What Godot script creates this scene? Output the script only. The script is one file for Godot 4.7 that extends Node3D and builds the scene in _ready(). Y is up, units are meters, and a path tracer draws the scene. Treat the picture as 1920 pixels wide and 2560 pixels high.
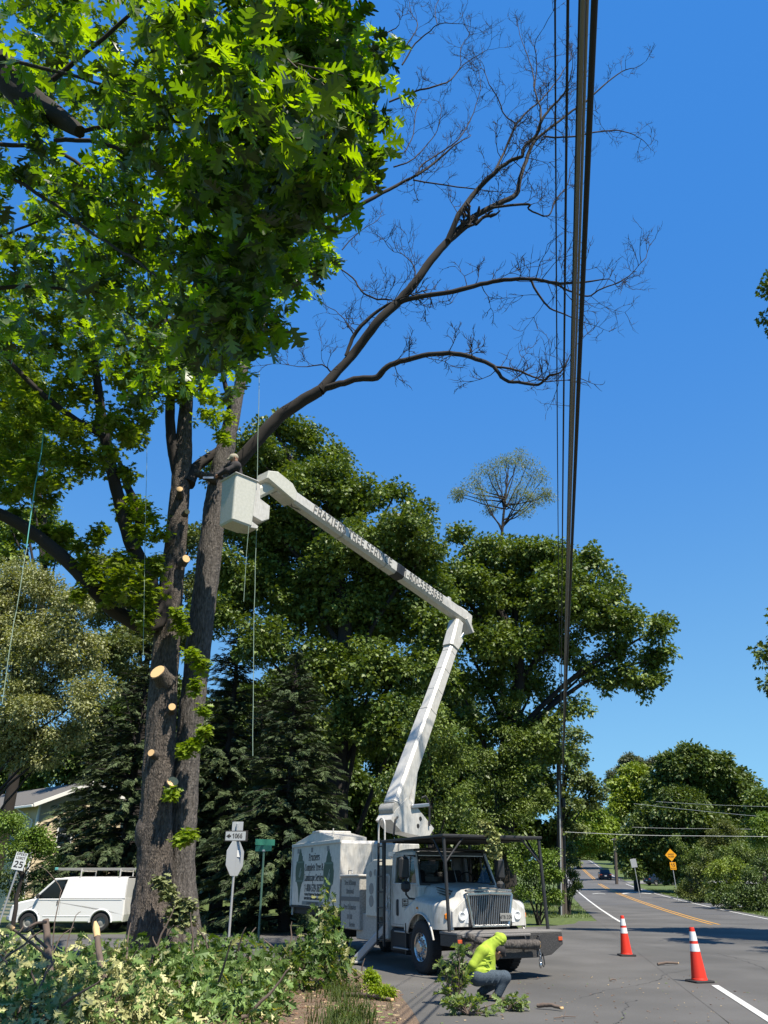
extends Node3D
# A street corner: a bucket truck taking down a dead tree beside a leafy oak, brush in the foreground, a road running off to the right.
const EYE := Vector3(0, 1.75, 0)
const PITCH := 25.688
const FOCAL := 1923.0
const SUN := Vector3(0.35, 1.0, 0.45)
const ROAD := Vector3(0.187, 0, -0.982)
const SIDE := Vector3(0.982, 0, 0.187)
var rng := RandomNumberGenerator.new()
var M := {}
var G := {}
var taken := {}

# ---------------------------------------------------------------- mesh building
class Mb:
	var v := PackedVector3Array()
	var n := PackedVector3Array()
	var uv := PackedVector2Array()
	var c := PackedColorArray()
	var ix := PackedInt32Array()
	var xf := Transform3D()
	var col := Color(1, 1, 1)
	var tint := false
	func vert(p: Vector3, nn: Vector3, t := Vector2.ZERO) -> int:
		v.append(xf * p)
		n.append((xf.basis * nn).normalized())
		uv.append(t)
		if tint:
			c.append(col)
		return v.size() - 1
	func face(a: int, b: int, d: int) -> void:   # winding follows the normals
		if (v[b] - v[a]).cross(v[d] - v[a]).dot(n[a] + n[b] + n[d]) > 0.0:
			ix.append_array([a, d, b])
		else:
			ix.append_array([a, b, d])
	func tri(a: Vector3, b: Vector3, d: Vector3) -> void:   # anticlockwise from outside
		var nn := (b - a).cross(d - a).normalized()
		face(vert(a, nn), vert(b, nn), vert(d, nn))
	func quad(a: Vector3, b: Vector3, d: Vector3, e: Vector3) -> void:
		var nn := (d - a).cross(e - b).normalized()
		var i := vert(a, nn, Vector2(0, 1))
		var j := vert(b, nn, Vector2(1, 1))
		var k := vert(d, nn, Vector2(1, 0))
		var l := vert(e, nn, Vector2(0, 0))
		face(i, j, k)
		face(i, k, l)
	func box(o: Vector3, s: Vector3, bev := 0.0, bas := Basis()) -> void:
		var keep := xf
		xf = xf * Transform3D(bas, o)
		var h := s * 0.5
		if bev <= 0.0:
			hexa([Vector3(-h.x, -h.y, -h.z), Vector3(h.x, -h.y, -h.z), Vector3(h.x, h.y, -h.z), Vector3(-h.x, h.y, -h.z), Vector3(-h.x, -h.y, h.z), Vector3(h.x, -h.y, h.z), Vector3(h.x, h.y, h.z), Vector3(-h.x, h.y, h.z)])
		else:
			var b: float = minf(bev, minf(h.x, minf(h.y, h.z)) * 0.9)
			var i := h - Vector3(b, b, b)
			for sg in [1.0, -1.0]:
				oq(Vector3(sg, 0, 0), [Vector3(sg * h.x, -i.y, -i.z), Vector3(sg * h.x, i.y, -i.z), Vector3(sg * h.x, i.y, i.z), Vector3(sg * h.x, -i.y, i.z)])
				oq(Vector3(0, sg, 0), [Vector3(-i.x, sg * h.y, -i.z), Vector3(i.x, sg * h.y, -i.z), Vector3(i.x, sg * h.y, i.z), Vector3(-i.x, sg * h.y, i.z)])
				oq(Vector3(0, 0, sg), [Vector3(-i.x, -i.y, sg * h.z), Vector3(i.x, -i.y, sg * h.z), Vector3(i.x, i.y, sg * h.z), Vector3(-i.x, i.y, sg * h.z)])
				for sh in [1.0, -1.0]:
					oq(Vector3(sg, sh, 0), [Vector3(sg * h.x, sh * i.y, -i.z), Vector3(sg * i.x, sh * h.y, -i.z), Vector3(sg * i.x, sh * h.y, i.z), Vector3(sg * h.x, sh * i.y, i.z)])
					oq(Vector3(sg, 0, sh), [Vector3(sg * h.x, -i.y, sh * i.z), Vector3(sg * i.x, -i.y, sh * h.z), Vector3(sg * i.x, i.y, sh * h.z), Vector3(sg * h.x, i.y, sh * i.z)])
					oq(Vector3(0, sg, sh), [Vector3(-i.x, sg * h.y, sh * i.z), Vector3(-i.x, sg * i.y, sh * h.z), Vector3(i.x, sg * i.y, sh * h.z), Vector3(i.x, sg * h.y, sh * i.z)])
					for sk in [1.0, -1.0]:
						var nn := Vector3(sg, sh, sk).normalized()
						face(vert(Vector3(sg * h.x, sh * i.y, sk * i.z), nn), vert(Vector3(sg * i.x, sh * h.y, sk * i.z), nn), vert(Vector3(sg * i.x, sh * i.y, sk * h.z), nn))
		xf = keep
	func oq(nn: Vector3, p: Array) -> void:
		nn = nn.normalized()
		var a := vert(p[0], nn, Vector2(0, 1))
		var b := vert(p[1], nn, Vector2(1, 1))
		var d := vert(p[2], nn, Vector2(1, 0))
		var e := vert(p[3], nn, Vector2(0, 0))
		face(a, b, d)
		face(a, d, e)
	func hexa(p: Array) -> void:   # eight corners: back four, then front four
		quad(p[0], p[3], p[2], p[1])
		quad(p[4], p[5], p[6], p[7])
		quad(p[0], p[4], p[7], p[3])
		quad(p[1], p[2], p[6], p[5])
		quad(p[3], p[7], p[6], p[2])
		quad(p[0], p[1], p[5], p[4])
	func bar(a: Vector3, b: Vector3, w: float, h: float, bev := 0.0) -> void:
		var d := (b - a).normalized()
		var up := Vector3.UP if absf(d.y) < 0.95 else Vector3.RIGHT
		var s := d.cross(up).normalized()
		var u := s.cross(d)
		box((a + b) * 0.5, Vector3(w, h, a.distance_to(b)), bev, Basis(s, u, -d))
	func tube(path: Array, radii: Array, sides := 8, caps := true, rough := 0.0, seed_ := 0, grain := 1.0) -> void:
		var m := path.size()
		var nz: FastNoiseLite
		if rough > 0.0:
			nz = FastNoiseLite.new()
			nz.seed = seed_
			nz.frequency = 1.0
			nz.fractal_octaves = 3
		var t0: Vector3 = (path[1] - path[0]).normalized()
		var s: Vector3 = t0.cross(Vector3.UP if absf(t0.y) < 0.9 else Vector3.RIGHT).normalized()
		var first := v.size()
		var long := 0.0
		for i in m:
			var t: Vector3 = (path[mini(i + 1, m - 1)] - path[maxi(i - 1, 0)]).normalized()
			s = (s - t * s.dot(t)).normalized()
			var w := t.cross(s)
			if i:
				long += path[i].distance_to(path[i - 1])
			var r: float = radii[i] if i < radii.size() else radii[-1]
			for k in sides + 1:
				var a := TAU * (k % sides) / sides
				var nn := s * cos(a) + w * sin(a)
				var q := r
				if nz:
					var e: float = absf(nz.get_noise_3d(cos(a) * 3.2 * grain, sin(a) * 3.2 * grain, long * 2.4))
					q = r * (1.0 + rough * (0.7 - 3.0 * e)) + rough * r * 0.9 * nz.get_noise_3d(cos(a) * 0.7, sin(a) * 0.7, long * 0.8 + 50.0)
				vert(path[i] + nn * q, nn, Vector2(float(k) / sides, long))
		for i in m - 1:
			for k in sides:
				var a0 := first + i * (sides + 1) + k
				face(a0, a0 + 1, a0 + sides + 2)
				face(a0, a0 + sides + 2, a0 + sides + 1)
		if rough > 0.0:
			smooth(first, m, sides)
		if caps:
			for e in [0, m - 1]:
				var t: Vector3 = (path[0] - path[1]).normalized() if e == 0 else (path[m - 1] - path[m - 2]).normalized()
				var o := vert(path[e], t)
				var ring := []
				for k in sides:
					var p: Vector3 = xf.affine_inverse() * v[first + e * (sides + 1) + k]
					ring.append(vert(p, t))
				for k in sides:
					face(o, ring[k], ring[(k + 1) % sides])
	func smooth(first: int, m: int, sides: int) -> void:
		var w := sides + 1
		for i in m:
			for k in w:
				var a := v[first + i * w + (k + 1) % sides] - v[first + i * w + (k + sides - 1) % sides]
				var b := v[first + mini(i + 1, m - 1) * w + k % sides] - v[first + maxi(i - 1, 0) * w + k % sides]
				var nn := a.cross(b)
				if nn.dot(n[first + i * w + k]) < 0.0:
					nn = -nn
				if nn.length_squared() > 1e-12:
					n[first + i * w + k] = nn.normalized()
	func lathe(prof: Array, sides := 16, arc := TAU) -> void:   # Vector2(radius, height) from bottom to top, outside on the right
		for i in prof.size() - 1:
			var a: Vector2 = prof[i]
			var b: Vector2 = prof[i + 1]
			if a.distance_to(b) < 1e-5:
				continue
			var d := (b - a).normalized()
			var first := v.size()
			for k in sides + 1:
				var g := arc * k / sides
				var nn := Vector3(cos(g) * d.y, -d.x, sin(g) * d.y)
				vert(Vector3(cos(g) * a.x, a.y, sin(g) * a.x), nn, Vector2(float(k) / sides, 0))
				vert(Vector3(cos(g) * b.x, b.y, sin(g) * b.x), nn, Vector2(float(k) / sides, 1))
			for k in sides:
				var q := first + k * 2
				face(q, q + 2, q + 3)
				face(q, q + 3, q + 1)
	func prism(poly: PackedVector2Array, z0: float, z1: float, shrink0 := 0.0, shrink1 := 0.0) -> void:   # a drawn outline given thickness from z0 to z1
		if Geometry2D.is_polygon_clockwise(poly):
			poly.reverse()
		var tris := Geometry2D.triangulate_polygon(poly)
		var m := poly.size()
		var rings := [inset(poly, shrink0), inset(poly, shrink1)]
		for e in 2:
			var nn := Vector3(0, 0, -1 if e == 0 else 1)
			var at := []
			for p in rings[e]:
				at.append(vert(Vector3(p.x, p.y, z0 if e == 0 else z1), nn, p))
			for k in range(0, tris.size(), 3):
				face(at[tris[k]], at[tris[k + 1]], at[tris[k + 2]])
		for k in m:
			var a: Vector2 = rings[0][k]
			var b: Vector2 = rings[0][(k + 1) % m]
			var d: Vector2 = rings[1][(k + 1) % m]
			var e: Vector2 = rings[1][k]
			quad(Vector3(a.x, a.y, z0), Vector3(b.x, b.y, z0), Vector3(d.x, d.y, z1), Vector3(e.x, e.y, z1))
	func bevelled(poly: PackedVector2Array, z0: float, z1: float, b: float) -> void:
		prism(poly, z0 + b, z1 - b)
		prism(poly, z1 - b, z1, 0.0, b)
		prism(poly, z0, z0 + b, b, 0.0)
	func inset(poly: PackedVector2Array, by: float) -> Array:
		var out := []
		var m := poly.size()
		for k in m:
			var a := (poly[k] - poly[(k + m - 1) % m]).normalized()
			var b := (poly[(k + 1) % m] - poly[k]).normalized()
			var nn := (Vector2(-a.y, a.x) + Vector2(-b.y, b.x)).normalized()
			out.append(poly[k] + nn * by)
		return out
	func grid(rows: Array, out_hint: Vector3) -> void:   # smooth sheet through rows of points; out_hint is a point inside
		var first := v.size()
		var m: int = rows.size()
		var w: int = rows[0].size()
		for i in m:
			for k in w:
				var a: Vector3 = rows[i][mini(k + 1, w - 1)] - rows[i][maxi(k - 1, 0)]
				var b: Vector3 = rows[mini(i + 1, m - 1)][k] - rows[maxi(i - 1, 0)][k]
				var nn := a.cross(b).normalized()
				if nn.dot(rows[i][k] - out_hint) < 0.0:
					nn = -nn
				vert(rows[i][k], nn, Vector2(float(k) / (w - 1), float(i) / (m - 1)))
		for i in m - 1:
			for k in w - 1:
				var q := first + i * w + k
				face(q, q + 1, q + w + 1)
				face(q, q + w + 1, q + w)
	func ball(o: Vector3, r: Vector3, rings := 8, sides := 12) -> void:
		var rows := []
		for i in rings + 1:
			var row := []
			var la := -PI / 2 + PI * i / rings
			for k in sides + 1:
				var g := TAU * k / sides
				row.append(o + Vector3(cos(la) * cos(g), sin(la), cos(la) * sin(g)) * r)
			rows.append(row)
		grid(rows, o)
	func mesh() -> ArrayMesh:
		var out := ArrayMesh.new()
		var a := []
		a.resize(Mesh.ARRAY_MAX)
		a[Mesh.ARRAY_VERTEX] = v
		a[Mesh.ARRAY_NORMAL] = n
		a[Mesh.ARRAY_TEX_UV] = uv
		if tint:
			a[Mesh.ARRAY_COLOR] = c
		a[Mesh.ARRAY_INDEX] = ix
		out.add_surface_from_arrays(Mesh.PRIMITIVE_TRIANGLES, a)
		return out

# A distance field joined from tapered capsules and meshed as surface nets, for bodies and clothes.
class Flesh:
	var cell: float
	var lo: Vector3
	var nx: int
	var ny: int
	var nz: int
	var d := PackedFloat32Array()
	func _init(a: Vector3, b: Vector3, size: float) -> void:
		cell = size
		lo = a
		nx = int((b.x - a.x) / size) + 2
		ny = int((b.y - a.y) / size) + 2
		nz = int((b.z - a.z) / size) + 2
		d.resize(nx * ny * nz)
		d.fill(9.0)
	func bone(a: Vector3, b: Vector3, ra: float, rb: float, k := 0.03) -> void:
		var g := maxf(ra, rb) + k + cell * 2.0
		var p0 := (a.min(b) - Vector3(g, g, g) - lo) / cell
		var p1 := (a.max(b) + Vector3(g, g, g) - lo) / cell
		var ab := b - a
		var l2 := maxf(ab.length_squared(), 1e-8)
		for z in range(maxi(0, int(p0.z)), mini(nz, int(p1.z) + 1)):
			for y in range(maxi(0, int(p0.y)), mini(ny, int(p1.y) + 1)):
				for x in range(maxi(0, int(p0.x)), mini(nx, int(p1.x) + 1)):
					var p := lo + Vector3(x, y, z) * cell
					var t := clampf((p - a).dot(ab) / l2, 0.0, 1.0)
					var e := p.distance_to(a + ab * t) - lerpf(ra, rb, t)
					var i := (z * ny + y) * nx + x
					var o := d[i]
					var h := maxf(k - absf(o - e), 0.0) / k
					d[i] = minf(o, e) - h * h * k * 0.25
	func into(mb: Mb) -> void:
		var at := {}
		for z in nz - 1:
			for y in ny - 1:
				for x in nx - 1:
					var i := (z * ny + y) * nx + x
					var c0 := d[i] < 0.0
					var mixed := false
					for o in [1, nx, nx + 1, nx * ny, nx * ny + 1, nx * ny + nx, nx * ny + nx + 1]:
						if (d[i + o] < 0.0) != c0:
							mixed = true
							break
					if not mixed:
						continue
					var sum := Vector3.ZERO
					var cnt := 0
					for e in [[0, 1, 0], [2, 3, 0], [4, 5, 0], [6, 7, 0], [0, 2, 1], [1, 3, 1], [4, 6, 1], [5, 7, 1], [0, 4, 2], [1, 5, 2], [2, 6, 2], [3, 7, 2]]:
						var a: int = e[0]
						var b: int = e[1]
						var da := d[i + (a & 1) + ((a >> 1) & 1) * nx + (a >> 2) * nx * ny]
						var db := d[i + (b & 1) + ((b >> 1) & 1) * nx + (b >> 2) * nx * ny]
						if (da < 0.0) != (db < 0.0):
							var q := Vector3(a & 1, (a >> 1) & 1, a >> 2)
							q[e[2]] += da / (da - db)
							sum += q
							cnt += 1
					var gr := Vector3(d[i + 1] - d[i], d[i + nx] - d[i], d[i + nx * ny] - d[i]) + Vector3(d[i + 1 + nx + nx * ny] - d[i + nx + nx * ny], d[i + 1 + nx + nx * ny] - d[i + 1 + nx * ny], d[i + 1 + nx + nx * ny] - d[i + 1 + nx])
					at[i] = mb.vert(lo + (Vector3(x, y, z) + sum / cnt) * cell, gr.normalized() if gr.length() > 1e-9 else Vector3.UP)
		for i in at.keys():
			for ax in [[1, nx, nx * ny], [nx, nx * ny, 1], [nx * ny, 1, nx]]:
				if i + ax[0] < d.size() and (d[i] < 0.0) != (d[i + ax[0]] < 0.0):
					var a = at.get(i)
					var b = at.get(i - ax[1])
					var e = at.get(i - ax[1] - ax[2])
					var f = at.get(i - ax[2])
					if a != null and b != null and e != null and f != null:
						mb.face(a, b, e)
						mb.face(a, e, f)

# ---------------------------------------------------------------- naming and placing
func numbered(called: String) -> String:
	taken[called] = taken.get(called, 0) + 1
	return called if taken[called] == 1 else "%s_%03d" % [called, taken[called] - 1]

func tag(o: Node, label: String, category: String, group := "", kind := "") -> void:
	o.set_meta("label", label)
	o.set_meta("category", category)
	if group:
		o.set_meta("group", group)
	if kind:
		o.set_meta("kind", kind)

func thing(called: String, label: String, category: String, where := Vector3.ZERO, group := "") -> Node3D:
	var o := Node3D.new()
	o.name = numbered(called)
	add_child(o, true)
	o.position = where
	tag(o, label, category, group)
	return o

func put(called: String, m: Mesh, material: Material, parent: Node = self, kind := "") -> MeshInstance3D:
	var o := MeshInstance3D.new()
	o.mesh = m
	o.material_override = material
	if parent == self:
		o.name = numbered(called)
	else:
		var k := 0
		var nm := called
		while parent.has_node(nm):
			k += 1
			nm = "%s_%03d" % [called, k]
		o.name = nm
	parent.add_child(o, true)
	if kind:
		o.set_meta("kind", kind)
	return o

func part(called: String, mb: Mb, material: Material, parent: Node, kind := "") -> MeshInstance3D:
	return put(called, mb.mesh(), material, parent, kind)

func many(called: String, m: Mesh, material: Material, spots: Array, tints: Array, parent: Node = self) -> MultiMeshInstance3D:
	var mm := MultiMesh.new()
	mm.transform_format = MultiMesh.TRANSFORM_3D
	mm.use_colors = true
	mm.mesh = m
	mm.instance_count = spots.size()
	for i in spots.size():
		mm.set_instance_transform(i, spots[i])
		mm.set_instance_color(i, tints[i % tints.size()])
	var o := MultiMeshInstance3D.new()
	o.multimesh = mm
	o.material_override = material
	var k := 0
	var nm := called
	while parent.has_node(nm):
		k += 1
		nm = "%s_%03d" % [called, k]
	o.name = numbered(called) if parent == self else nm
	parent.add_child(o, true)
	o.set_meta("kind", "stuff")
	return o

func words(text: String, size: float, material: Material, parent: Node, xf: Transform3D, serif := false, bold := true, wide := 1.0) -> void:
	var t := TextMesh.new()
	var f := SystemFont.new()
	f.font_names = PackedStringArray(["Droid Serif" if serif else "Droid Sans"])
	f.font_weight = 700 if bold else 400
	t.font = f
	t.text = text
	t.font_size = 32
	t.pixel_size = size / 32.0
	t.depth = 0.006
	t.curve_step = 2.0
	var o := put("lettering", t, material, parent)
	o.transform = xf * Transform3D(Basis.from_scale(Vector3(wide, 1, 1)), Vector3.ZERO)

func ray(u: float, v: float) -> Vector3:
	var s := sin(deg_to_rad(PITCH))
	var c := cos(deg_to_rad(PITCH))
	var y := -(v - 1280.0) / FOCAL
	return Vector3((u - 960.0) / FOCAL, s + y * c, -c + y * s)

func at(u: float, v: float, z: float) -> Vector3:   # the point of a sight line that lies z metres along
	var d := ray(u, v)
	return EYE + d * (z / d.z)

func span(px: float, u: float, v: float, z: float) -> float:   # how long that many pixels are there
	return px / FOCAL * (z / ray(u, v).z)

func R(a: float, b: float) -> float:
	return rng.randf_range(a, b)

func any_turn() -> Basis:
	return Basis(Quaternion(Vector3(R(-1, 1), R(-1, 1), R(-1, 1)).normalized(), R(0, TAU)))

func sphere_dir() -> Vector3:
	var y := R(-1, 1)
	var a := R(0, TAU)
	var r := sqrt(1.0 - y * y)
	return Vector3(r * cos(a), y, r * sin(a))

# ---------------------------------------------------------------- materials
func lin(r: float, g: float, b: float) -> Color:
	return Color(r, g, b).linear_to_srgb()

func noise(seed_: int, freq: float, c0: Color, c1: Color, kind := FastNoiseLite.TYPE_SIMPLEX_SMOOTH, oct := 4, size := 512, mid := 0.5) -> NoiseTexture2D:
	var f := FastNoiseLite.new()
	f.seed = seed_
	f.frequency = freq
	f.noise_type = kind
	f.fractal_octaves = oct
	var t := NoiseTexture2D.new()
	t.width = size
	t.height = size
	t.seamless = true
	t.noise = f
	var g := Gradient.new()
	g.set_color(0, c0)
	g.set_color(1, c1)
	g.add_point(mid, c0.lerp(c1, 0.5))
	t.color_ramp = g
	return t

func flat(c: Color, rough := 0.6, metal := 0.0) -> StandardMaterial3D:
	var m := StandardMaterial3D.new()
	m.albedo_color = c
	m.roughness = rough
	m.metallic = metal
	return m

func tri(t: Texture2D, rough: float, scale_: Vector3, bump: Texture2D = null, cm := 1.0, world := false) -> StandardMaterial3D:
	var m := StandardMaterial3D.new()
	m.albedo_texture = t
	m.roughness = rough
	m.uv1_triplanar = true
	m.uv1_world_triplanar = world
	m.uv1_scale = scale_
	if bump:
		m.heightmap_enabled = true
		m.heightmap_texture = bump
		m.heightmap_scale = cm
	return m

func sunleaf(r: float, g: float, b: float, br: float, bg: float, bb: float) -> StandardMaterial3D:   # a large leaf: what it reflects, and what shines through
	var m := flat(lin(r, g, b), 0.42)
	m.backlight_enabled = true
	m.backlight = Color(br, bg, bb)
	m.cull_mode = BaseMaterial3D.CULL_DISABLED
	return m

func leafy(back: Color, rough := 0.45) -> StandardMaterial3D:
	var m := StandardMaterial3D.new()
	m.vertex_color_use_as_albedo = true
	m.roughness = rough
	m.backlight_enabled = true
	m.backlight = back
	m.cull_mode = BaseMaterial3D.CULL_DISABLED
	return m

func materials() -> void:
	var bump := noise(11, 0.05, Color.BLACK, Color.WHITE, FastNoiseLite.TYPE_SIMPLEX, 5)
	var asphalt := noise(1, 0.5, lin(0.09, 0.086, 0.081), lin(0.152, 0.146, 0.138), FastNoiseLite.TYPE_SIMPLEX, 4)
	M.asphalt = tri(asphalt, 0.9, Vector3(0.45, 0.45, 0.45), noise(2, 0.4, Color.BLACK, Color.WHITE, FastNoiseLite.TYPE_SIMPLEX, 3), 0.6, true)
	M.asphalt.detail_enabled = true
	M.asphalt.detail_albedo = noise(3, 0.006, lin(0.56, 0.56, 0.55), lin(1, 1, 1), FastNoiseLite.TYPE_SIMPLEX, 6)
	M.asphalt.detail_uv_layer = BaseMaterial3D.DETAIL_UV_2
	M.asphalt.uv2_triplanar = true
	M.asphalt.uv2_world_triplanar = true
	M.asphalt.uv2_scale = Vector3(0.07, 0.07, 0.07)
	M.asphalt.detail_blend_mode = BaseMaterial3D.BLEND_MODE_MUL
	M.asphalt_old = tri(noise(4, 0.3, lin(0.155, 0.15, 0.142), lin(0.225, 0.22, 0.21), FastNoiseLite.TYPE_SIMPLEX, 4), 0.92, Vector3(0.5, 0.5, 0.5), null, 1.0, true)
	M.tar_and_shade = tri(noise(5, 0.3, lin(0.068, 0.066, 0.064), lin(0.10, 0.098, 0.095), FastNoiseLite.TYPE_SIMPLEX, 4), 0.85, Vector3(0.6, 0.6, 0.6), null, 1.0, true)  # for road patches, cracks and the painted shadow bars
	M.paint_white = tri(noise(6, 0.12, lin(0.42, 0.42, 0.40), lin(0.68, 0.68, 0.65), FastNoiseLite.TYPE_SIMPLEX, 4), 0.7, Vector3(1, 1, 1), null, 1.0, true)
	M.paint_yellow = tri(noise(7, 0.12, lin(0.40, 0.20, 0.025), lin(0.58, 0.30, 0.04), FastNoiseLite.TYPE_SIMPLEX, 4), 0.7, Vector3(1, 1, 1), null, 1.0, true)
	M.grass = tri(noise(8, 0.05, lin(0.04, 0.066, 0.012), lin(0.11, 0.145, 0.03), FastNoiseLite.TYPE_SIMPLEX, 5), 0.95, Vector3(0.12, 0.12, 0.12), bump, 3.0, true)
	M.soil = tri(noise(9, 0.09, lin(0.10, 0.065, 0.04), lin(0.24, 0.17, 0.115), FastNoiseLite.TYPE_SIMPLEX, 5), 0.95, Vector3(0.6, 0.6, 0.6), bump, 3.0, true)
	var ridges := noise(12, 0.06, Color.WHITE, Color.BLACK, FastNoiseLite.TYPE_CELLULAR, 3)
	M.bark = tri(noise(10, 0.018, lin(0.03, 0.024, 0.02), lin(0.21, 0.175, 0.148), FastNoiseLite.TYPE_SIMPLEX, 6), 0.95, Vector3(2.0, 0.5, 2.0), ridges, 5.0)
	M.bark_grey = tri(noise(13, 0.018, lin(0.035, 0.03, 0.027), lin(0.22, 0.195, 0.175), FastNoiseLite.TYPE_SIMPLEX, 6), 0.95, Vector3(2.2, 0.42, 2.2), ridges, 3.5)
	M.bark_dark = tri(noise(14, 0.06, lin(0.011, 0.009, 0.008), lin(0.045, 0.036, 0.03), FastNoiseLite.TYPE_SIMPLEX, 4), 0.95, Vector3(2, 0.7, 2))
	M.twig = flat(lin(0.028, 0.02, 0.018), 0.9)
	M.stick = tri(noise(15, 0.08, lin(0.07, 0.05, 0.04), lin(0.20, 0.15, 0.12), FastNoiseLite.TYPE_SIMPLEX, 4), 0.95, Vector3(4, 4, 4))
	M.cut = tri(noise(16, 0.05, lin(0.55, 0.33, 0.14), lin(0.78, 0.55, 0.29), FastNoiseLite.TYPE_SIMPLEX, 4), 0.85, Vector3(4, 4, 4))
	M.white = tri(noise(17, 0.02, lin(0.50, 0.485, 0.45), lin(0.66, 0.645, 0.61), FastNoiseLite.TYPE_SIMPLEX_SMOOTH, 5, 512, 0.35), 0.32, Vector3(0.5, 0.5, 0.5))
	M.white.clearcoat_enabled = true
	M.white.clearcoat = 0.4
	for q in [M.white]:      # run-off streaks and road film
		q.detail_enabled = true
		q.detail_uv_layer = BaseMaterial3D.DETAIL_UV_2
		q.uv2_triplanar = true
		q.uv2_scale = Vector3(1.1, 0.16, 1.1)
		q.detail_blend_mode = BaseMaterial3D.BLEND_MODE_MUL
		q.detail_albedo = noise(31, 0.03, lin(0.66, 0.64, 0.60), lin(1, 1, 1), FastNoiseLite.TYPE_SIMPLEX, 5, 512, 0.3)
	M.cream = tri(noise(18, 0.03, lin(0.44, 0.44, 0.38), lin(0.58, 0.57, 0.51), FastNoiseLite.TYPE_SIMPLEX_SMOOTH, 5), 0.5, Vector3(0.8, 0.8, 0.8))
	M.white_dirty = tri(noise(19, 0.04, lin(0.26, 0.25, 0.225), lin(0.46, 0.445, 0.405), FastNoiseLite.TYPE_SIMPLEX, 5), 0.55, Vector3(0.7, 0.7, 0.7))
	M.van = flat(lin(0.72, 0.71, 0.69), 0.3)
	M.van.clearcoat_enabled = true
	M.chrome = flat(lin(0.55, 0.55, 0.55), 0.22, 0.9)
	M.dull_metal = flat(lin(0.42, 0.43, 0.44), 0.45, 0.9)
	M.galv = tri(noise(20, 0.08, lin(0.34, 0.35, 0.36), lin(0.48, 0.49, 0.50), FastNoiseLite.TYPE_SIMPLEX, 4), 0.5, Vector3(2, 2, 2))
	M.galv.metallic = 0.35
	M.black = flat(lin(0.02, 0.02, 0.021), 0.55)
	M.black_worn = tri(noise(21, 0.04, lin(0.02, 0.02, 0.02), lin(0.11, 0.10, 0.095), FastNoiseLite.TYPE_SIMPLEX, 5, 512, 0.7), 0.6, Vector3(1.2, 1.2, 1.2))
	M.deck = tri(noise(22, 0.05, lin(0.10, 0.095, 0.09), lin(0.25, 0.235, 0.22), FastNoiseLite.TYPE_SIMPLEX, 5), 0.7, Vector3(1.5, 1.5, 1.5))
	M.rubber = flat(lin(0.022, 0.022, 0.023), 0.85)
	M.frame = flat(lin(0.016, 0.016, 0.017), 0.7)
	M.glass = flat(Color(0.02, 0.03, 0.03, 0.55), 0.04)
	M.glass.transparency = BaseMaterial3D.TRANSPARENCY_ALPHA
	M.glass_dark = flat(lin(0.012, 0.015, 0.018), 0.06)
	M.lens = flat(lin(0.78, 0.79, 0.78), 0.12)
	M.lens.clearcoat_enabled = true
	M.amber = flat(lin(0.75, 0.22, 0.02), 0.2)
	M.red_lens = flat(lin(0.55, 0.09, 0.03), 0.25)
	M.logo = flat(lin(0.012, 0.065, 0.042), 0.5)
	M.logo_band = flat(lin(0.07, 0.15, 0.12), 0.5)
	M.logo_pale = flat(lin(0.35, 0.42, 0.40), 0.5)
	M.ink = flat(lin(0.025, 0.022, 0.02), 0.6)
	M.ink_faded = flat(lin(0.13, 0.13, 0.125), 0.6)
	M.ink_grey = flat(lin(0.23, 0.23, 0.215), 0.6)
	M.cone = flat(lin(0.72, 0.035, 0.012), 0.45)
	M.reflective = flat(lin(0.74, 0.74, 0.72), 0.4)
	M.shirt = tri(noise(23, 0.03, lin(0.26, 0.37, 0.025), lin(0.40, 0.51, 0.05), FastNoiseLite.TYPE_SIMPLEX_SMOOTH, 4), 0.85, Vector3(1, 1, 1))
	M.jeans = tri(noise(25, 0.05, lin(0.022, 0.034, 0.05), lin(0.085, 0.115, 0.145), FastNoiseLite.TYPE_SIMPLEX, 4), 0.9, Vector3(1.2, 1.2, 1.2))
	M.dark_cloth = flat(lin(0.03, 0.026, 0.028), 0.9)
	M.cap = flat(lin(0.32, 0.29, 0.22), 0.9)
	M.skin = flat(lin(0.33, 0.17, 0.11), 0.6)
	M.boot = flat(lin(0.06, 0.045, 0.035), 0.8)
	M.glove = flat(lin(0.45, 0.46, 0.43), 0.8)
	M.sign_green = flat(lin(0.03, 0.16, 0.11), 0.4)
	M.post_green = flat(lin(0.08, 0.16, 0.12), 0.5)
	M.sign_back = flat(lin(0.50, 0.52, 0.53), 0.45, 0.3)
	M.sign_white = flat(lin(0.62, 0.64, 0.64), 0.4)
	M.sign_yellow = flat(lin(0.80, 0.36, 0.01), 0.4)
	M.siding = flat(lin(0.56, 0.47, 0.31), 0.7)
	M.trim = flat(lin(0.76, 0.75, 0.70), 0.6)
	M.brown_trim = flat(lin(0.13, 0.10, 0.075), 0.7)
	M.roof = tri(noise(27, 0.2, lin(0.085, 0.078, 0.07), lin(0.16, 0.15, 0.135), FastNoiseLite.TYPE_SIMPLEX, 4), 0.9, Vector3(1, 1, 1))
	M.wire = flat(lin(0.008, 0.008, 0.009), 0.7)
	M.wire_grey = tri(noise(28, 0.2, lin(0.10, 0.095, 0.09), lin(0.24, 0.23, 0.22), FastNoiseLite.TYPE_SIMPLEX, 3), 0.6, Vector3(3, 3, 3))
	M.wire_bright = flat(lin(0.40, 0.42, 0.42), 0.5)
	M.rope = flat(lin(0.10, 0.36, 0.34), 0.8)
	M.rope_pale = flat(lin(0.22, 0.30, 0.24), 0.8)
	M.pole = tri(noise(29, 0.06, lin(0.05, 0.04, 0.034), lin(0.13, 0.105, 0.085), FastNoiseLite.TYPE_SIMPLEX, 4), 0.95, Vector3(3, 0.4, 3))
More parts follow.
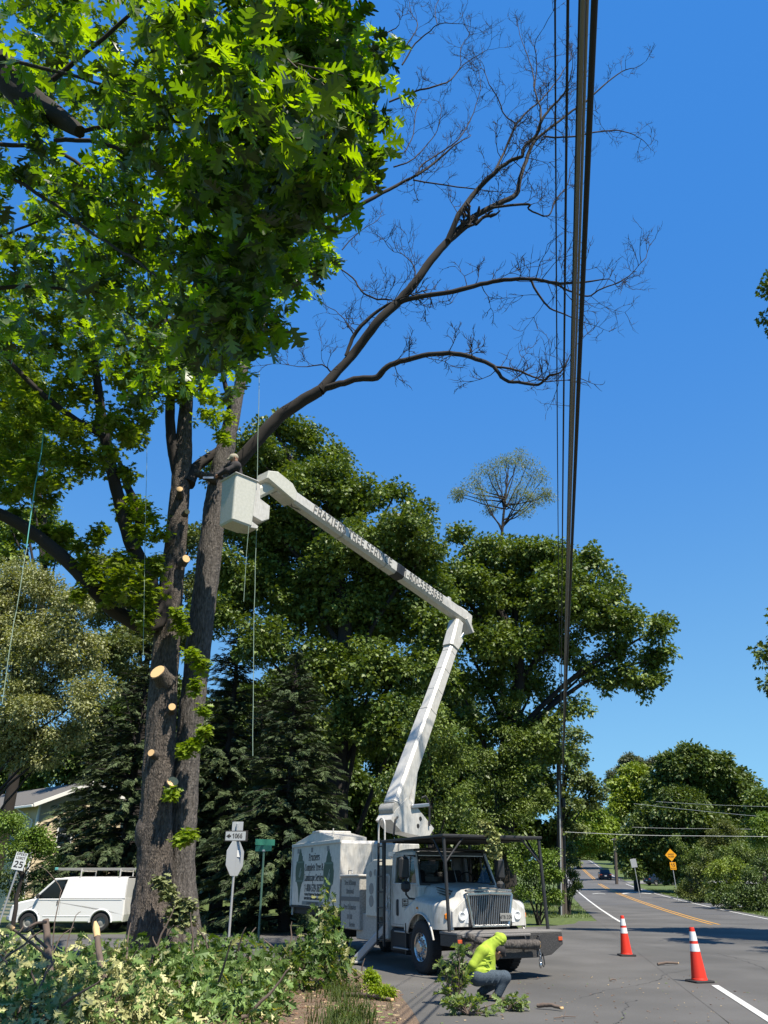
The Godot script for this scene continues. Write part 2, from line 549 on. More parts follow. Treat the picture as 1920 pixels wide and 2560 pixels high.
	M.car = flat(lin(0.02, 0.03, 0.05), 0.2, 0.4)
	M.car_white = flat(lin(0.75, 0.76, 0.78), 0.3)
	M.seat = flat(lin(0.05, 0.05, 0.055), 0.85)
	M.sunleaf = [sunleaf(0.030, 0.062, 0.009, 0.40, 0.54, 0.008), sunleaf(0.045, 0.085, 0.011, 0.54, 0.68, 0.010), sunleaf(0.018, 0.036, 0.006, 0.16, 0.24, 0.005), sunleaf(0.055, 0.10, 0.013, 0.66, 0.80, 0.014)]  # sunlit and shaded copies of one leaf; the shade is in the colour
	M.leaf = leafy(Color(1.0, 1.0, 0.45))
	M.leaf_far = leafy(Color(0.75, 0.75, 0.3), 0.5)
	M.needle = leafy(Color(0.3, 0.3, 0.2), 0.6)
	M.wilted = leafy(Color(0.5, 0.5, 0.4), 0.75)
	M.chip = leafy(Color(0.1, 0.1, 0.1), 0.9)

# ---------------------------------------------------------------- leaves and trees
func oak_leaf(curl := 0.12, fold := 0.10) -> ArrayMesh:   # a lobed leaf one unit long along +y, its face to +z
	var mb := Mb.new()
	var w := [0.015, 0.02, 0.12, 0.24, 0.25, 0.09, 0.11, 0.36, 0.43, 0.35, 0.12, 0.14, 0.36, 0.39, 0.27, 0.13, 0.17, 0.09, 0.0]
	var y := [0.0, 0.10, 0.18, 0.26, 0.33, 0.35, 0.42, 0.55, 0.63, 0.66, 0.58, 0.65, 0.82, 0.89, 0.88, 0.80, 0.92, 0.98, 1.0]
	var ym := [0.0, 0.10, 0.16, 0.22, 0.28, 0.34, 0.39, 0.44, 0.49, 0.54, 0.59, 0.63, 0.68, 0.73, 0.78, 0.83, 0.89, 0.95, 1.0]
	for s in [-1.0, 1.0]:
		var rim := []
		var rib := []
		for i in w.size():
			var nn := Vector3(-s * fold * 2.0, curl * 2.0 * ym[i], 1).normalized()
			rim.append(mb.vert(Vector3(s * w[i], y[i], fold * w[i] * 2.2 - curl * y[i] * y[i] - 0.25 * w[i] * w[i]), nn))
			rib.append(mb.vert(Vector3(0, ym[i], -curl * ym[i] * ym[i]), nn))
		for i in w.size() - 1:
			mb.face(rib[i], rim[i], rim[i + 1])
			mb.face(rib[i], rim[i + 1], rib[i + 1])
	return mb.mesh()

func small_leaf(mb: Mb, o: Vector3, b: Basis, l: float, w: float) -> void:
	var nn := b.z
	var a := mb.vert(o, nn)
	var e := mb.vert(o + b.y * l * 0.5 + b.x * w * 0.5 + b.z * w * 0.16, (nn - b.x * 0.35).normalized())
	var d := mb.vert(o + b.y * l - b.z * l * 0.12, nn)
	var f := mb.vert(o + b.y * l * 0.5 - b.x * w * 0.5 + b.z * w * 0.16, (nn + b.x * 0.35).normalized())
	mb.face(a, e, d)
	mb.face(a, d, f)

func lobed(mb: Mb, o: Vector3, b: Basis, l: float) -> void:   # a maple-like leaf of five points, cheap
	var pts := [Vector2(0, 0), Vector2(0.34, 0.10), Vector2(0.24, 0.32), Vector2(0.52, 0.52), Vector2(0.24, 0.58), Vector2(0, 1.0), Vector2(-0.24, 0.58), Vector2(-0.52, 0.52), Vector2(-0.24, 0.32), Vector2(-0.34, 0.10)]
	var mid := mb.vert(o + b.y * 0.4 * l, b.z)
	var ids := []
	for p in pts:
		ids.append(mb.vert(o + (b.x * p.x + b.y * p.y + b.z * (absf(p.x) * 0.22 - p.y * p.y * 0.15)) * l, (b.z - b.x * p.x * 0.5).normalized()))
	for i in ids.size():
		mb.face(mid, ids[i], ids[(i + 1) % ids.size()])

func clump(count: int, radius: float, leaf: float, style: String, sd: int) -> ArrayMesh:   # a spray of leaves round the end of a twig
	rng.seed = sd
	var mb := Mb.new()
	for i in count:
		var d := sphere_dir()
		var o := d * radius * pow(R(0.05, 1.0), 0.5) * Vector3(1, 0.7, 1)
		var out := (d + Vector3(0, -0.35, 0) + Vector3(R(-1, 1), R(-1, 1), R(-1, 1)) * 0.6).normalized()
		var up := (Vector3(0, 1, 0) + Vector3(R(-1, 1), R(-0.6, 0.6), R(-1, 1)) * 0.75).normalized()
		var x := out.cross(up).normalized()
		var b := Basis(x, out, x.cross(out))
		var l := leaf * R(0.7, 1.25)
		if style == "lobed":
			lobed(mb, o, b, l)
		elif style == "long":
			small_leaf(mb, o, b, l, l * 0.3)
		else:
			small_leaf(mb, o, b, l, l * 0.62)
	return mb.mesh()

func frond(sd: int) -> ArrayMesh:   # a hemlock branch end one unit long along +z, drooping
	rng.seed = sd
	var mb := Mb.new()
	for i in 26:
		var t := i / 25.0
		var o := Vector3(0, -0.22 * t * t, t)
		for s in [-1.0, 1.0]:
			var l := (0.34 * (1.0 - t) + 0.07) * R(0.6, 1.2)
			var dir := Vector3(s, R(-0.35, 0.1), 0.75).normalized()
			var up := Vector3(R(-0.3, 0.3), 1, R(-0.3, 0.3)).normalized()
			var x := dir.cross(up).normalized()
			small_leaf(mb, o, Basis(x, dir, x.cross(dir)), l, l * 0.26)
	return mb.mesh()

func prototypes() -> void:
	G.oak = [oak_leaf(0.10, 0.08), oak_leaf(0.30, 0.16), oak_leaf(-0.12, 0.2)]
	G.broad = [clump(30, 0.42, 0.19, "lobed", 1), clump(30, 0.42, 0.17, "lobed", 2), clump(26, 0.46, 0.2, "lobed", 3)]
	G.oval = [clump(44, 0.42, 0.16, "oval", 4), clump(40, 0.45, 0.17, "oval", 5), clump(48, 0.4, 0.15, "oval", 6)]
	G.far = [clump(44, 0.75, 0.36, "oval", 7), clump(40, 0.8, 0.40, "oval", 8), clump(46, 0.7, 0.33, "oval", 9)]
	G.thin = [clump(26, 0.42, 0.13, "long", 10), clump(22, 0.4, 0.15, "long", 11)]
	G.shrub = [clump(46, 0.26, 0.11, "oval", 12), clump(50, 0.24, 0.10, "oval", 13)]
	G.frond = [frond(14), frond(15)]
	G.oakspray = [oakspray(16), oakspray(17), oakspray(18)]

func oakspray(sd: int) -> ArrayMesh:   # seven lobed leaves fanned round a twig tip
	rng.seed = sd
	var mb := Mb.new()
	for i in 9:
		var a := TAU * i / 9.0 + R(-0.3, 0.3)
		var out := Vector3(cos(a), R(-0.7, 0.35), sin(a)).normalized()
		var up := (Vector3.UP + Vector3(R(-1, 1), R(-0.4, 0.4), R(-1, 1)) * 0.6).normalized()
		var x := out.cross(up).normalized()
		var b := Basis(x, out, x.cross(out))
		var l := R(0.13, 0.21)
		var o := Vector3(R(-0.06, 0.06), R(-0.1, 0.1), R(-0.06, 0.06))
		var w := [0.02, 0.20, 0.10, 0.34, 0.13, 0.36, 0.14, 0.0]
		var y := [0.05, 0.28, 0.33, 0.56, 0.52, 0.82, 0.78, 1.0]
		var ym := [0.0, 0.2, 0.3, 0.42, 0.54, 0.68, 0.8, 1.0]
		for s in [-1.0, 1.0]:
			var rim := []
			var rib := []
			for k in 8:
				var nn: Vector3 = (b.z - b.x * s * 0.3 + b.y * 0.2 * ym[k]).normalized()
				rim.append(mb.vert(o + (b.x * s * w[k] + b.y * y[k] + b.z * (w[k] * 0.2 - y[k] * y[k] * 0.14)) * l, nn))
				rib.append(mb.vert(o + (b.y * ym[k] - b.z * ym[k] * ym[k] * 0.14) * l, nn))
			for k in 7:
				mb.face(rib[k], rim[k], rim[k + 1])
				mb.face(rib[k], rim[k + 1], rib[k + 1])
	return mb.mesh()

func shades(a: Color, b: Color, count := 40) -> Array:
	var out := []
	for i in count:
		var c := a.lerp(b, R(0, 1))
		out.append(c * R(0.8, 1.15))
	return out

# Leaves over a crown given as rounded masses [centre, radius]; each mass is broken up into boughs so that the outline stays uneven and gaps stay open.
func crown_spots(masses: Array, cover: float, size: float, bough := 0.42, flatness := 0.8, gap := 0.0) -> Array:
	var out := []
	for m in masses:
		var o: Vector3 = m[0]
		var r: float = m[1]
		var nb := int(clampf(16.0 * pow(r / 1.6, 1.2), 7, 40))
		for i in nb:
			var d := sphere_dir()
			if d.y < -0.5:
				d.y = -d.y
			var br := r * bough * R(0.7, 1.2)
			var bo := o + d * (r - br * 0.8) * R(0.55, 1.08)
			if R(0, 1) < gap:
				continue
			var cnt := int(cover * 4.0 * PI * br * br / (size * size) * 1.15)
			for k in maxi(cnt, 3):
				var e := sphere_dir()
				e.y = e.y * flatness
				var p := bo + e * br * pow(R(0.15, 1.0), 0.4)
				var s := size * R(0.7, 1.25)
				out.append(Transform3D(Basis(Vector3.UP, R(0, TAU)) * Basis(Vector3(R(-1, 1), 0, R(-1, 1)).normalized(), R(-0.5, 0.5)) * Basis.from_scale(Vector3(s, s, s)), p))
	return out

func crown(parent: Node, meshes: Array, masses: Array, cover: float, size: float, tints: Array, material: Material, called := "crown", bough := 0.48, flatness := 0.8, gap := 0.0) -> void:
	var spots := crown_spots(masses, cover, size, bough, flatness, gap)
	var each := []
	for k in meshes.size():
		each.append([])
	for i in spots.size():
		each[i % meshes.size()].append(spots[i])
	for k in meshes.size():
		var cols := []
		for i in each[k].size():
			cols.append(tints[rng.randi() % tints.size()])
		if each[k].size():
			many(called, meshes[k], material, each[k], cols, parent)

func masses_at(list: Array, z: float, deep := 1.0) -> Array:   # [u, v, r] sizes read off the photograph, at that depth
	var out := []
	for m in list:
		var zz: float = z + (m[3] if m.size() > 3 else R(-1, 1) * span(m[2], m[0], m[1], z) * deep)
		out.append([at(m[0], m[1], zz), span(m[2], m[0], m[1], zz)])
	return out

func bend(p: Array, steps := 4, jitter := 0.0) -> Array:   # a smooth line through the points
	var out := []
	for i in p.size() - 1:
		var a: Vector3 = p[maxi(i - 1, 0)]
		var b: Vector3 = p[i]
		var c: Vector3 = p[i + 1]
		var d: Vector3 = p[mini(i + 2, p.size() - 1)]
		for k in steps:
			out.append(b.cubic_interpolate(c, a, d, float(k) / steps) + Vector3(R(-1, 1), R(-1, 1), R(-1, 1)) * jitter)
	out.append(p[-1])
	return out

func taper(r: Array, steps := 4) -> Array:
	var out := []
	for i in r.size() - 1:
		for k in steps:
			out.append(lerpf(r[i], r[i + 1], float(k) / steps))
	out.append(r[-1])
	return out

func trunk_and_limbs(t: Node3D, foot: Vector3, masses: Array, r: float, material: Material) -> void:
	var top: Vector3 = foot
	for m in masses:
		if m[0].y > top.y:
			top = m[0]
	var mid := Vector3.ZERO
	for m in masses:
		mid += m[0] / masses.size()
	var mb := Mb.new()
	var p := bend([foot - Vector3(0, 0.3, 0), foot.lerp(Vector3(mid.x, foot.y, mid.z), 0.08) + Vector3(0, (top.y - foot.y) * 0.34, 0), Vector3(lerpf(foot.x, mid.x, 0.4), lerpf(foot.y, top.y, 0.65), lerpf(foot.z, mid.z, 0.6)), top], 4, 0.05)
	mb.tube(p, taper([r * 1.3, r, r * 0.7, r * 0.15], 4), 10)
	part("trunk", mb, material, t)
	for i in mini(masses.size(), 14):
		var m: Vector3 = masses[i * masses.size() / mini(masses.size(), 14)][0]
		var f := clampf((m.y - foot.y) / (top.y - foot.y) - 0.22, 0.12, 0.85)
		var s: Vector3 = p[int(f * (p.size() - 1))]
		var lb := Mb.new()
		var k := s.lerp(m, 0.5) + Vector3(0, s.distance_to(m) * 0.08, 0)
		lb.tube(bend([s, k, m], 4, 0.05), taper([r * 0.35, r * 0.25, r * 0.08], 4), 6)
		part("limb", lb, material, t)

func broad_tree(called: String, label: String, foot: Vector3, masses: Array, r: float, meshes: Array, cover: float, size: float, tints: Array, group := "", bark: Material = null) -> Node3D:
	var t := thing(called, label, "tree", foot, group)
	var own := []
	for m in masses:
		own.append([m[0] - foot, m[1]])
	trunk_and_limbs(t, Vector3.ZERO, own, r, bark if bark else M.bark_dark)
	crown(t, meshes, own, cover, size, tints, M.leaf_far)
	return t

func conifer(called: String, label: String, foot: Vector3, high: float, wide: float, tints: Array, density := 1.0, start := 0.04, group := "") -> void:
	var t := thing(called, label, "conifer", foot, group)
	var mb := Mb.new()
	mb.tube([Vector3(0, -0.3, 0), Vector3(0, high * 0.5, 0), Vector3(R(-0.1, 0.1), high * 0.97, 0)], [high * 0.022, high * 0.013, 0.02], 8)
	part("trunk", mb, M.bark_dark, t)
	var spots := [[], []]
	var limbs := Mb.new()
	var y := high * start
	while y < high * 0.99:
		var f := y / high
		var reach := wide * pow(1.0 - f, 0.8) * R(0.75, 1.1) + 0.12
		for k in int(6 + 5.0 * density * (1.0 - f)):
			var a := R(0, TAU)
			var out := Vector3(cos(a), 0, sin(a))
			var l := reach * R(0.65, 1.12)
			var o := Vector3(0, y + R(-0.2, 0.2), 0)
			var tip := o + out * l + Vector3(0, -l * R(0.12, 0.36) + f * l * 0.5, 0)
			limbs.tube([o, o.lerp(tip, 0.55) + Vector3(0, l * 0.06, 0), tip], [0.03, 0.02, 0.006], 4, false)
			var q := int(2 + l * 2.6 * density)
			for j in q:
				var g := 0.25 + 0.75 * (j + R(0, 1)) / q
				var p := o.lerp(tip, g) + Vector3(0, R(-0.1, 0.1) + l * 0.05 * sin(g * PI), 0)
				var yaw := Basis(Vector3.UP, atan2(out.x, out.z) + R(-0.9, 0.9)) * Basis(Vector3.RIGHT, R(-0.1, 0.5)) * Basis(Vector3.BACK, R(-0.5, 0.5))
				var s := R(0.5, 0.95) * (0.45 + 0.5 * (1.0 - f))
				spots[j % 2].append(Transform3D(yaw * Basis.from_scale(Vector3(s, s, s)), p - yaw.z * s * 0.4))
		y += R(0.22, 0.34) / density
	part("limbs", limbs, M.bark_dark, t, "stuff")
	for k in 2:
		var cols := []
		for i in spots[k].size():
			cols.append(tints[rng.randi() % tints.size()])
		many("foliage", G.frond[k], M.needle, spots[k], cols, t)

func bush(called: String, label: String, category: String, foot: Vector3, masses: Array, meshes: Array, cover: float, size: float, tints: Array, group := "") -> void:
	var t := thing(called, label, category, foot, group)
	var own := []
	var mb := Mb.new()
	for m in masses:
		own.append([m[0] - foot, m[1]])
		mb.tube(bend([Vector3(R(-0.1, 0.1), -0.1, R(-0.1, 0.1)), (m[0] - foot) * 0.5 + Vector3(R(-0.2, 0.2), 0, R(-0.2, 0.2)), m[0] - foot + Vector3(0, m[1] * 0.5, 0)], 3), taper([0.05, 0.03, 0.01], 3), 5, false)
	part("stems", mb, M.bark_dark, t)
	crown(t, meshes, own, cover, size, tints, M.leaf_far, "foliage")

# ---------------------------------------------------------------- the ground and the roads
const RISE := [[-60, 0.0], [46, 0.0], [60, 0.12], [76, 0.34], [92, 0.62], [110, 1.0], [127, 1.55], [140, 2.3], [160, 3.3], [190, 5.0], [214, 6.4], [226, 6.85], [238, 6.75], [270, 5.4], [400, 0.0], [700, -12.0]]

func along(x: float, z: float) -> float:
	return x * ROAD.x + z * ROAD.z

func across(x: float, z: float) -> float:
	return x * SIDE.x + z * SIDE.z

func spot(s: float, t: float) -> Vector3:
	return Vector3(s * ROAD.x + t * SIDE.x, 0, s * ROAD.z + t * SIDE.z)

func rise(s: float) -> float:
	for i in RISE.size() - 1:
		if s <= RISE[i + 1][0]:
			return lerpf(RISE[i][1], RISE[i + 1][1], clampf((s - RISE[i][0]) / (RISE[i + 1][0] - RISE[i][0]), 0, 1))
	return RISE[-1][1]

func lie(s: float, t: float) -> float:   # height of the ground
	var yard := clampf((s - 48.0) / 40.0, 0.0, 1.0) * 2.2 * clampf((-t + 1.0) / 16.0, 0.0, 1.0) * (1.0 - clampf((s - 140.0) / 60.0, 0.0, 1.0))
	var verge := -0.10 * clampf((t - 11.6) / 2.0, 0.0, 1.0) * clampf((s - 46.0) / 10.0, 0.0, 1.0)
	return rise(s) + yard + verge

func gy(p: Vector3) -> Vector3:
	return Vector3(p.x, lie(along(p.x, p.z), across(p.x, p.z)), p.z)

func on_ground(u: float, v: float) -> Vector3:   # where a sight line meets the ground
	var d := ray(u, v)
	var k := 2.0
	while k < 400.0:
		var p := EYE + d * k
		if p.y < gy(p).y:
			return gy(p)
		k += 0.1
	return gy(EYE + d * 100.0)

func steps(a: float, b: float, by := 4.0) -> Array:
	var out := [a]
	var s := (floorf(a / by) + 1.0) * by
	while s < b - 0.01:
		out.append(s)
		s += by
	out.append(b)
	return out

func strip(called: String, s0: float, s1: float, ta: float, tb: float, up: float, m: Material, t_end := 999.0) -> void:   # a band along the main road from s0 to s1 between ta and tb
	var mb := Mb.new()
	var rows := []
	var ss := steps(s0, s1)
	for s in ss:
		var f: float = (s - s0) / (s1 - s0)
		var sh := (t_end - ta) * f if t_end < 900.0 else 0.0
		var row := []
		for k in 3:
			var t := lerpf(ta, tb, k / 2.0) + sh
			row.append(spot(s, t) + Vector3(0, rise(s) + up, 0))
		rows.append(row)
	mb.grid(rows, Vector3(0, -500, 0))
	part(called, mb, m, self, "structure")

func sheet(called: String, pts: Array, up: float, m: Material) -> void:
	var poly := PackedVector2Array()
	for p in pts:
		poly.append(Vector2(p[0], p[1]))
	var mb := Mb.new()
	var ids := []
	for p in poly:
		ids.append(mb.vert(Vector3(p.x, up, p.y), Vector3.UP, p))
	var tr := Geometry2D.triangulate_polygon(poly)
	for k in range(0, tr.size(), 3):
		mb.face(ids[tr[k]], ids[tr[k + 1]], ids[tr[k + 2]])
	part(called, mb, m, self, "structure")

func setting() -> void:
	var mb := Mb.new()
	var rows := []
	var ss := steps(-60, 300)
	ss.append_array([330, 380, 460, 560, 700])
	var ts := [-400, -250, -160, -110, -80, -60, -44, -32, -24, -18, -15, -11, -7, -3, 1, 3, 7, 11.6, 13.6, 20, 30, 45, 60, 90, 130, 200, 320]
	for s in ss:
		var row := []
		for t in ts:
			row.append(spot(s, t) + Vector3(0, lie(s, t), 0))
		rows.append(row)
	mb.grid(rows, Vector3(0, -800, 0))
	part("ground", mb, M.grass, self, "structure")
	strip("main_road", -60, 300, 2.3, 11.6, 0.012, M.asphalt)
	sheet("side_road", [[9.7, -36.8], [10.7, -43.0], [9.6, -43.0], [8.9, -40.6], [7.6, -38.6], [4.5, -36.2], [0.0, -34.2], [-6, -32.6], [-14, -32.2], [-60, -33.0], [-60, -25.4], [-14, -25.0], [-6, -24.2], [-3.0, -22.6], [-1.3, -20.4], [-0.45, -18.4], [0.1, -16.2], [0.35, -13.6], [0.55, -10.0], [0.75, -4.0], [0.9, 0.0], [2.2, 0.0], [4.4, -11.0]], 0.008, M.asphalt)
	strip("road_patch", 52, 63, 7.75, 10.75, 0.016, M.tar_and_shade)
	strip("road_patch", 66, 69, 3.6, 10.9, 0.016, M.tar_and_shade)
	strip("road_patch", 150, 153, 3.4, 10.9, 0.016, M.tar_and_shade)
	for q in [[1384, 2266, 1552, 2261, 0.34], [1400, 2276, 1550, 2270, 0.22]]:  # two cast shadow bars, painted across the road as dark tapering strips
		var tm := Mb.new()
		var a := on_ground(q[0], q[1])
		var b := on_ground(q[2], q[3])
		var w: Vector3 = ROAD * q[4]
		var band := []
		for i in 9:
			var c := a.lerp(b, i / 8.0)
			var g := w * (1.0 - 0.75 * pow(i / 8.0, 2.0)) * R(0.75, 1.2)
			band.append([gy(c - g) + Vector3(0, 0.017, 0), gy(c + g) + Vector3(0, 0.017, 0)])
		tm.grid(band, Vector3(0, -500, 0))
		part("painted_shadow_bar", tm, M.tar_and_shade, self, "structure")
	rng.seed = 300
	for q in [[1.6, -9.8, 4.6, -14.5], [3.2, -15.0, 7.2, -21.5], [7.5, -12.5, 8.8, -24.0], [4.0, -24.0, 9.5, -28.5], [9.8, -18.0, 7.0, -30.0], [2.6, -12.0, 6.3, -12.6]]:
		var cm := Mb.new()
		var a := Vector3(q[0], 0.019, q[1])
		var b := Vector3(q[2], 0.019, q[3])
		var n := (b - a).cross(Vector3.UP).normalized()
		var band := []
		var off := 0.0
		for i in 41:
			off += R(-0.07, 0.07)
			var c := a.lerp(b, i / 40.0) + n * off
			var g: float = R(0.003, 0.011)
			band.append([c - n * g, c + n * g])
		cm.grid(band, Vector3(0, -500, 0))
		part("crack", cm, M.tar_and_shade, self, "structure")
	strip("side_street", 126.5, 133, 11.6, 60, 0.012, M.asphalt_old)
	strip("driveway", 64, 70.5, 11.6, 25, 0.012, M.asphalt_old)
	for k in 2:
		var t := 7.12 + k * 0.33
		strip("yellow_line", 41.5, 126.5, t, t + 0.13, 0.02, M.paint_yellow)
		strip("yellow_line", 134.5, 236, t, t + 0.13, 0.02, M.paint_yellow)
	strip("edge_line", -8, 17.6, 2.68, 2.81, 0.02, M.paint_white, 2.86)
	strip("edge_line", 43, 128, 3.28, 3.42, 0.02, M.paint_white, 3.35)
	strip("edge_line", 128, 236, 3.35, 3.48, 0.02, M.paint_white)
	strip("edge_line", 30, 126, 10.95, 11.08, 0.02, M.paint_white)
	strip("edge_line", 135, 236, 10.95, 11.08, 0.02, M.paint_white)
	# the white arrow of a speed hump in the right lane
	for g in [[92.0, 9.1, 1.0], [91.0, 5.2, 0.45]]:
		var hm := Mb.new()
		for sg in [-1.0, 1.0]:
			var a := spot(g[0] + 3.0 * g[2], g[1])
			var b := spot(g[0] - 0.6 * g[2], g[1] + sg * 1.45 * g[2])
			var w: Vector3 = ROAD * 1.9 * g[2]
			var four := [a, a + w, b + w, b]
			for i in 4:
				four[i] += Vector3(0, rise(along(four[i].x, four[i].z)) + 0.035, 0)
			hm.quad(four[0], four[1], four[2], four[3])
		part("hump_arrow", hm, M.paint_white, self, "structure")
	# bare soil with chips beside the truck
	var so := Mb.new()
	var poly := PackedVector2Array([Vector2(0.75, -4), Vector2(0.62, -10), Vector2(0.42, -13.6), Vector2(0.2, -16.2), Vector2(-0.3, -18.3), Vector2(-1.1, -20.2), Vector2(-2.8, -22.4), Vector2(-6, -23.9), Vector2(-9, -24.3), Vector2(-9, -8), Vector2(-4, -4)])
	var ids := []
	for p in poly:
		ids.append(so.vert(Vector3(p.x, 0.02, p.y), Vector3.UP))
	var tr := Geometry2D.triangulate_polygon(poly)
	for k in range(0, tr.size(), 3):
		so.face(ids[tr[k]], ids[tr[k + 1]], ids[tr[k + 2]])
	part("soil", so, M.soil, self, "structure")
	litter()
	grass_tufts()

func litter() -> void:
	rng.seed = 301
	var ch := Mb.new()
	ch.tint = true
	ch.box(Vector3.ZERO, Vector3(1, 0.16, 0.35))
	var spots := []
	var cols := []
	for i in 5200:
		var p := Vector3(R(-3.2, 0.75), 0.025, R(-20.0, -9.5))
		if R(0, 1) < 0.2:
			p = Vector3(R(0.4, 6.5), 0.02, R(-18.5, -9.8))
			if R(0, 1) < 0.5:
				continue
		elif p.x > 0.35 + 0.1 * sin(p.z * 2.0) or p.x > 0.3 - maxf(0, (-p.z - 16.0)) * 0.45:
			continue
		var s := R(0.02, 0.075) * (R(0.25, 0.7) if p.x > 0.4 else 1.0)
		spots.append(Transform3D(Basis(Vector3.UP, R(0, TAU)) * Basis(Vector3.RIGHT, R(-0.5, 0.5)) * Basis.from_scale(Vector3(s, s, s)), p))
		var q := R(0, 1)
		cols.append(Color(0.22, 0.13, 0.08) * R(0.5, 1.3) if q < 0.55 else (Color(0.45, 0.34, 0.20) * R(0.7, 1.2) if q < 0.85 else Color(0.16, 0.24, 0.06)))
	var o := many("wood_chips", ch.mesh(), M.chip, spots, cols)
	tag(o, "brown wood chips and leaf litter scattered beside the truck", "wood chips", "", "stuff")

func grass_tufts() -> void:
	rng.seed = 302
	var bl := Mb.new()
	for i in 9:
		var a := R(0, TAU)
		var d := Vector3(cos(a), 0, sin(a))
		var s := d.cross(Vector3.UP) * 0.006
		var h := R(0.10, 0.26)
		var o := Vector3(R(-0.06, 0.06), 0, R(-0.06, 0.06))
		var m := o + d * h * 0.2 + Vector3(0, h * 0.6, 0)
		var e := o + d * h * R(0.4, 0.8) + Vector3(0, h * R(0.7, 1.0), 0)
		bl.quad(o - s, o + s, m + s * 0.8, m - s * 0.8)
		bl.tri(m - s * 0.8, m + s * 0.8, e)
	var spots := []
	for i in 130:
		var c := Vector3(-0.55, 0.02, -12.4) if i < 80 else Vector3(-0.75, 0.02, -15.0)
		var p := c + Vector3(rng.randfn(0, 0.2), 0, rng.randfn(0, 0.8))
		var s := R(0.7, 1.35)
		spots.append(Transform3D(Basis(Vector3.UP, R(0, TAU)) * Basis.from_scale(Vector3(s, s, s)), p))
	var o := many("tall_grass", bl.mesh(), M.leaf, spots, shades(Color(0.06, 0.10, 0.02), Color(0.12, 0.16, 0.045)))
	tag(o, "tall green grass between the brush pile and the chips", "grass", "", "stuff")
	# short grass of the verges by the pole and along the right side
	spots = []
	for i in 5200:
		var s := R(47, 110)
		var t := R(11.7, 16.5) if i % 3 else R(-2.5, 2.2)
		if (s > 63.5 and s < 71 and t > 11) or (t < 3 and s > 70):
			continue
		var p := spot(s, t)
		p.y = lie(s, t) - 0.02
		var q := R(0.5, 1.0)
		spots.append(Transform3D(Basis(Vector3.UP, R(0, TAU)) * Basis.from_scale(Vector3(q * 2.2, q, q * 2.2)), p))
	o = many("verge_grass", bl.mesh(), M.leaf_far, spots, shades(Color(0.07, 0.12, 0.02), Color(0.15, 0.20, 0.05)))
	tag(o, "short green grass on the verges of the main road", "grass", "", "stuff")

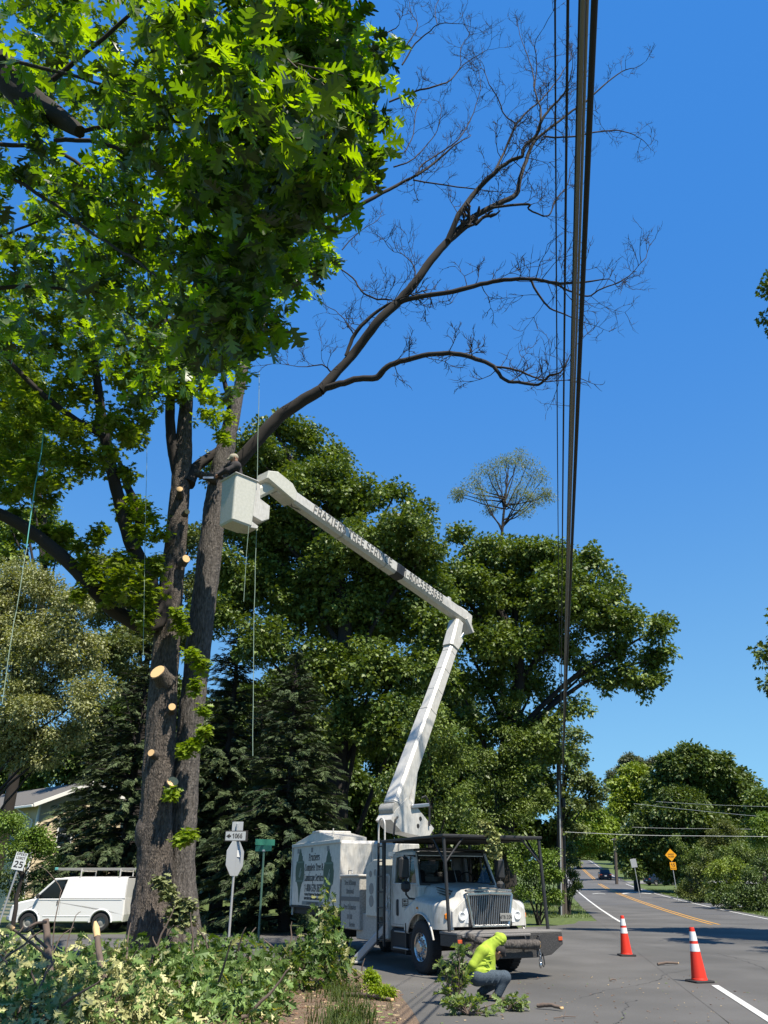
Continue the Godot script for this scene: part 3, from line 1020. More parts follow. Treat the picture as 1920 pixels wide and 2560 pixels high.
# ---------------------------------------------------------------- background trees and shrubs
func woods() -> void:
	rng.seed = 41
	var green := shades(Color(0.075, 0.13, 0.026), Color(0.19, 0.255, 0.055))
	var deep := shades(Color(0.055, 0.095, 0.022), Color(0.12, 0.175, 0.042))
	var fresh := shades(Color(0.10, 0.18, 0.02), Color(0.17, 0.25, 0.04))
	var pale := shades(Color(0.20, 0.23, 0.085), Color(0.38, 0.39, 0.20))
	var pine := shades(Color(0.035, 0.062, 0.022), Color(0.085, 0.12, 0.045))
	# the big maple straight behind the boom
	var m := masses_at([[690, 1080, 60], [760, 1120, 75], [640, 1140, 80], [690, 1210, 110], [810, 1230, 110], [850, 1160, 55], [900, 1270, 90], [985, 1240, 50], [1010, 1330, 85], [1045, 1290, 50], [1040, 1410, 75], [620, 1340, 110], [740, 1370, 130], [880, 1400, 130], [1060, 1390, 70], [1075, 1480, 75], [1090, 1570, 75], [1100, 1660, 70], [990, 1480, 110], [640, 1490, 110], [770, 1530, 130], [900, 1560, 130], [1040, 1560, 90], [660, 1630, 90], [800, 1690, 110], [930, 1700, 120], [1050, 1690, 90], [860, 1830, 100], [1000, 1830, 110], [560, 1180, 70], [590, 1260, 70], [560, 1420, 70], [540, 1560, 80]], -38, 0.9)
	broad_tree("maple_tree", "tall full green maple standing behind the white boom arms", gy(at(840, 2230, -38)), m, 0.45, G.broad, 0.75, 1.0, green, "tall trees behind the truck")
	m = masses_at([[1000, 1990, 90], [1090, 1950, 80], [1070, 1820, 80], [1130, 1890, 70], [1050, 2060, 70], [1130, 2010, 60]], -33, 0.6)
	broad_tree("understory_tree", "low leafy tree between the turret and the maple on the right", gy(at(1080, 2260, -33)), m, 0.14, G.oval, 0.8, 0.8, green)
	# the spreading maple on the right, its trunk wrapped in ivy
	m = masses_at([[1150, 1345, 42], [1215, 1400, 70], [1290, 1400, 75], [1380, 1410, 80], [1470, 1420, 65], [1530, 1480, 60], [1580, 1570, 60], [1640, 1580, 38], [1620, 1660, 50], [1640, 1700, 28], [1550, 1640, 60], [1500, 1550, 85], [1400, 1510, 110], [1280, 1500, 110], [1170, 1480, 90], [1150, 1590, 90], [1260, 1620, 100], [1380, 1630, 90], [1470, 1680, 55], [1440, 1770, 45], [1530, 1720, 35], [1330, 1730, 70], [1230, 1730, 70], [1150, 1720, 70], [1380, 1810, 40], [1600, 1720, 38], [1655, 1640, 38], [1570, 1690, 36], [1660, 1560, 28], [1110, 1440, 50], [1340, 1850, 60], [1300, 1930, 60], [1385, 1890, 44], [1350, 2010, 50], [1300, 1820, 60], [1240, 1820, 60], [1180, 1820, 60]], -46, 0.8)
	var t := broad_tree("maple_tree", "wide spreading maple with ivied trunk, behind the wires left of the road", gy(at(1262, 2200, -46)), m, 0.5, G.broad, 0.75, 1.1, green, "tall trees behind the truck")
	var ivy := masses_at([[1262, 1700, 34], [1258, 1760, 36], [1262, 1830, 38], [1262, 1900, 40], [1266, 1970, 44], [1262, 2040, 46], [1258, 2110, 50], [1285, 1760, 40], [1290, 1860, 44], [1295, 1950, 40], [1240, 1640, 30], [1180, 1990, 55], [1190, 2080, 60], [1320, 2030, 45], [1210, 1900, 50]], -45, 0.2)
	var own := []
	for q in ivy:
		own.append([q[0] - t.position, q[1]])
	crown(t, G.oval, own, 1.0, 0.8, green, M.leaf_far, "ivy")
	# a thin feathery tree above the maples
	var loc := thing("locust_tree", "tall thin feathery tree rising above the maples against blue sky", "tree", gy(at(1258, 2190, -54)))
	var mb := Mb.new()
	var lp := [Vector3.ZERO]
	for q in [[1256, 1700, 0.2], [1252, 1420, 0.16], [1256, 1320, 0.13], [1264, 1240, 0.09], [1272, 1160, 0.03]]:
		lp.append(at(q[0], q[1], -54) - loc.position)
	mb.tube(bend(lp, 3), taper([0.3, 0.2, 0.14, 0.1, 0.08, 0.02], 3), 8)
	part("trunk", mb, M.bark_dark, loc)
	var lm := masses_at([[1290, 1160, 34], [1232, 1168, 26], [1318, 1165, 30], [1192, 1200, 26], [1352, 1205, 30], [1250, 1195, 28], [1300, 1220, 36], [1160, 1225, 24], [1200, 1240, 24], [1340, 1255, 24], [1310, 1280, 26], [1230, 1280, 20], [1145, 1240, 12], [1360, 1230, 16], [1265, 1150, 20], [1300, 1140, 20], [1215, 1180, 22], [1335, 1180, 24], [1150, 1238, 20], [1368, 1240, 14], [1240, 1225, 26], [1315, 1245, 26], [1285, 1255, 22], [1185, 1215, 24]], -54, 0.8)
	own = []
	for q in lm:
		own.append([q[0] - loc.position, q[1]])
		var br := Mb.new()
		var s0: Vector3 = at(1256, 1330, -54).lerp(at(1268, 1190, -54), R(0, 0.8)) - loc.position
		br.tube(bend([s0, s0.lerp(own[-1][0], 0.5) - Vector3(0, 0.15, 0), own[-1][0]], 3, 0.08), taper([0.07, 0.045, 0.02], 3), 5, false)
		part("limb", br, M.bark_dark, loc)
	crown(loc, G.thin, own, 1.0, 1.2, shades(Color(0.14, 0.17, 0.07), Color(0.24, 0.27, 0.12)), M.leaf, "crown", 0.5, 0.6, 0.22)
	# hemlocks behind the trunks and the truck
	conifer("hemlock_tree", "dark green hemlock with drooping boughs, between tree trunks and truck", gy(at(715, 2200, -34)), 11.2, 4.4, pine, 1.25, 0.05, "hemlocks behind the side road")
	conifer("hemlock_tree", "tall dark hemlock close behind the two tree trunks", gy(at(545, 2200, -39)), 15.0, 4.4, pine, 1.1, 0.12, "hemlocks behind the side road")
	conifer("hemlock_tree", "dark hemlock above the roof rack of the white van", gy(at(300, 2200, -38)), 12.5, 4.6, pine, 1.1, 0.10, "hemlocks behind the side road")
	conifer("hemlock_tree", "dark hemlock beside the cream house, left of the other hemlocks", gy(at(205, 2190, -43)), 11.0, 3.3, pine, 1.0, 0.16, "hemlocks behind the side road")
	conifer("hemlock_tree", "dark hemlock in the gap between white box and tall hemlock", gy(at(630, 2195, -47)), 12.0, 5.0, pine, 0.9, 0.1, "hemlocks behind the side road")
	# pale flowering tree at the left edge and the darker wood behind it
	m = masses_at([[180, 1520, 60], [230, 1640, 60], [120, 1650, 80], [0, 1500, 80], [200, 1740, 60], [-20, 1580, 90], [80, 1800, 80], [250, 1720, 50], [190, 1840, 60], [0, 1840, 80], [110, 1900, 60], [40, 1920, 60], [40, 1440, 70], [110, 1500, 80], [40, 1560, 90], [150, 1580, 80], [60, 1650, 90], [180, 1680, 70], [110, 1750, 80], [30, 1760, 80], [210, 1780, 60], [150, 1840, 60], [60, 1860, 70], [-40, 1650, 90], [200, 1610, 50]], -35, 0.7)
	broad_tree("pale_tree", "pale yellowish leafy tree at the left edge above the house", gy(at(-110, 2200, -35)), m, 0.2, G.oval, 0.85, 0.85, pale)
	m = masses_at([[290, 1440, 60], [240, 1420, 50], [330, 1500, 70], [250, 1520, 70], [350, 1600, 80], [280, 1640, 80], [330, 1720, 70], [480, 1360, 60], [500, 1480, 70], [440, 1600, 70], [380, 1430, 45]], -50, 0.7)
	broad_tree("background_tree", "grey green leafy tree seen between the left limb and trunks", gy(at(320, 2190, -50)), m, 0.25, G.broad, 0.8, 1.1, shades(Color(0.11, 0.15, 0.05), Color(0.22, 0.25, 0.11)))
	m = masses_at([[40, 960, 80], [100, 1040, 70], [30, 1090, 80], [110, 1150, 60], [20, 1180, 70], [100, 1300, 60], [150, 1350, 50], [60, 1330, 60], [-20, 1350, 70], [130, 1390, 45], [-30, 1230, 60], [20, 1400, 50]], -42, 0.6)
	broad_tree("background_tree", "green tree behind the big limb at the left edge", gy(at(-10, 2190, -42)), m, 0.25, G.broad, 0.75, 1.0, shades(Color(0.12, 0.20, 0.025), Color(0.24, 0.32, 0.045)))
	m = masses_at([[30, 1930, 60], [90, 1950, 46], [-30, 1960, 60], [130, 1900, 50], [60, 1880, 60], [-40, 1880, 70]], -68, 0.5)
	broad_tree("background_tree", "green trees rising behind the roof of the cream house", gy(at(30, 2180, -68)), m, 0.25, G.far, 0.9, 0.9, green)
	# young bright tree and shrubs in front of the house
	m = masses_at([[30, 2060, 34], [105, 2115, 24], [20, 2060, 40], [60, 2100, 34], [20, 2120, 45], [95, 2090, 22], [70, 2140, 36], [-20, 2090, 50], [110, 2130, 20]], -31, 0.6)
	broad_tree("young_tree", "young bright green leafy tree in front of the cream house", gy(at(40, 2270, -31)), m, 0.07, G.oval, 0.8, 0.6, fresh)
	m = masses_at([[90, 2200, 38], [40, 2230, 40], [120, 2235, 28], [60, 2270, 30], [10, 2200, 40], [140, 2170, 34]], -36.5, 0.6)
	bush("dark_shrub", "dark shrub behind the nose of the white van", "shrub", gy(at(70, 2290, -36.5)), m, G.shrub, 0.9, 0.9, deep)
	m = masses_at([[225, 2180, 24], [330, 2170, 40], [430, 2180, 50], [500, 2170, 45], [260, 2150, 40], [620, 2190, 40]], -39, 0.6)
	bush("dark_shrub", "low dark shrubs under the hemlocks behind the van", "shrub", gy(at(330, 2240, -39)), m, G.shrub, 0.8, 1.0, deep)
	# by the pole
	m = masses_at([[1335, 2130, 30], [1345, 2180, 38], [1375, 2150, 24], [1370, 2210, 34], [1320, 2200, 36], [1350, 2250, 36], [1390, 2190, 20], [1300, 2160, 34], [1385, 2245, 20], [1310, 2240, 34]], -39, 0.5)
	bush("roadside_bush", "bright leafy bush between the truck bumper and the pole", "bush", gy(at(1345, 2298, -39)), m, G.oval, 0.7, 0.65, fresh)
	m = masses_at([[1425, 2150, 18], [1430, 2190, 18], [1440, 2215, 14], [1425, 2120, 16], [1428, 2230, 14]], -50, 0.5)
	bush("vine_tangle", "dark hanging vine tangle on the right of the pole", "vine", gy(at(1420, 2270, -50)), m, G.shrub, 0.8, 0.9, deep)
	m = masses_at([[1440, 1845, 32], [1425, 1880, 36], [1455, 1915, 34], [1430, 1950, 42], [1470, 1960, 34], [1490, 1985, 26], [1420, 2010, 42], [1470, 2010, 34], [1410, 2080, 42], [1440, 2080, 34], [1405, 2150, 38]], -62, 0.7)
	broad_tree("roadside_tree", "dark leafy tree right behind the utility pole", gy(at(1405, 2215, -62)), m, 0.3, G.broad, 0.6, 1.1, shades(Color(0.085, 0.13, 0.03), Color(0.18, 0.22, 0.07)))
	# the far end of the road
	m = masses_at([[1480, 2045, 34], [1455, 2075, 38], [1510, 2075, 36], [1485, 2095, 44], [1445, 2108, 34], [1515, 2105, 32], [1465, 2115, 30], [1430, 2125, 24]], -170, 0.5)
	broad_tree("light_green_tree", "rounded light green tree beyond the end of the road", gy(at(1446, 2160, -170)), m, 0.4, G.far, 0.9, 1.3, shades(Color(0.15, 0.23, 0.025), Color(0.26, 0.34, 0.05)))
	m = masses_at([[1540, 2050, 26], [1550, 2100, 26], [1545, 2140, 22], [1420, 2050, 26], [1415, 2110, 26], [1405, 2080, 26]], -190, 0.6)
	broad_tree("far_tree", "dark far trees beyond the crest of the road", gy(at(1545, 2160, -190)), m, 0.4, G.far, 0.9, 1.6, deep)
	m = masses_at([[1430, 2120, 28], [1465, 2125, 26], [1500, 2122, 26], [1535, 2120, 28], [1480, 2145, 18], [1515, 2145, 20], [1450, 2145, 18], [1550, 2150, 20]], -262, 0.4)
	broad_tree("far_tree", "dark far trees closing the view beyond the end of the road", gy(at(1500, 2160, -262)), m, 0.4, G.far, 1.0, 1.6, deep)
	m = masses_at([[1462, 2150, 9], [1470, 2148, 9], [1480, 2150, 8]], -222, 0.3)
	bush("far_bush", "small bush on the crest of the road", "bush", gy(at(1470, 2156, -222)), m, G.far, 1.0, 1.0, green)
	# dark woods filling in behind
	m = masses_at([[200, 1900, 80], [300, 1820, 90], [420, 1780, 90], [380, 1930, 90], [480, 1900, 90], [250, 2050, 80], [420, 2060, 90], [540, 2040, 90], [560, 1850, 90], [150, 2080, 60], [330, 2150, 60], [480, 2160, 60]], -62, 0.6)
	broad_tree("background_tree", "dark wood behind the hemlocks on the left", gy(at(380, 2200, -62)), m, 0.3, G.far, 0.9, 0.9, deep)
	m = masses_at([[620, 1800, 90], [720, 1760, 90], [820, 1880, 90], [680, 1930, 100], [780, 2030, 90], [860, 1990, 90], [640, 2080, 80], [740, 2140, 70], [860, 2120, 80], [920, 2060, 80], [940, 1840, 90]], -60, 0.6)
	broad_tree("background_tree", "dark wood behind the chip box and the lower boom", gy(at(780, 2200, -60)), m, 0.3, G.far, 0.9, 0.9, deep)
	m = masses_at([[1010, 1900, 90], [1100, 1780, 90], [1150, 1930, 90], [1040, 2030, 80], [1130, 2090, 80], [1230, 2050, 90], [1320, 1980, 80], [1300, 2110, 70], [1340, 1870, 70], [1200, 2160, 60], [1060, 2140, 70], [1380, 2110, 50]], -64, 0.6)
	broad_tree("background_tree", "dark wood behind the cab and front canopy", gy(at(1150, 2200, -64)), m, 0.3, G.far, 0.9, 0.9, deep)
	m = masses_at([[1570, 2150, 30], [1620, 2170, 30], [1680, 2150, 40], [1750, 2160, 40], [1820, 2150, 45], [1890, 2150, 45], [1930, 2120, 45], [1880, 2090, 40]], -135, 0.5)
	broad_tree("background_tree", "dark far trees filling the gap under the dark maple", gy(at(1760, 2190, -135)), m, 0.3, G.far, 0.9, 1.3, deep)
	# right side: pine top, light maple, big dark maple
	rng.seed = 47
	var pt := thing("pine_tree", "grey green pine showing above the light maple on the right", "tree", gy(at(1590, 2190, -125)))
	var pm := Mb.new()
	pm.tube([Vector3.ZERO, at(1590, 1900, -125) - pt.position], [0.5, 0.1], 8)
	part("trunk", pm, M.bark_dark, pt)
	var pl := masses_at([[1575, 1895, 14], [1560, 1905, 12], [1550, 1925, 14], [1530, 1940, 12], [1595, 1905, 14], [1612, 1915, 12], [1632, 1905, 12], [1622, 1920, 10], [1645, 1900, 8], [1600, 1925, 16], [1525, 1955, 12], [1520, 1975, 10], [1580, 1925, 18]], -125, 0.8)
	own = []
	for q in pl:
		own.append([q[0] - pt.position, q[1]])
	crown(pt, G.far, own, 0.55, 0.7, shades(Color(0.10, 0.12, 0.07), Color(0.18, 0.20, 0.12)), M.leaf_far, "crown", 0.6, 0.5)
	m = masses_at([[1590, 1945, 38], [1560, 1975, 32], [1620, 1970, 36], [1590, 1990, 40], [1555, 2015, 30], [1610, 2020, 36]], -98, 0.6)
	broad_tree("light_maple", "light yellow green maple crown left of the big dark maple", gy(at(1590, 2200, -98)), m, 0.3, G.far, 0.85, 1.0, shades(Color(0.17, 0.24, 0.02), Color(0.27, 0.34, 0.045)))
	m = masses_at([[1735, 1905, 42], [1690, 1930, 44], [1790, 1925, 46], [1835, 1960, 44], [1750, 1960, 66], [1660, 1975, 46], [1865, 1990, 34], [1820, 2020, 62], [1700, 2030, 70], [1770, 2070, 66], [1640, 2050, 50], [1860, 2070, 44], [1600, 2080, 44], [1690, 2100, 60], [1810, 2110, 54], [1620, 2140, 50], [1740, 2140, 60], [1570, 2120, 30], [1680, 2170, 44], [1590, 2170, 30]], -92, 0.8)
	broad_tree("dark_maple", "big rounded dark maple right of the road", gy(at(1730, 2225, -92)), m, 0.6, G.far, 0.85, 0.95, shades(Color(0.065, 0.11, 0.025), Color(0.145, 0.195, 0.05)))
	m = masses_at([[1900, 2010, 34], [1925, 2040, 40], [1890, 2060, 30], [1930, 2090, 40]], -80, 0.6)
	broad_tree("edge_tree", "olive tree at the right edge beside the dark maple", gy(at(1910, 2220, -80)), m, 0.3, G.far, 0.85, 0.85, green)
	# shrubs and hedges of the right verge
	var hz := [
		["spiky_shrub", "tall olive shrub with upright spiky tips under the dark maple", "shrub", [[1800, 2070, 24], [1790, 2095, 28], [1825, 2085, 26], [1770, 2105, 20], [1840, 2110, 20], [1805, 2120, 30]], -70, shades(Color(0.08, 0.105, 0.022), Color(0.15, 0.17, 0.045))],
		["bright_shrub", "bright green tall shrub at the right edge", "shrub", [[1895, 2070, 26], [1915, 2050, 22], [1900, 2105, 30], [1925, 2090, 26]], -60, fresh],
		["sign_shrub", "loose shrub growing over the yellow sign", "shrub", [[1702, 2120, 13], [1712, 2150, 15], [1718, 2180, 18], [1690, 2098, 10], [1708, 2210, 14], [1732, 2150, 22], [1745, 2130, 18]], -76.5, green],
		["olive_hedge", "olive hedge right of the yellow sign", "hedge", [[1740, 2180, 26], [1765, 2160, 24], [1725, 2215, 22], [1755, 2215, 26], [1785, 2150, 22], [1705, 2235, 16], [1740, 2240, 20]], -68, shades(Color(0.075, 0.11, 0.02), Color(0.14, 0.17, 0.04))],
		["yellow_hedge", "bright yellow green clipped hedge on the right verge", "hedge", [[1800, 2175, 28], [1835, 2165, 26], [1785, 2195, 22], [1825, 2205, 28], [1860, 2185, 26], [1800, 2225, 22]], -58, shades(Color(0.15, 0.22, 0.025), Color(0.26, 0.33, 0.05))],
		["dark_hedge", "dark green hedge at the right edge above the driveway", "hedge", [[1885, 2200, 32], [1915, 2170, 32], [1860, 2235, 28], [1905, 2245, 34], [1820, 2245, 22], [1930, 2220, 34], [1870, 2262, 18]], -54, deep],
		["clipped_hedge", "dark clipped hedge running along the right verge at ground level", "hedge", [[1790, 2246, 20], [1812, 2249, 22], [1840, 2254, 24], [1880, 2260, 26], [1920, 2266, 27], [1820, 2232, 20], [1880, 2240, 22]], -57, deep],
		["low_hedge", "long low hedge behind the right hedges", "hedge", [[1850, 2130, 30], [1885, 2140, 28], [1910, 2130, 28], [1815, 2140, 26]], -64, green]]
	for h in hz:
		m = masses_at(h[3], h[4], 0.5)
		var c := Vector3.ZERO
		for q in m:
			c += q[0] / m.size()
		bush(h[0], h[1], h[2], gy(c), m, G.oval, 1.5, 0.8, h[5])
	# a tall tree outside the right edge: a few sprigs show and its shade falls on the road
	rng.seed = 52
	m = masses_at([[1952, 720, 60], [1965, 800, 60], [1950, 1640, 62], [1965, 1560, 62], [1960, 1720, 50]], -25.0, 0.4)
	m.append_array([[Vector3(16.0, 8.0, -20.5), 2.6], [Vector3(18.6, 8.5, -24.2), 3.3], [Vector3(19.0, 11.0, -25.0), 3.0], [Vector3(19.4, 14.0, -25.5), 3.6], [Vector3(20.5, 18.5, -25.0), 3.2], [Vector3(18.6, 7.5, -23.0), 3.2], [Vector3(20.0, 12.0, -26.0), 4.0], [Vector3(20.0, 22.5, -24.6), 2.2]])
	broad_tree("edge_maple", "tree at the right edge showing only a few leafy sprigs", Vector3(19.5, 0, -25), m, 0.35, G.broad, 0.7, 0.9, deep)

# ---------------------------------------------------------------- the two big trunks, the dead limbs, the near leaves
func photo_line(list: Array, z0: float, z1: float, sway := 0.0) -> Array:
	var out := []
	for i in list.size():
		out.append(at(list[i][0], list[i][1], lerpf(z0, z1, float(i) / (list.size() - 1)) + (R(-sway, sway) if i else 0.0)))
	return out

func shift(p: Array, by: Vector3) -> Array:
	var out := []
	for q in p:
		out.append(q - by)
	return out

func stub(t: Node3D, o: Vector3, d: Vector3, r: float, l: float, called := "cut_stub") -> void:   # a sawn branch with its pale end
	var mb := Mb.new()
	mb.tube([o, o + d * l * 0.5, o + d * l], [r * 1.3, r * 1.05, r], 14, true, 0.08, 9)
	var b := part(called, mb, M.bark, t)
	var e := Mb.new()
	e.tube([o + d * (l - 0.004), o + d * (l + 0.012)], [r * 0.93, r * 0.90], 14)
	part("cut_face", e, M.cut, b)

func live_oak() -> void:
	rng.seed = 61
	var z := -18.6
	var foot := Vector3(at(392, 2400, z).x, 0, z)
	var t := thing("oak_tree", "leafy oak with sawn branch stubs, left trunk of the two", "tree", foot)
	var p := [Vector3(0, -0.2, 0)]
	for q in [[382, 2330], [384, 2200], [390, 2050], [397, 1900], [410, 1700], [425, 1500], [440, 1350], [448, 1250], [457, 1150], [462, 1060], [470, 960], [478, 860], [486, 720]]:
		p.append(at(q[0], q[1], z) - foot)
	var mb := Mb.new()
	mb.tube(bend(p, 7), taper([0.70, 0.54, 0.375, 0.355, 0.335, 0.325, 0.305, 0.27, 0.25, 0.235, 0.20, 0.155, 0.125, 0.09], 7), 64, true, 0.10, 5, 2.0)
	part("trunk", mb, M.bark, t)
	var limbs := [
		[[[440, 1390], [395, 1560], [300, 1535], [240, 1480], [180, 1415], [100, 1345], [30, 1300], [-60, 1260]], -18.6, -16.5, [0.16, 0.185, 0.175, 0.165, 0.155, 0.145, 0.135, 0.12]],
		[[[405, 1560], [370, 1440], [325, 1350], [295, 1240], [270, 1130], [252, 1030], [240, 930], [215, 800]], -18.6, -16.5, [0.2, 0.18, 0.17, 0.15, 0.14, 0.12, 0.1, 0.06]],
		[[[330, 1380], [350, 1290], [320, 1220], [300, 1160]], -18.0, -19.0, [0.14, 0.12, 0.1, 0.07]],
		[[[450, 1190], [432, 1120], [425, 1040], [428, 950], [420, 850], [400, 720]], -18.6, -18.0, [0.2, 0.15, 0.13, 0.12, 0.1, 0.06]],
		[[[470, 1210], [488, 1170], [520, 1145], [552, 1120], [560, 1080], [575, 1010]], -18.6, -19.6, [0.2, 0.15, 0.13, 0.12, 0.1, 0.06]],
		[[[262, 1090], [190, 1050], [100, 980], [20, 900]], -17.0, -15.5, [0.08, 0.08, 0.07, 0.05]]]
	for l in limbs:
		var lb := Mb.new()
		lb.tube(shift(bend(photo_line(l[0], l[1], l[2]), 5), foot), taper(l[3], 5), 22, true, 0.09, 6, 1.5)
		part("limb", lb, M.bark_dark, t)
	for s in [[398, 1685, 0.20, 0.30, -0.35, 0.45], [430, 1770, 0.09, 0.2, 0.2, 0.1], [382, 1885, 0.085, 0.18, -0.2, 0.15], [430, 1960, 0.135, 0.32, 0.35, 0.55], [450, 1228, 0.09, 0.16, 0.1, 0.2], [465, 1282, 0.075, 0.10, 0.5, 0.0], [462, 1400, 0.11, 0.14, 0.6, 0.1]]:
		var d := Vector3(s[4], s[5], 0.8).normalized()
		stub(t, at(s[0], s[1], z + 0.42) - foot - d * s[3], d, s[2], s[3] + 0.08)
	# burl on the trunk low down
	var bu := Mb.new()
	bu.ball(at(368, 2080, z + 0.05) - foot, Vector3(0.27, 0.42, 0.3), 10, 14)
	part("burl", bu, M.bark, t)
	# foliage, brighter where it is young
	var m := masses_at([[60, 960, 85], [110, 920, 80], [20, 900, 80], [180, 900, 80], [60, 1010, 80], [160, 980, 70], [90, 1120, 70], [20, 1150, 70], [200, 1140, 50], [40, 1230, 50], [90, 1230, 50], [260, 920, 70], [330, 960, 60], [440, 900, 60], [360, 1060, 40], [30, 1070, 80], [120, 1030, 75], [150, 1150, 60], [60, 1180, 70], [120, 1260, 45], [20, 1260, 50], [-30, 1150, 70], [170, 1080, 50], [220, 980, 70], [240, 1070, 50], [300, 1050, 52], [335, 1110, 42], [275, 1160, 50], [310, 1190, 40], [420, 960, 50], [370, 900, 70], [400, 860, 80], [300, 860, 80], [120, 850, 100], [30, 850, 90], [220, 800, 100], [390, 980, 50], [350, 1010, 42], [500, 780, 60], [470, 850, 70], [160, 1330, 26], [200, 1370, 34], [110, 1330, 26], [240, 1450, 50], [290, 1460, 52], [330, 1440, 56], [280, 1500, 44], [340, 1490, 50], [220, 1420, 40], [140, 1370, 36], [70, 1320, 34], [350, 1560, 34], [390, 1420, 40], [370, 1490, 36], [360, 1540, 36], [200, 1490, 26], [40, 1290, 24], [340, 1330, 42], [300, 1400, 40], [260, 1340, 34]], -17.4, 0.7)
	var fill := []
	for i in 6:
		for k in 8:
			var u := -10.0 + i * 72.0 + R(-24, 24)
			var v := 730.0 + k * 72.0 + R(-24, 24)
			if (u > 300 and v > 960) or (u > 130 and v > 1215) or (u > 60 and u < 130 and v > 1270):
				continue
			fill.append([u, v, R(40, 56)])
	m.append_array(masses_at(fill, -16.0, 0.8))
	var own := []
	for q in m:
		own.append([q[0] - foot, q[1]])
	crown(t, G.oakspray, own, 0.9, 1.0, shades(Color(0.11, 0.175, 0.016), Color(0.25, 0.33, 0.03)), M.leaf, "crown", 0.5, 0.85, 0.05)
	# the crown above, high and seen from below through the near leaves
	var high := []
	for i in 9:
		for k in 9:
			var u := i * 100.0 - 30.0 + R(-30, 30)
			var v := k * 100.0 - 60.0 + R(-30, 30)
			var edge := 860.0 if v < 420 else lerpf(860, 560, (v - 420.0) / 480.0)
			if u < edge - 60:
				high.append([u, v, R(55, 80)])
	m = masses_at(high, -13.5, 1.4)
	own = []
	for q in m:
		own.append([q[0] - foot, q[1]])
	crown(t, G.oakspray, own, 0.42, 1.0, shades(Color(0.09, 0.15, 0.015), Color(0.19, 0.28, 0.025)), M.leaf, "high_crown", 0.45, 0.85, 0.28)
	m = masses_at([[430, 890, 52], [395, 950, 46], [470, 830, 54], [545, 880, 46], [350, 850, 60], [455, 985, 34], [500, 900, 46], [580, 830, 40], [310, 1260, 40], [350, 1270, 45], [380, 1300, 40], [330, 1290, 40], [395, 1340, 30], [500, 960, 44], [530, 1000, 46], [550, 1060, 42], [515, 1050, 40], [480, 930, 44], [560, 1100, 26], [475, 1640, 24], [500, 1660, 22], [488, 1720, 22], [455, 1570, 24], [445, 1540, 20], [505, 1780, 14], [460, 1880, 22], [490, 1860, 18], [430, 1985, 10], [450, 2100, 16], [470, 2090, 14], [510, 1830, 14]], -18.0, 0.3)
	own = []
	for q in m:
		own.append([q[0] - foot, q[1]])
	crown(t, G.oakspray, own, 0.75, 0.85, shades(Color(0.17, 0.27, 0.018), Color(0.30, 0.40, 0.035)), M.leaf, "young_foliage", 0.45)
	# torn leafy branch lying against the foot
	m = masses_at([[400, 2210, 20], [420, 2240, 26], [440, 2270, 26], [470, 2265, 22], [465, 2300, 20], [430, 2300, 18]], -17.7, 0.2)
	own = []
	for q in m:
		own.append([q[0] - foot, q[1]])
	var bt := thing("fallen_branch", "leafy torn branch leaning against the foot of the oak", "branch", foot)
	crown(bt, G.oakspray, own, 0.7, 0.75, shades(Color(0.09, 0.12, 0.03), Color(0.26, 0.28, 0.12)), M.wilted, "foliage")
	var sb := Mb.new()
	sb.tube(shift(bend(photo_line([[455, 2320], [430, 2260], [400, 2190]], -17.7, -17.9), 4), foot), [0.03, 0.03, 0.03, 0.03, 0.02, 0.02, 0.02, 0.012], 6)
	part("stem", sb, M.stick, bt)

var dead_parts := []

func twigs(mb: Mb, p: Vector3, d: Vector3, l: float, r: float, deep: int) -> void:
	var path := [p]
	var q := p
	var dd := d
	var n := 4
	for i in n:
		dd = (dd + Vector3(R(-1, 1), R(-0.6, 0.9), R(-1, 1)) * 0.42).normalized()
		q += dd * l / n
		path.append(q)
		if deep > 0 and i > 0:
			for s in (2 if R(0, 1) < 0.55 else 1):
				var side := (dd + Vector3(R(-1, 1), R(-0.7, 1), R(-1, 1)) * 0.95).normalized()
				twigs(mb, q, side, l * R(0.35, 0.62), r * 0.72, deep - 1)
	mb.tube(path, [r, r * 0.85, r * 0.7, r * 0.55, r * 0.35], 4, false)

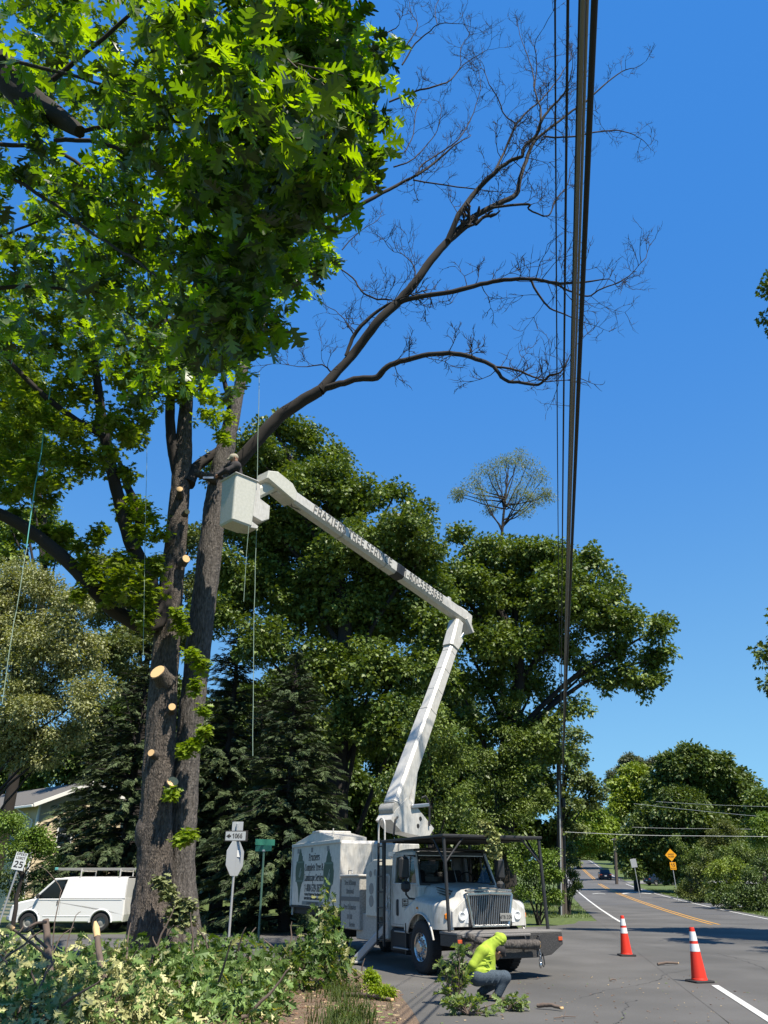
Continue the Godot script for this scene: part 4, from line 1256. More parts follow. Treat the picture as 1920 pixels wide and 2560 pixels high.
func dead_tree() -> void:
	rng.seed = 71
	var z := -19.1
	var foot := Vector3(at(462, 2400, z).x, 0, z)
	var t := thing("dead_tree", "leafless dead tree with bare limbs reaching over the wires, right trunk", "tree", foot)
	var p := [Vector3(0, -0.2, 0)]
	for q in [[452, 2330], [450, 2200], [457, 2050], [466, 1900], [482, 1750], [498, 1600], [514, 1470], [528, 1350], [540, 1250], [556, 1160], [572, 1080]]:
		p.append(at(q[0], q[1], z) - foot)
	var mb := Mb.new()
	mb.tube(bend(p, 7), taper([0.55, 0.42, 0.325, 0.305, 0.295, 0.30, 0.305, 0.31, 0.30, 0.29, 0.29, 0.21], 7), 60, true, 0.10, 15, 2.0)
	part("trunk", mb, M.bark_grey, t)
	var k := 0.5425
	var lines := [
		["leader", [[575, 1090], [590, 1020], [600, 960], [618, 890], [640, 850], [660, 790], [690, 690], [730, 600], [800, 540]], -19.1, -19.5, [0.17, 0.16, 0.16, 0.14, 0.12, 0.11, 0.1, 0.09, 0.07], false],
		["leader_fork", [[597, 1010], [575, 990], [562, 960], [556, 925]], -19.2, -18.9, [0.12, 0.09, 0.07, 0.06], false],
		["limb", [[570, 1180], [600, 1150], [650, 1095], [700, 1040], [760, 1000], [800, 977]], -19.0, -18.6, [0.2, 0.19, 0.18, 0.18, 0.17, 0.17], false],
		["limb", [[0, 1800], [110, 1680], [170, 1610], [260, 1490], [370, 1380], [440, 1300], [510, 1200], [590, 1110]], -18.6, -18.0, [0.16, 0.13, 0.13, 0.13, 0.13, 0.125, 0.12, 0.115], true],
		["limb", [[120, 1640], [150, 1560], [190, 1500], [270, 1430], [340, 1390]], -18.5, -18.2, [0.05, 0.06, 0.06, 0.05, 0.03], true],
		["limb", [[590, 1110], [640, 990], [720, 880], [800, 800], [870, 745], [930, 720], [940, 680], [1000, 620], [1020, 560], [1060, 500], [1110, 450], [1150, 370], [1165, 300]], -18.0, -16.6, [0.09, 0.085, 0.08, 0.07, 0.06, 0.055, 0.055, 0.05, 0.045, 0.04, 0.03, 0.02, 0.012], true],
		["limb", [[590, 1110], [680, 1020], [760, 970], [830, 935], [905, 895], [920, 830], [950, 740], [990, 650], [1060, 590], [1150, 520], [1215, 475], [1300, 400], [1390, 330], [1460, 310]], -18.0, -19.5, [0.1, 0.095, 0.09, 0.085, 0.08, 0.07, 0.065, 0.055, 0.045, 0.04, 0.035, 0.028, 0.02, 0.01], true],
		["branch", [[800, 800], [850, 700], [900, 580], [960, 510], [1020, 460], [1070, 400], [1120, 330], [1150, 280]], -17.6, -18.6, [0.04, 0.038, 0.035, 0.03, 0.026, 0.022, 0.018, 0.01], true],
		["branch", [[905, 570], [850, 530], [820, 450], [780, 390], [760, 330]], -17.8, -17.0, [0.025, 0.022, 0.02, 0.016, 0.01], true],
		["branch", [[1000, 610], [1020, 520], [990, 420], [980, 330], [950, 240], [920, 160]], -17.2, -18.4, [0.035, 0.03, 0.026, 0.02, 0.015, 0.01], true],
		["branch", [[985, 420], [1000, 300], [990, 200], [1030, 130]], -17.6, -16.8, [0.022, 0.018, 0.014, 0.008], true],
		["branch", [[1030, 630], [1150, 632], [1300, 605], [1400, 605], [1480, 640]], -18.6, -19.6, [0.035, 0.03, 0.025, 0.018, 0.01], true],
		["branch", [[370, 1390], [470, 1365], [610, 1345], [740, 1310], [850, 1290], [970, 1285], [1060, 1300], [1160, 1305], [1330, 1285]], -18.2, -16.6, [0.08, 0.075, 0.07, 0.065, 0.06, 0.05, 0.045, 0.035, 0.012], true],
		["branch", [[970, 1290], [1010, 1360], [1060, 1420], [1130, 1450], [1230, 1490]], -17.2, -17.8, [0.035, 0.032, 0.026, 0.02, 0.01], true],
		["branch", [[1060, 1300], [1150, 1340], [1230, 1365], [1300, 1330], [1400, 1290], [1480, 1210]], -17.1, -16.2, [0.03, 0.028, 0.024, 0.02, 0.015, 0.008], true],
		["branch", [[20, 1790], [90, 1770], [180, 1745], [260, 1740], [310, 1690], [390, 1660], [500, 1635], [620, 1630], [720, 1655], [800, 1690], [850, 1750], [930, 1765], [1005, 1770], [1060, 1730], [1110, 1715], [1150, 1640]], -18.6, -16.4, [0.1, 0.095, 0.09, 0.09, 0.08, 0.075, 0.07, 0.068, 0.06, 0.055, 0.045, 0.04, 0.035, 0.03, 0.022, 0.012], true],
		["branch", [[800, 1690], [900, 1705], [970, 1730], [1020, 1750]], -17.2, -16.8, [0.035, 0.03, 0.026, 0.02], true],
		["branch", [[790, 958], [960, 940], [960, 965], [1050, 995], [1080, 930], [1140, 850], [1150, 780]], -18.0, -18.8, [0.045, 0.04, 0.03, 0.025, 0.02, 0.016, 0.01], true],
		["limb", [[40, 1020], [90, 1000], [250, 910], [380, 840], [450, 805], [540, 740], [620, 670], [690, 630]], -19.5, -20.5, [0.085, 0.08, 0.065, 0.055, 0.045, 0.04, 0.03, 0.014], true],
		["branch", [[450, 810], [470, 760], [560, 700], [640, 640], [690, 560], [720, 480], [740, 400], [730, 320]], -20.1, -20.8, [0.03, 0.028, 0.026, 0.024, 0.02, 0.016, 0.012, 0.008], true],
		["branch", [[430, 830], [560, 850], [700, 870], [830, 885]], -20.0, -19.2, [0.03, 0.026, 0.022, 0.01], true],
		["branch", [[340, 770], [420, 740], [480, 680], [540, 600], [560, 500]], -20.0, -20.6, [0.03, 0.025, 0.02, 0.016, 0.01], true],
		["branch", [[390, 700], [430, 620], [440, 520], [470, 460]], -20.2, -20.9, [0.025, 0.02, 0.016, 0.01], true],
		["branch", [[320, 470], [440, 420], [520, 400], [600, 370], [660, 300], [770, 230]], -20.5, -21, [0.04, 0.038, 0.035, 0.03, 0.022, 0.01], true],
		["branch", [[650, 300], [650, 220], [690, 160]], -20.9, -21.2, [0.02, 0.015, 0.01], true],
		["branch", [[380, 300], [440, 200], [500, 150], [550, 110], [660, 110]], -20.5, -20, [0.035, 0.03, 0.025, 0.02, 0.01], true],
		["branch", [[390, 220], [450, 120], [420, 60], [410, 0]], -20.4, -20.8, [0.025, 0.02, 0.015, 0.01], true],
		["branch", [[540, 110], [530, 40], [560, -20]], -20.2, -20.8, [0.02, 0.015, 0.01], true],
		["branch", [[250, 180], [350, 130]], -20.2, -20.2, [0.03, 0.02], true],
		["branch", [[50, 1210], [150, 1280], [190, 1340], [250, 1375], [310, 1380]], -18.8, -18.4, [0.02, 0.024, 0.028, 0.028, 0.03], true],
		["branch", [[100, 1150], [180, 1070], [260, 1020]], -19.0, -19.3, [0.02, 0.014, 0.008], true],
		["branch", [[440, 1280], [430, 1220], [380, 1170], [340, 1160]], -18.1, -18.5, [0.025, 0.018, 0.012, 0.008], true],
		["branch", [[155, 1540], [110, 1470], [70, 1430]], -18.5, -18.8, [0.022, 0.016, 0.01], true],
		["branch", [[50, 1715], [10, 1680], [-60, 1690]], -18.7, -18.3, [0.025, 0.02, 0.015], true]]
	var tw := Mb.new()
	for l in lines:
		var pts := []
		for q in l[1]:
			pts.append([800 + q[0] * k, q[1] * k] if l[5] else q)
		var path := shift(bend(photo_line(pts, l[2], l[3], 0.12 if l[5] else 0.0), 4, 0.012), foot)
		var rr := taper(l[4], 4)
		var lb := Mb.new()
		lb.tube(path, rr, 14 if l[4][0] > 0.06 else 7, true, 0.07 if l[4][0] > 0.06 else 0.0, 22, 1.2)
		part(l[0], lb, M.bark_grey if l[0] == "leader" else (M.bark_dark if l[4][0] > 0.04 else M.twig), t)  # limbs darker than the trunk: their backlit shade is put into the colour
		if l[5]:
			for i in range(2, path.size()):
				if rr[i] < 0.09 and R(0, 1) < 0.55:
					var along_: Vector3 = (path[i] - path[i - 1]).normalized()
					var side := (along_ * 0.6 + Vector3(R(-1, 1), R(-0.7, 1.0), R(-1, 1))).normalized()
					twigs(tw, path[i], side, R(0.45, 1.15), clampf(rr[i] * 0.4, 0.010, 0.016), 2)
			twigs(tw, path[-1], (path[-1] - path[-2]).normalized(), R(0.7, 1.2), maxf(rr[-1], 0.013), 2)
	part("twigs", tw, M.twig, t, "stuff")
	# sawn-off pale stub the man in the bucket has just made
	stub(t, at(545, 1200, -18.75) - foot, Vector3(-0.95, 0.28, 0.1).normalized(), 0.10, 0.85, "cut_limb")

# ---------------------------------------------------------------- leaves hanging close overhead
func near_bough() -> void:
	rng.seed = 81
	var o := at(-300, 200, -6.0)
	var t := thing("overhanging_bough", "oak bough of large lobed leaves hanging close overhead, upper left", "branch", Vector3(-6.5, 0, -4.5))
	var foot := t.position
	var mb := Mb.new()
	mb.tube(shift(bend([Vector3(-6.5, -0.2, -4.5), Vector3(-6.4, 2.5, -4.6), Vector3(-6.1, 5.2, -5.0), at(-120, 150, -5.6), at(60, 240, -5.6), at(200, 330, -5.4)], 6), foot), taper([0.4, 0.34, 0.28, 0.2, 0.15, 0.06], 6), 20, true, 0.09, 33, 1.5)
	part("limb", mb, M.bark_dark, t)
	var ln := [
		[[[30, 150], [200, 195], [330, 235], [420, 240]], -5.4, -4.8, 0.022], [[[20, 440], [120, 500], [200, 560], [290, 620], [350, 660], [390, 690]], -5.8, -5.0, 0.022],
		[[[370, 50], [450, 110], [520, 155], [600, 215], [680, 280], [760, 340]], -4.6, -4.2, 0.016], [[[580, 30], [660, 110], [720, 150], [800, 175], [860, 190]], -4.2, -4.0, 0.011],
		[[[700, 25], [780, 27], [850, 27], [900, 0]], -4.6, -4.8, 0.014], [[[690, 130], [760, 180], [830, 230]], -4.1, -4.0, 0.008],
		[[[0, 720], [100, 715], [200, 730], [300, 725]], -7.5, -7.0, 0.03], [[[0, 590], [100, 550], [160, 500]], -7.5, -7.0, 0.02],
		[[[140, 350], [260, 360], [380, 420], [480, 470], [560, 560], [640, 640]], -6.4, -5.4, 0.028], [[[380, 420], [520, 420], [660, 470], [780, 520]], -5.9, -5.0, 0.02],
		[[[200, 330], [400, 300], [600, 330], [800, 380], [900, 420]], -5.6, -4.8, 0.024], [[[130, 200], [300, 60], [420, -40]], -5.4, -5.0, 0.03],
		[[[0, 360], [150, 380], [300, 500], [430, 620], [520, 760]], -7.0, -6.6, 0.03], [[[300, 500], [360, 640], [420, 800], [470, 900]], -7.6, -7.6, 0.022]]
	var twig_pts := []
	for l in ln:
		var lb := Mb.new()
		var path := shift(bend(photo_line(l[0], l[1], l[2], 0.1), 4, 0.01), foot)
		var rr := []
		for i in path.size():
			rr.append(l[3] * lerpf(1.0, 0.3, float(i) / path.size()))
		lb.tube(path, rr, 7, true)
		part("twig", lb, M.bark_dark if l[3] > 0.015 else M.stick, t)
	# where the leaves hang: [u, v, reach, nearest, farthest, how many fans]
	var zones := [
		[880, 60, 75, -4.2, -5.2, 20], [930, 130, 60, -4.6, -6.2, 20], [960, 200, 45, -5.0, -6.4, 15], [880, 190, 85, -3.9, -5.0, 20], [790, 120, 95, -3.6, -5.0, 22], [930, 290, 50, -4.6, -6.0, 20], [840, 300, 90, -3.8, -5.2, 24], [960, 340, 35, -5.0, -6.0, 12], [950, 400, 40, -5.0, -6.2, 18], [870, 420, 90, -4.2, -5.6, 28], [760, 300, 110, -3.8, -5.4, 24], [720, 420, 110, -4.2, -6.0, 28], [830, 500, 60, -4.6, -6.4, 22], [760, 560, 80, -5.0, -7.0, 26], [690, 640, 80, -5.0, -7.4, 24], [790, 650, 40, -6.5, -8.0, 18], [820, 590, 40, -6.0, -8.0, 14], [640, 120, 120, -3.6, -5.2, 18], [640, 260, 120, -4.0, -6.0, 26], [600, 420, 130, -4.4, -6.6, 32], [560, 600, 120, -4.8, -7.2, 32], [660, 770, 50, -5.4, -6.4, 16], [600, 740, 90, -5.0, -7.0, 24], [540, 820, 70, -5.4, -7.4, 18], [610, 830, 40, -5.4, -6.8, 10], [480, 60, 130, -3.8, -5.4, 22], [320, 80, 130, -3.8, -5.6, 22], [150, 80, 130, -4.4, -6.4, 22], [30, 60, 110, -4.6, -6.8, 14], [450, 250, 130, -4.4, -6.6, 26], [280, 260, 110, -5.0, -7.0, 14], [90, 260, 90, -5.0, -7.4, 12], [420, 440, 130, -4.8, -7.4, 28], [260, 470, 110, -5.4, -8.0, 24], [100, 450, 100, -5.4, -8.0, 20], [420, 640, 120, -5.2, -8.0, 28], [280, 640, 110, -6.0, -9.0, 26], [120, 640, 110, -6.0, -9.0, 24], [440, 800, 100, -6.5, -9.5, 24], [300, 790, 100, -7.0, -10.0, 22], [130, 800, 110, -7.0, -10.0, 22], [520, 900, 60, -7.5, -10.0, 14], [20, 740, 90, -7.0, -10.0, 18], [430, 930, 60, -8.0, -10.0, 12]]
	var leaves := []
	for zn in zones:
		var heart := Vector3.ZERO
		for i in int(zn[5] * 1.3):
			if i % 4 == 0:
				var a := R(0, TAU)
				var q: float = sqrt(R(0, 1)) * zn[2] * R(0.8, 1.2)
				var hu: float = zn[0] + cos(a) * q
				hu -= 70.0 * clampf((hu - 560.0) / 150.0, 0.0, 1.0)
				heart = at(minf(hu, R(880, 925)), zn[1] + sin(a) * q, R(zn[4], zn[3]))
			var c := heart + Vector3(rng.randfn(0, 0.11), rng.randfn(0, 0.07), rng.randfn(0, 0.13)) * (heart.distance_to(EYE) / 6.0)
			var tip := Vector3(R(-1, 1), R(-0.8, 0.3), R(-1, 1)).normalized()
			for k in 5 + rng.randi() % 3:
				var out := (tip * 0.5 + Vector3(R(-1, 1), R(-0.9, 0.35), R(-1, 1))).normalized()
				var up := (Vector3.UP + Vector3(R(-1, 1), 0, R(-1, 1)) * 0.8).normalized()
				var x := out.cross(up).normalized()
				var s := R(0.12, 0.26)
				leaves.append(Transform3D(Basis(x, out, x.cross(out)) * Basis.from_scale(Vector3(s, s, s)), c + out * 0.05 - foot))
	leaves.sort_custom(func(a, b): return (a.origin + foot - EYE).length() / a.basis.y.length() < (b.origin + foot - EYE).length() / b.basis.y.length())
	# unseen leaf masses added above the frame to shade part of the leaves in view
	var lid := []
	for i in 15:
		var y := R(9.0, 12.0)
		var zz := R(-0.50 * (y - 1.75), 3.0)
		lid.append([Vector3(R(-6.0, 2.2), y, zz) - foot, R(0.8, 1.3)])
	crown(t, G.oakspray, lid, 1.0, 1.0, shades(Color(0.06, 0.11, 0.014), Color(0.12, 0.19, 0.022)), M.leaf, "added_shade_foliage", 0.5, 0.8)
	for i in 300:
		var lf := put("leaf", G.oak[i % 3], M.sunleaf[[0, 1, 2, 2, 2, 3][rng.randi() % 6]], t)
		lf.transform = leaves[i]
	for k in 3:
		for q in 4:
			var g := []
			for i in range(300 + k * 4 + q, leaves.size(), 12):
				g.append(leaves[i])
			many("foliage", G.oak[k], M.sunleaf[[0, 2, 3, 1][q]], g, [Color.WHITE], t)

# ---------------------------------------------------------------- cut brush in the foreground
func brush() -> void:
	rng.seed = 91
	# heights of the heap over its bed, as bumps [x, z, radius, height]
	var heaps := [
		["brush_heap", "heap of cut oak branches with wilted cream leaves, bottom left corner", [[-5.6, -13.0, 1.3, 1.05], [-4.4, -13.2, 1.2, 0.95], [-3.6, -12.2, 0.9, 0.75], [-5.0, -11.6, 1.2, 0.8], [-6.3, -14.2, 1.2, 1.0], [-4.2, -11.0, 1.0, 0.6]], 3200, 0.42],
		["brush_heap", "heap of cut green oak branches right of the oak foot", [[-3.4, -15.2, 1.1, 0.95], [-2.5, -15.0, 1.0, 0.95], [-2.9, -13.6, 1.0, 0.75], [-2.1, -13.4, 0.8, 0.65], [-1.7, -16.2, 0.8, 0.75], [-2.3, -12.2, 0.9, 0.5], [-4.6, -15.8, 1.0, 0.85]], 2800, 0.12],
		["leafy_cutting", "upright leafy cutting with pale new leaves in front of rear wheel", [[-1.15, -16.6, 0.32, 1.75], [-0.85, -16.3, 0.36, 0.95], [-1.3, -16.2, 0.42, 1.15], [-0.95, -16.9, 0.3, 1.35]], 620, 0.22]]
	for h in heaps:
		var foot := Vector3(h[2][0][0], 0, h[2][0][1])
		var t := thing(h[0], h[1], "branches", foot)
		var leaves := []
		var fade := []
		for i in h[3]:
			var b: Array = h[2][rng.randi() % h[2].size()]
			var a := R(0, TAU)
			var f := sqrt(R(0, 1))
			var x: float = b[0] + cos(a) * f * b[2]
			var z: float = b[1] + sin(a) * f * b[2]
			var top := 0.0
			for c in h[2]:
				top = maxf(top, c[3] * (1.0 - pow(clampf(Vector2(x - c[0], z - c[1]).length() / (c[2] * 1.15), 0, 1), 2.0)))
			var p := Vector3(x, 0.04 + top * (R(0.55, 1.05) if R(0, 1) < 0.75 else R(0.1, 0.8)), z)
			var out := Vector3(R(-1, 1), R(-1.3, 0.35), R(-0.6, 1)).normalized()
			var up := (Vector3.UP * R(-0.4, 1.0) + Vector3(R(-1, 1), 0, R(-0.3, 1)) * 0.9).normalized()
			var sx := out.cross(up).normalized()
			var s := R(0.10, 0.22)
			var wilt: bool = R(0, 1) < h[4] * (1.35 if p.z > -13.2 else 0.8)
			leaves.append([Transform3D(Basis(sx, out, sx.cross(out)) * Basis.from_scale(Vector3(s * R(0.5, 0.85 if wilt else 1.05), s, s)), p - foot), wilt])
		leaves.sort_custom(func(a, b): return (a[0].origin + foot - EYE).length() / a[0].basis.y.length() < (b[0].origin + foot - EYE).length() / b[0].basis.y.length())
		var green := shades(Color(0.05, 0.11, 0.018), Color(0.16, 0.24, 0.055))
		var cream := shades(Color(0.30, 0.31, 0.11), Color(0.52, 0.50, 0.24))
		var mats := []
		for c in [green[0], green[1], green[2], cream[0], cream[1], cream[2]]:
			var m := flat(lin(c.r, c.g, c.b), 0.6)
			m.backlight_enabled = true
			m.backlight = Color(c.r, c.g, c.b * 0.6) * 0.8
			m.cull_mode = BaseMaterial3D.CULL_DISABLED
			mats.append(m)
		var single := 300 if h[3] > 1000 else 60
		for i in mini(single, leaves.size()):
			var lf := put("leaf", G.oak[1 if rng.randf() < 0.6 else 2], mats[(3 if leaves[i][1] else 0) + rng.randi() % 3], t)
			lf.transform = leaves[i][0]
		for k in 3:
			var g := []
			var gc := []
			for i in range(single, leaves.size()):
				if i % 3 == k:
					g.append(leaves[i][0])
					gc.append(cream[rng.randi() % cream.size()] if leaves[i][1] else green[rng.randi() % green.size()])
			many("foliage", G.oak[k], M.wilted if h[4] > 0.3 else M.leaf, g, gc, t)
		for i in (17 if h[3] > 1000 else 5):
			var b: Array = h[2][rng.randi() % h[2].size()]
			var s := Vector3(b[0] + R(-0.5, 0.5) * b[2], R(0.05, 0.3), b[1] + R(-0.5, 0.5) * b[2])
			var e := s + Vector3(R(-0.8, 0.8), b[3] * R(0.5, 1.05), R(-0.5, 0.5)) * (1.0 if h[3] > 1000 else 0.5) + Vector3(0, 0.1, 0)
			var st := Mb.new()
			st.tube(shift(bend([s, s.lerp(e, 0.5) + Vector3(R(-0.1, 0.1), R(-0.1, 0.1), 0), e], 4, 0.02), foot), taper([0.028, 0.02, 0.008], 4), 7)
			part("stem", st, M.stick, t)
	# cut poles standing in the heap
	var poles := [
		["cut_pole", "thick dark cut branch standing in the brush, second from left", [[150, 2560], [130, 2470], [122, 2400], [114, 2300]], -12.0, 0.05, [[[122, 2400], [95, 2370], [60, 2345], [32, 2322]], [[118, 2370], [90, 2345], [78, 2325]], [[116, 2305], [85, 2310], [60, 2330]]]],
		["cut_pole", "dark cut branch with bright sawn top standing before the oak", [[285, 2560], [265, 2470], [250, 2400], [241, 2330]], -12.0, 0.045, []]]
	for c in poles:
		var line := photo_line(c[2], c[3], c[3] - 0.6)
		var foot: Vector3 = Vector3(line[0].x, 0, line[0].z)
		var t := thing(c[0], c[1], "branch", foot, "cut branches standing in the brush")
		var mb := Mb.new()
		line.push_front(foot + Vector3(0.06, 0, 0.1))
		mb.tube(shift(bend(line, 5, 0.004), foot), taper([c[4] * 1.1, c[4], c[4] * 0.95, c[4] * 0.95, c[4] * 0.9], 5), 12, true, 0.08, 44)
		part("stem", mb, M.stick, t)
		var d: Vector3 = (line[-1] - line[-2]).normalized()
		if c[5].is_empty():
			var fd := (d + Vector3(0.1, 0.0, 0.55)).normalized()
			var sb := Mb.new()
			sb.tube([line[-1] - foot - d * 0.08, line[-1] - foot + d * 0.06, line[-1] - foot + d * 0.16], [0.046, 0.05, 0.02], 12)
			part("sawn_top", sb, M.cut, t)
		for s in c[5]:
			var sl := photo_line(s, c[3] - 0.3, c[3] - 0.1)
			var sm := Mb.new()
			sm.tube(shift(bend(sl, 4, 0.004), foot), taper([0.02, 0.018, 0.017, 0.016], 4), 8, true)
			var ob := part("side_branch", sm, M.stick, t)
			if s.size() == 4:
				var e: Vector3 = sl[-1] - foot
				var ed: Vector3 = (sl[-1] - sl[-2]).normalized()
				var ct := Mb.new()
				ct.tube([e - ed * 0.01, e + ed * 0.09], [0.03, 0.032], 10)
				part("sawn_top", ct, M.cut, ob)
	# thin bare saplings in front of the van
	for c in [[[[128, 2440], [134, 2330], [150, 2240], [152, 2222], [120, 2180], [95, 2165]], -13.5, "thin bare bent twig crossing the van window"], [[[160, 2400], [170, 2350], [190, 2290], [202, 2280]], -13.2, "thin bare twig beside the van rear wheel"], [[[118, 2420], [150, 2345], [185, 2318]], -12.8, "short bare forked twig low before the van door"]]:
		var line := bend(photo_line(c[0], c[1], c[1] - 0.3), 4, 0.006)
		var foot: Vector3 = Vector3(line[0].x, 0, line[0].z)
		line.push_front(foot)
		var mb := Mb.new()
		var rr := []
		for i in line.size():
			rr.append(lerpf(0.011, 0.004, float(i) / line.size()))
		mb.tube(shift(line, foot), rr, 5)
		var o := part("bare_twig", mb, M.stick, self)
		o.position = foot
		tag(o, c[2], "twig", "bare twigs in the brush")
	# the small yellow sprout in the chips and the branches by the worker
	var m := [[Vector3(-0.12, 0.12, -14.9), 0.14], [Vector3(-0.2, 0.3, -15.0), 0.09], [Vector3(0.02, 0.1, -14.7), 0.1]]
	var sp := thing("sprout", "small bright yellow green sprout growing from the chips", "plant", Vector3(-0.12, 0, -14.9))
	var own := []
	for q in m:
		own.append([q[0] - sp.position, q[1]])
	crown(sp, G.shrub, own, 0.6, 0.4, shades(Color(0.22, 0.32, 0.02), Color(0.32, 0.42, 0.03)), M.leaf, "foliage")
	m = masses_at([[1108, 2415, 13], [1135, 2392, 12], [1150, 2422, 16], [1115, 2450, 17], [1145, 2458, 17], [1108, 2480, 14], [1158, 2378, 8], [1130, 2490, 16], [1160, 2440, 10], [1145, 2370, 6]], -14.3, 0.25)
	held(m, "leafy_branch", "leafy oak branch held upright in the worker's left hand", Vector3(at(1140, 2500, -14.3).x, 0, -14.3))
	m = masses_at([[1165, 2520, 16], [1135, 2535, 20], [1195, 2512, 14], [1180, 2545, 24], [1220, 2525, 18], [1120, 2510, 20], [1150, 2560, 22]], -13.2, 0.2)
	held(m, "cut_branch", "low green cut branch on the asphalt at the worker's feet", Vector3(at(1170, 2545, -13.2).x, 0, -13.2))
	m = masses_at([[1270, 2508, 16], [1290, 2515, 17], [1305, 2520, 12], [1250, 2515, 14]], -13.6, 0.2)
	held(m, "cut_branch", "small leafy sprig with reddish tips right of the worker", Vector3(at(1275, 2525, -13.6).x, 0, -13.6))

func held(m: Array, called: String, label: String, foot: Vector3) -> void:   # a cut branch: twigs fanning out, leaves along them
	var t := thing(called, label, "branch", foot)
	var tints := shades(Color(0.10, 0.18, 0.035), Color(0.36, 0.44, 0.18))
	var mb := Mb.new()
	var spots := [[], [], []]
	for q in m:
		var c: Vector3 = q[0]
		c.y = maxf(c.y, q[1] * 0.5 + 0.03)
		for k in 3:
			var e: Vector3 = c - foot + Vector3(R(-1, 1), R(-0.6, 1), R(-1, 1)) * q[1]
			e.y = maxf(e.y, 0.03)
			var s0 := Vector3(R(-0.03, 0.03), 0.03, R(-0.03, 0.03))
			var path := bend([s0, s0.lerp(e, 0.55) + Vector3(R(-0.05, 0.05), R(0.0, 0.05), R(-0.05, 0.05)), e], 4)
			mb.tube(path, [0.012, 0.011, 0.010, 0.009, 0.008, 0.007, 0.006, 0.005, 0.003], 5, false)
			for j in 9:
				var p: Vector3 = path[3 + rng.randi() % 6]
				var out := (Vector3(R(-1, 1), R(-0.9, 0.5), R(-1, 1)) + (e - s0).normalized() * 0.7).normalized()
				var up := (Vector3.UP + Vector3(R(-1, 1), 0, R(-1, 1))).normalized()
				var x := out.cross(up).normalized()
				var s := R(0.07, 0.15)
				spots[rng.randi() % 3].append(Transform3D(Basis(x, out, x.cross(out)) * Basis.from_scale(Vector3(s * R(0.5, 0.95), s, s)), p))
	part("stem", mb, M.stick, t)
	for k in 3:
		var cols := []
		for i in spots[k].size():
			cols.append(tints[rng.randi() % tints.size()])
		many("foliage", G.oak[k], M.leaf, spots[k], cols, t)

# ---------------------------------------------------------------- the bucket truck: +x is forward, +z its kerb side (towards the photograph's left)
var TR: Transform3D

func tloc(p: Vector3) -> Vector3:
	return TR.affine_inverse() * p

func wheel(t: Node3D, o: Vector3, side: float, dual: bool) -> void:
	var turn := Transform3D(Basis(Vector3.RIGHT, PI / 2 * side), o)
	var mb := Mb.new()
	for k in (2 if dual else 1):
		mb.xf = turn * Transform3D(Basis(), Vector3(0, -0.32 * k, 0))
		mb.lathe([Vector2(0.28, -0.14), Vector2(0.36, -0.145), Vector2(0.45, -0.135), Vector2(0.49, -0.11), Vector2(0.505, -0.07), Vector2(0.505, 0.07), Vector2(0.49, 0.11), Vector2(0.45, 0.135), Vector2(0.36, 0.145), Vector2(0.285, 0.13), Vector2(0.28, 0.0)], 40)
		for i in 36:
			var a := TAU * i / 36
			mb.box(Vector3(cos(a) * 0.505, 0, sin(a) * 0.505), Vector3(0.02, 0.2, 0.055), 0.0, Basis(Vector3.UP, -a))
	var w := part("wheel", mb, M.rubber, t)
	var rm := Mb.new()
	rm.xf = turn
	if dual:
		rm.lathe([Vector2(0.285, -0.1), Vector2(0.285, 0.10), Vector2(0.27, 0.12), Vector2(0.25, 0.09), Vector2(0.22, -0.02), Vector2(0.13, -0.06), Vector2(0.12, 0.06), Vector2(0.0, 0.08)], 32)
	else:
		rm.lathe([Vector2(0.285, -0.1), Vector2(0.285, 0.12), Vector2(0.275, 0.14), Vector2(0.255, 0.125), Vector2(0.235, 0.07), Vector2(0.20, 0.085), Vector2(0.135, 0.10), Vector2(0.12, 0.17), Vector2(0.09, 0.185), Vector2(0.0, 0.185)], 32)
	part("rim", rm, M.chrome if not dual else M.white_dirty, w)
	for i in 8:
		var a := TAU * i / 8
		var hh := Mb.new()
		hh.xf = turn * Transform3D(Basis(Vector3.UP, -a), Vector3(cos(a) * 0.205, 0.02 if dual else 0.078, sin(a) * 0.205))
		hh.lathe([Vector2(0.033, -0.02), Vector2(0.033, 0.008), Vector2(0, 0.009)], 10)
		part("hand_hole", hh, M.frame, w)
	for i in 10:
		var a := TAU * (i + 0.5) / 10
		var nb := Mb.new()
		nb.xf = turn * Transform3D(Basis(), Vector3(cos(a) * 0.155, -0.04 if dual else 0.09, sin(a) * 0.155))
		nb.lathe([Vector2(0.016, 0), Vector2(0.016, 0.035), Vector2(0.008, 0.045), Vector2(0, 0.045)], 6)
		part("wheel_nut", nb, M.chrome, w)

func simple(t: Node, called: String, m: Material, o: Vector3, s: Vector3, bev := 0.01, bas := Basis()) -> MeshInstance3D:
	var mb := Mb.new()
	mb.box(o, s, bev, bas)
	return part(called, mb, m, t)

func rod(t: Node, called: String, m: Material, pts: Array, r: float, sides := 10) -> MeshInstance3D:
	var mb := Mb.new()
	var rr := []
	for i in pts.size():
		rr.append(r)
	mb.tube(pts, rr, sides)
	return part(called, mb, m, t)

func beam(t: Node, called: String, m: Material, a: Vector3, b: Vector3, w: float, h: float, bev := 0.02) -> MeshInstance3D:
	var mb := Mb.new()
	mb.bar(a, b, w, h, bev)
	return part(called, mb, m, t)

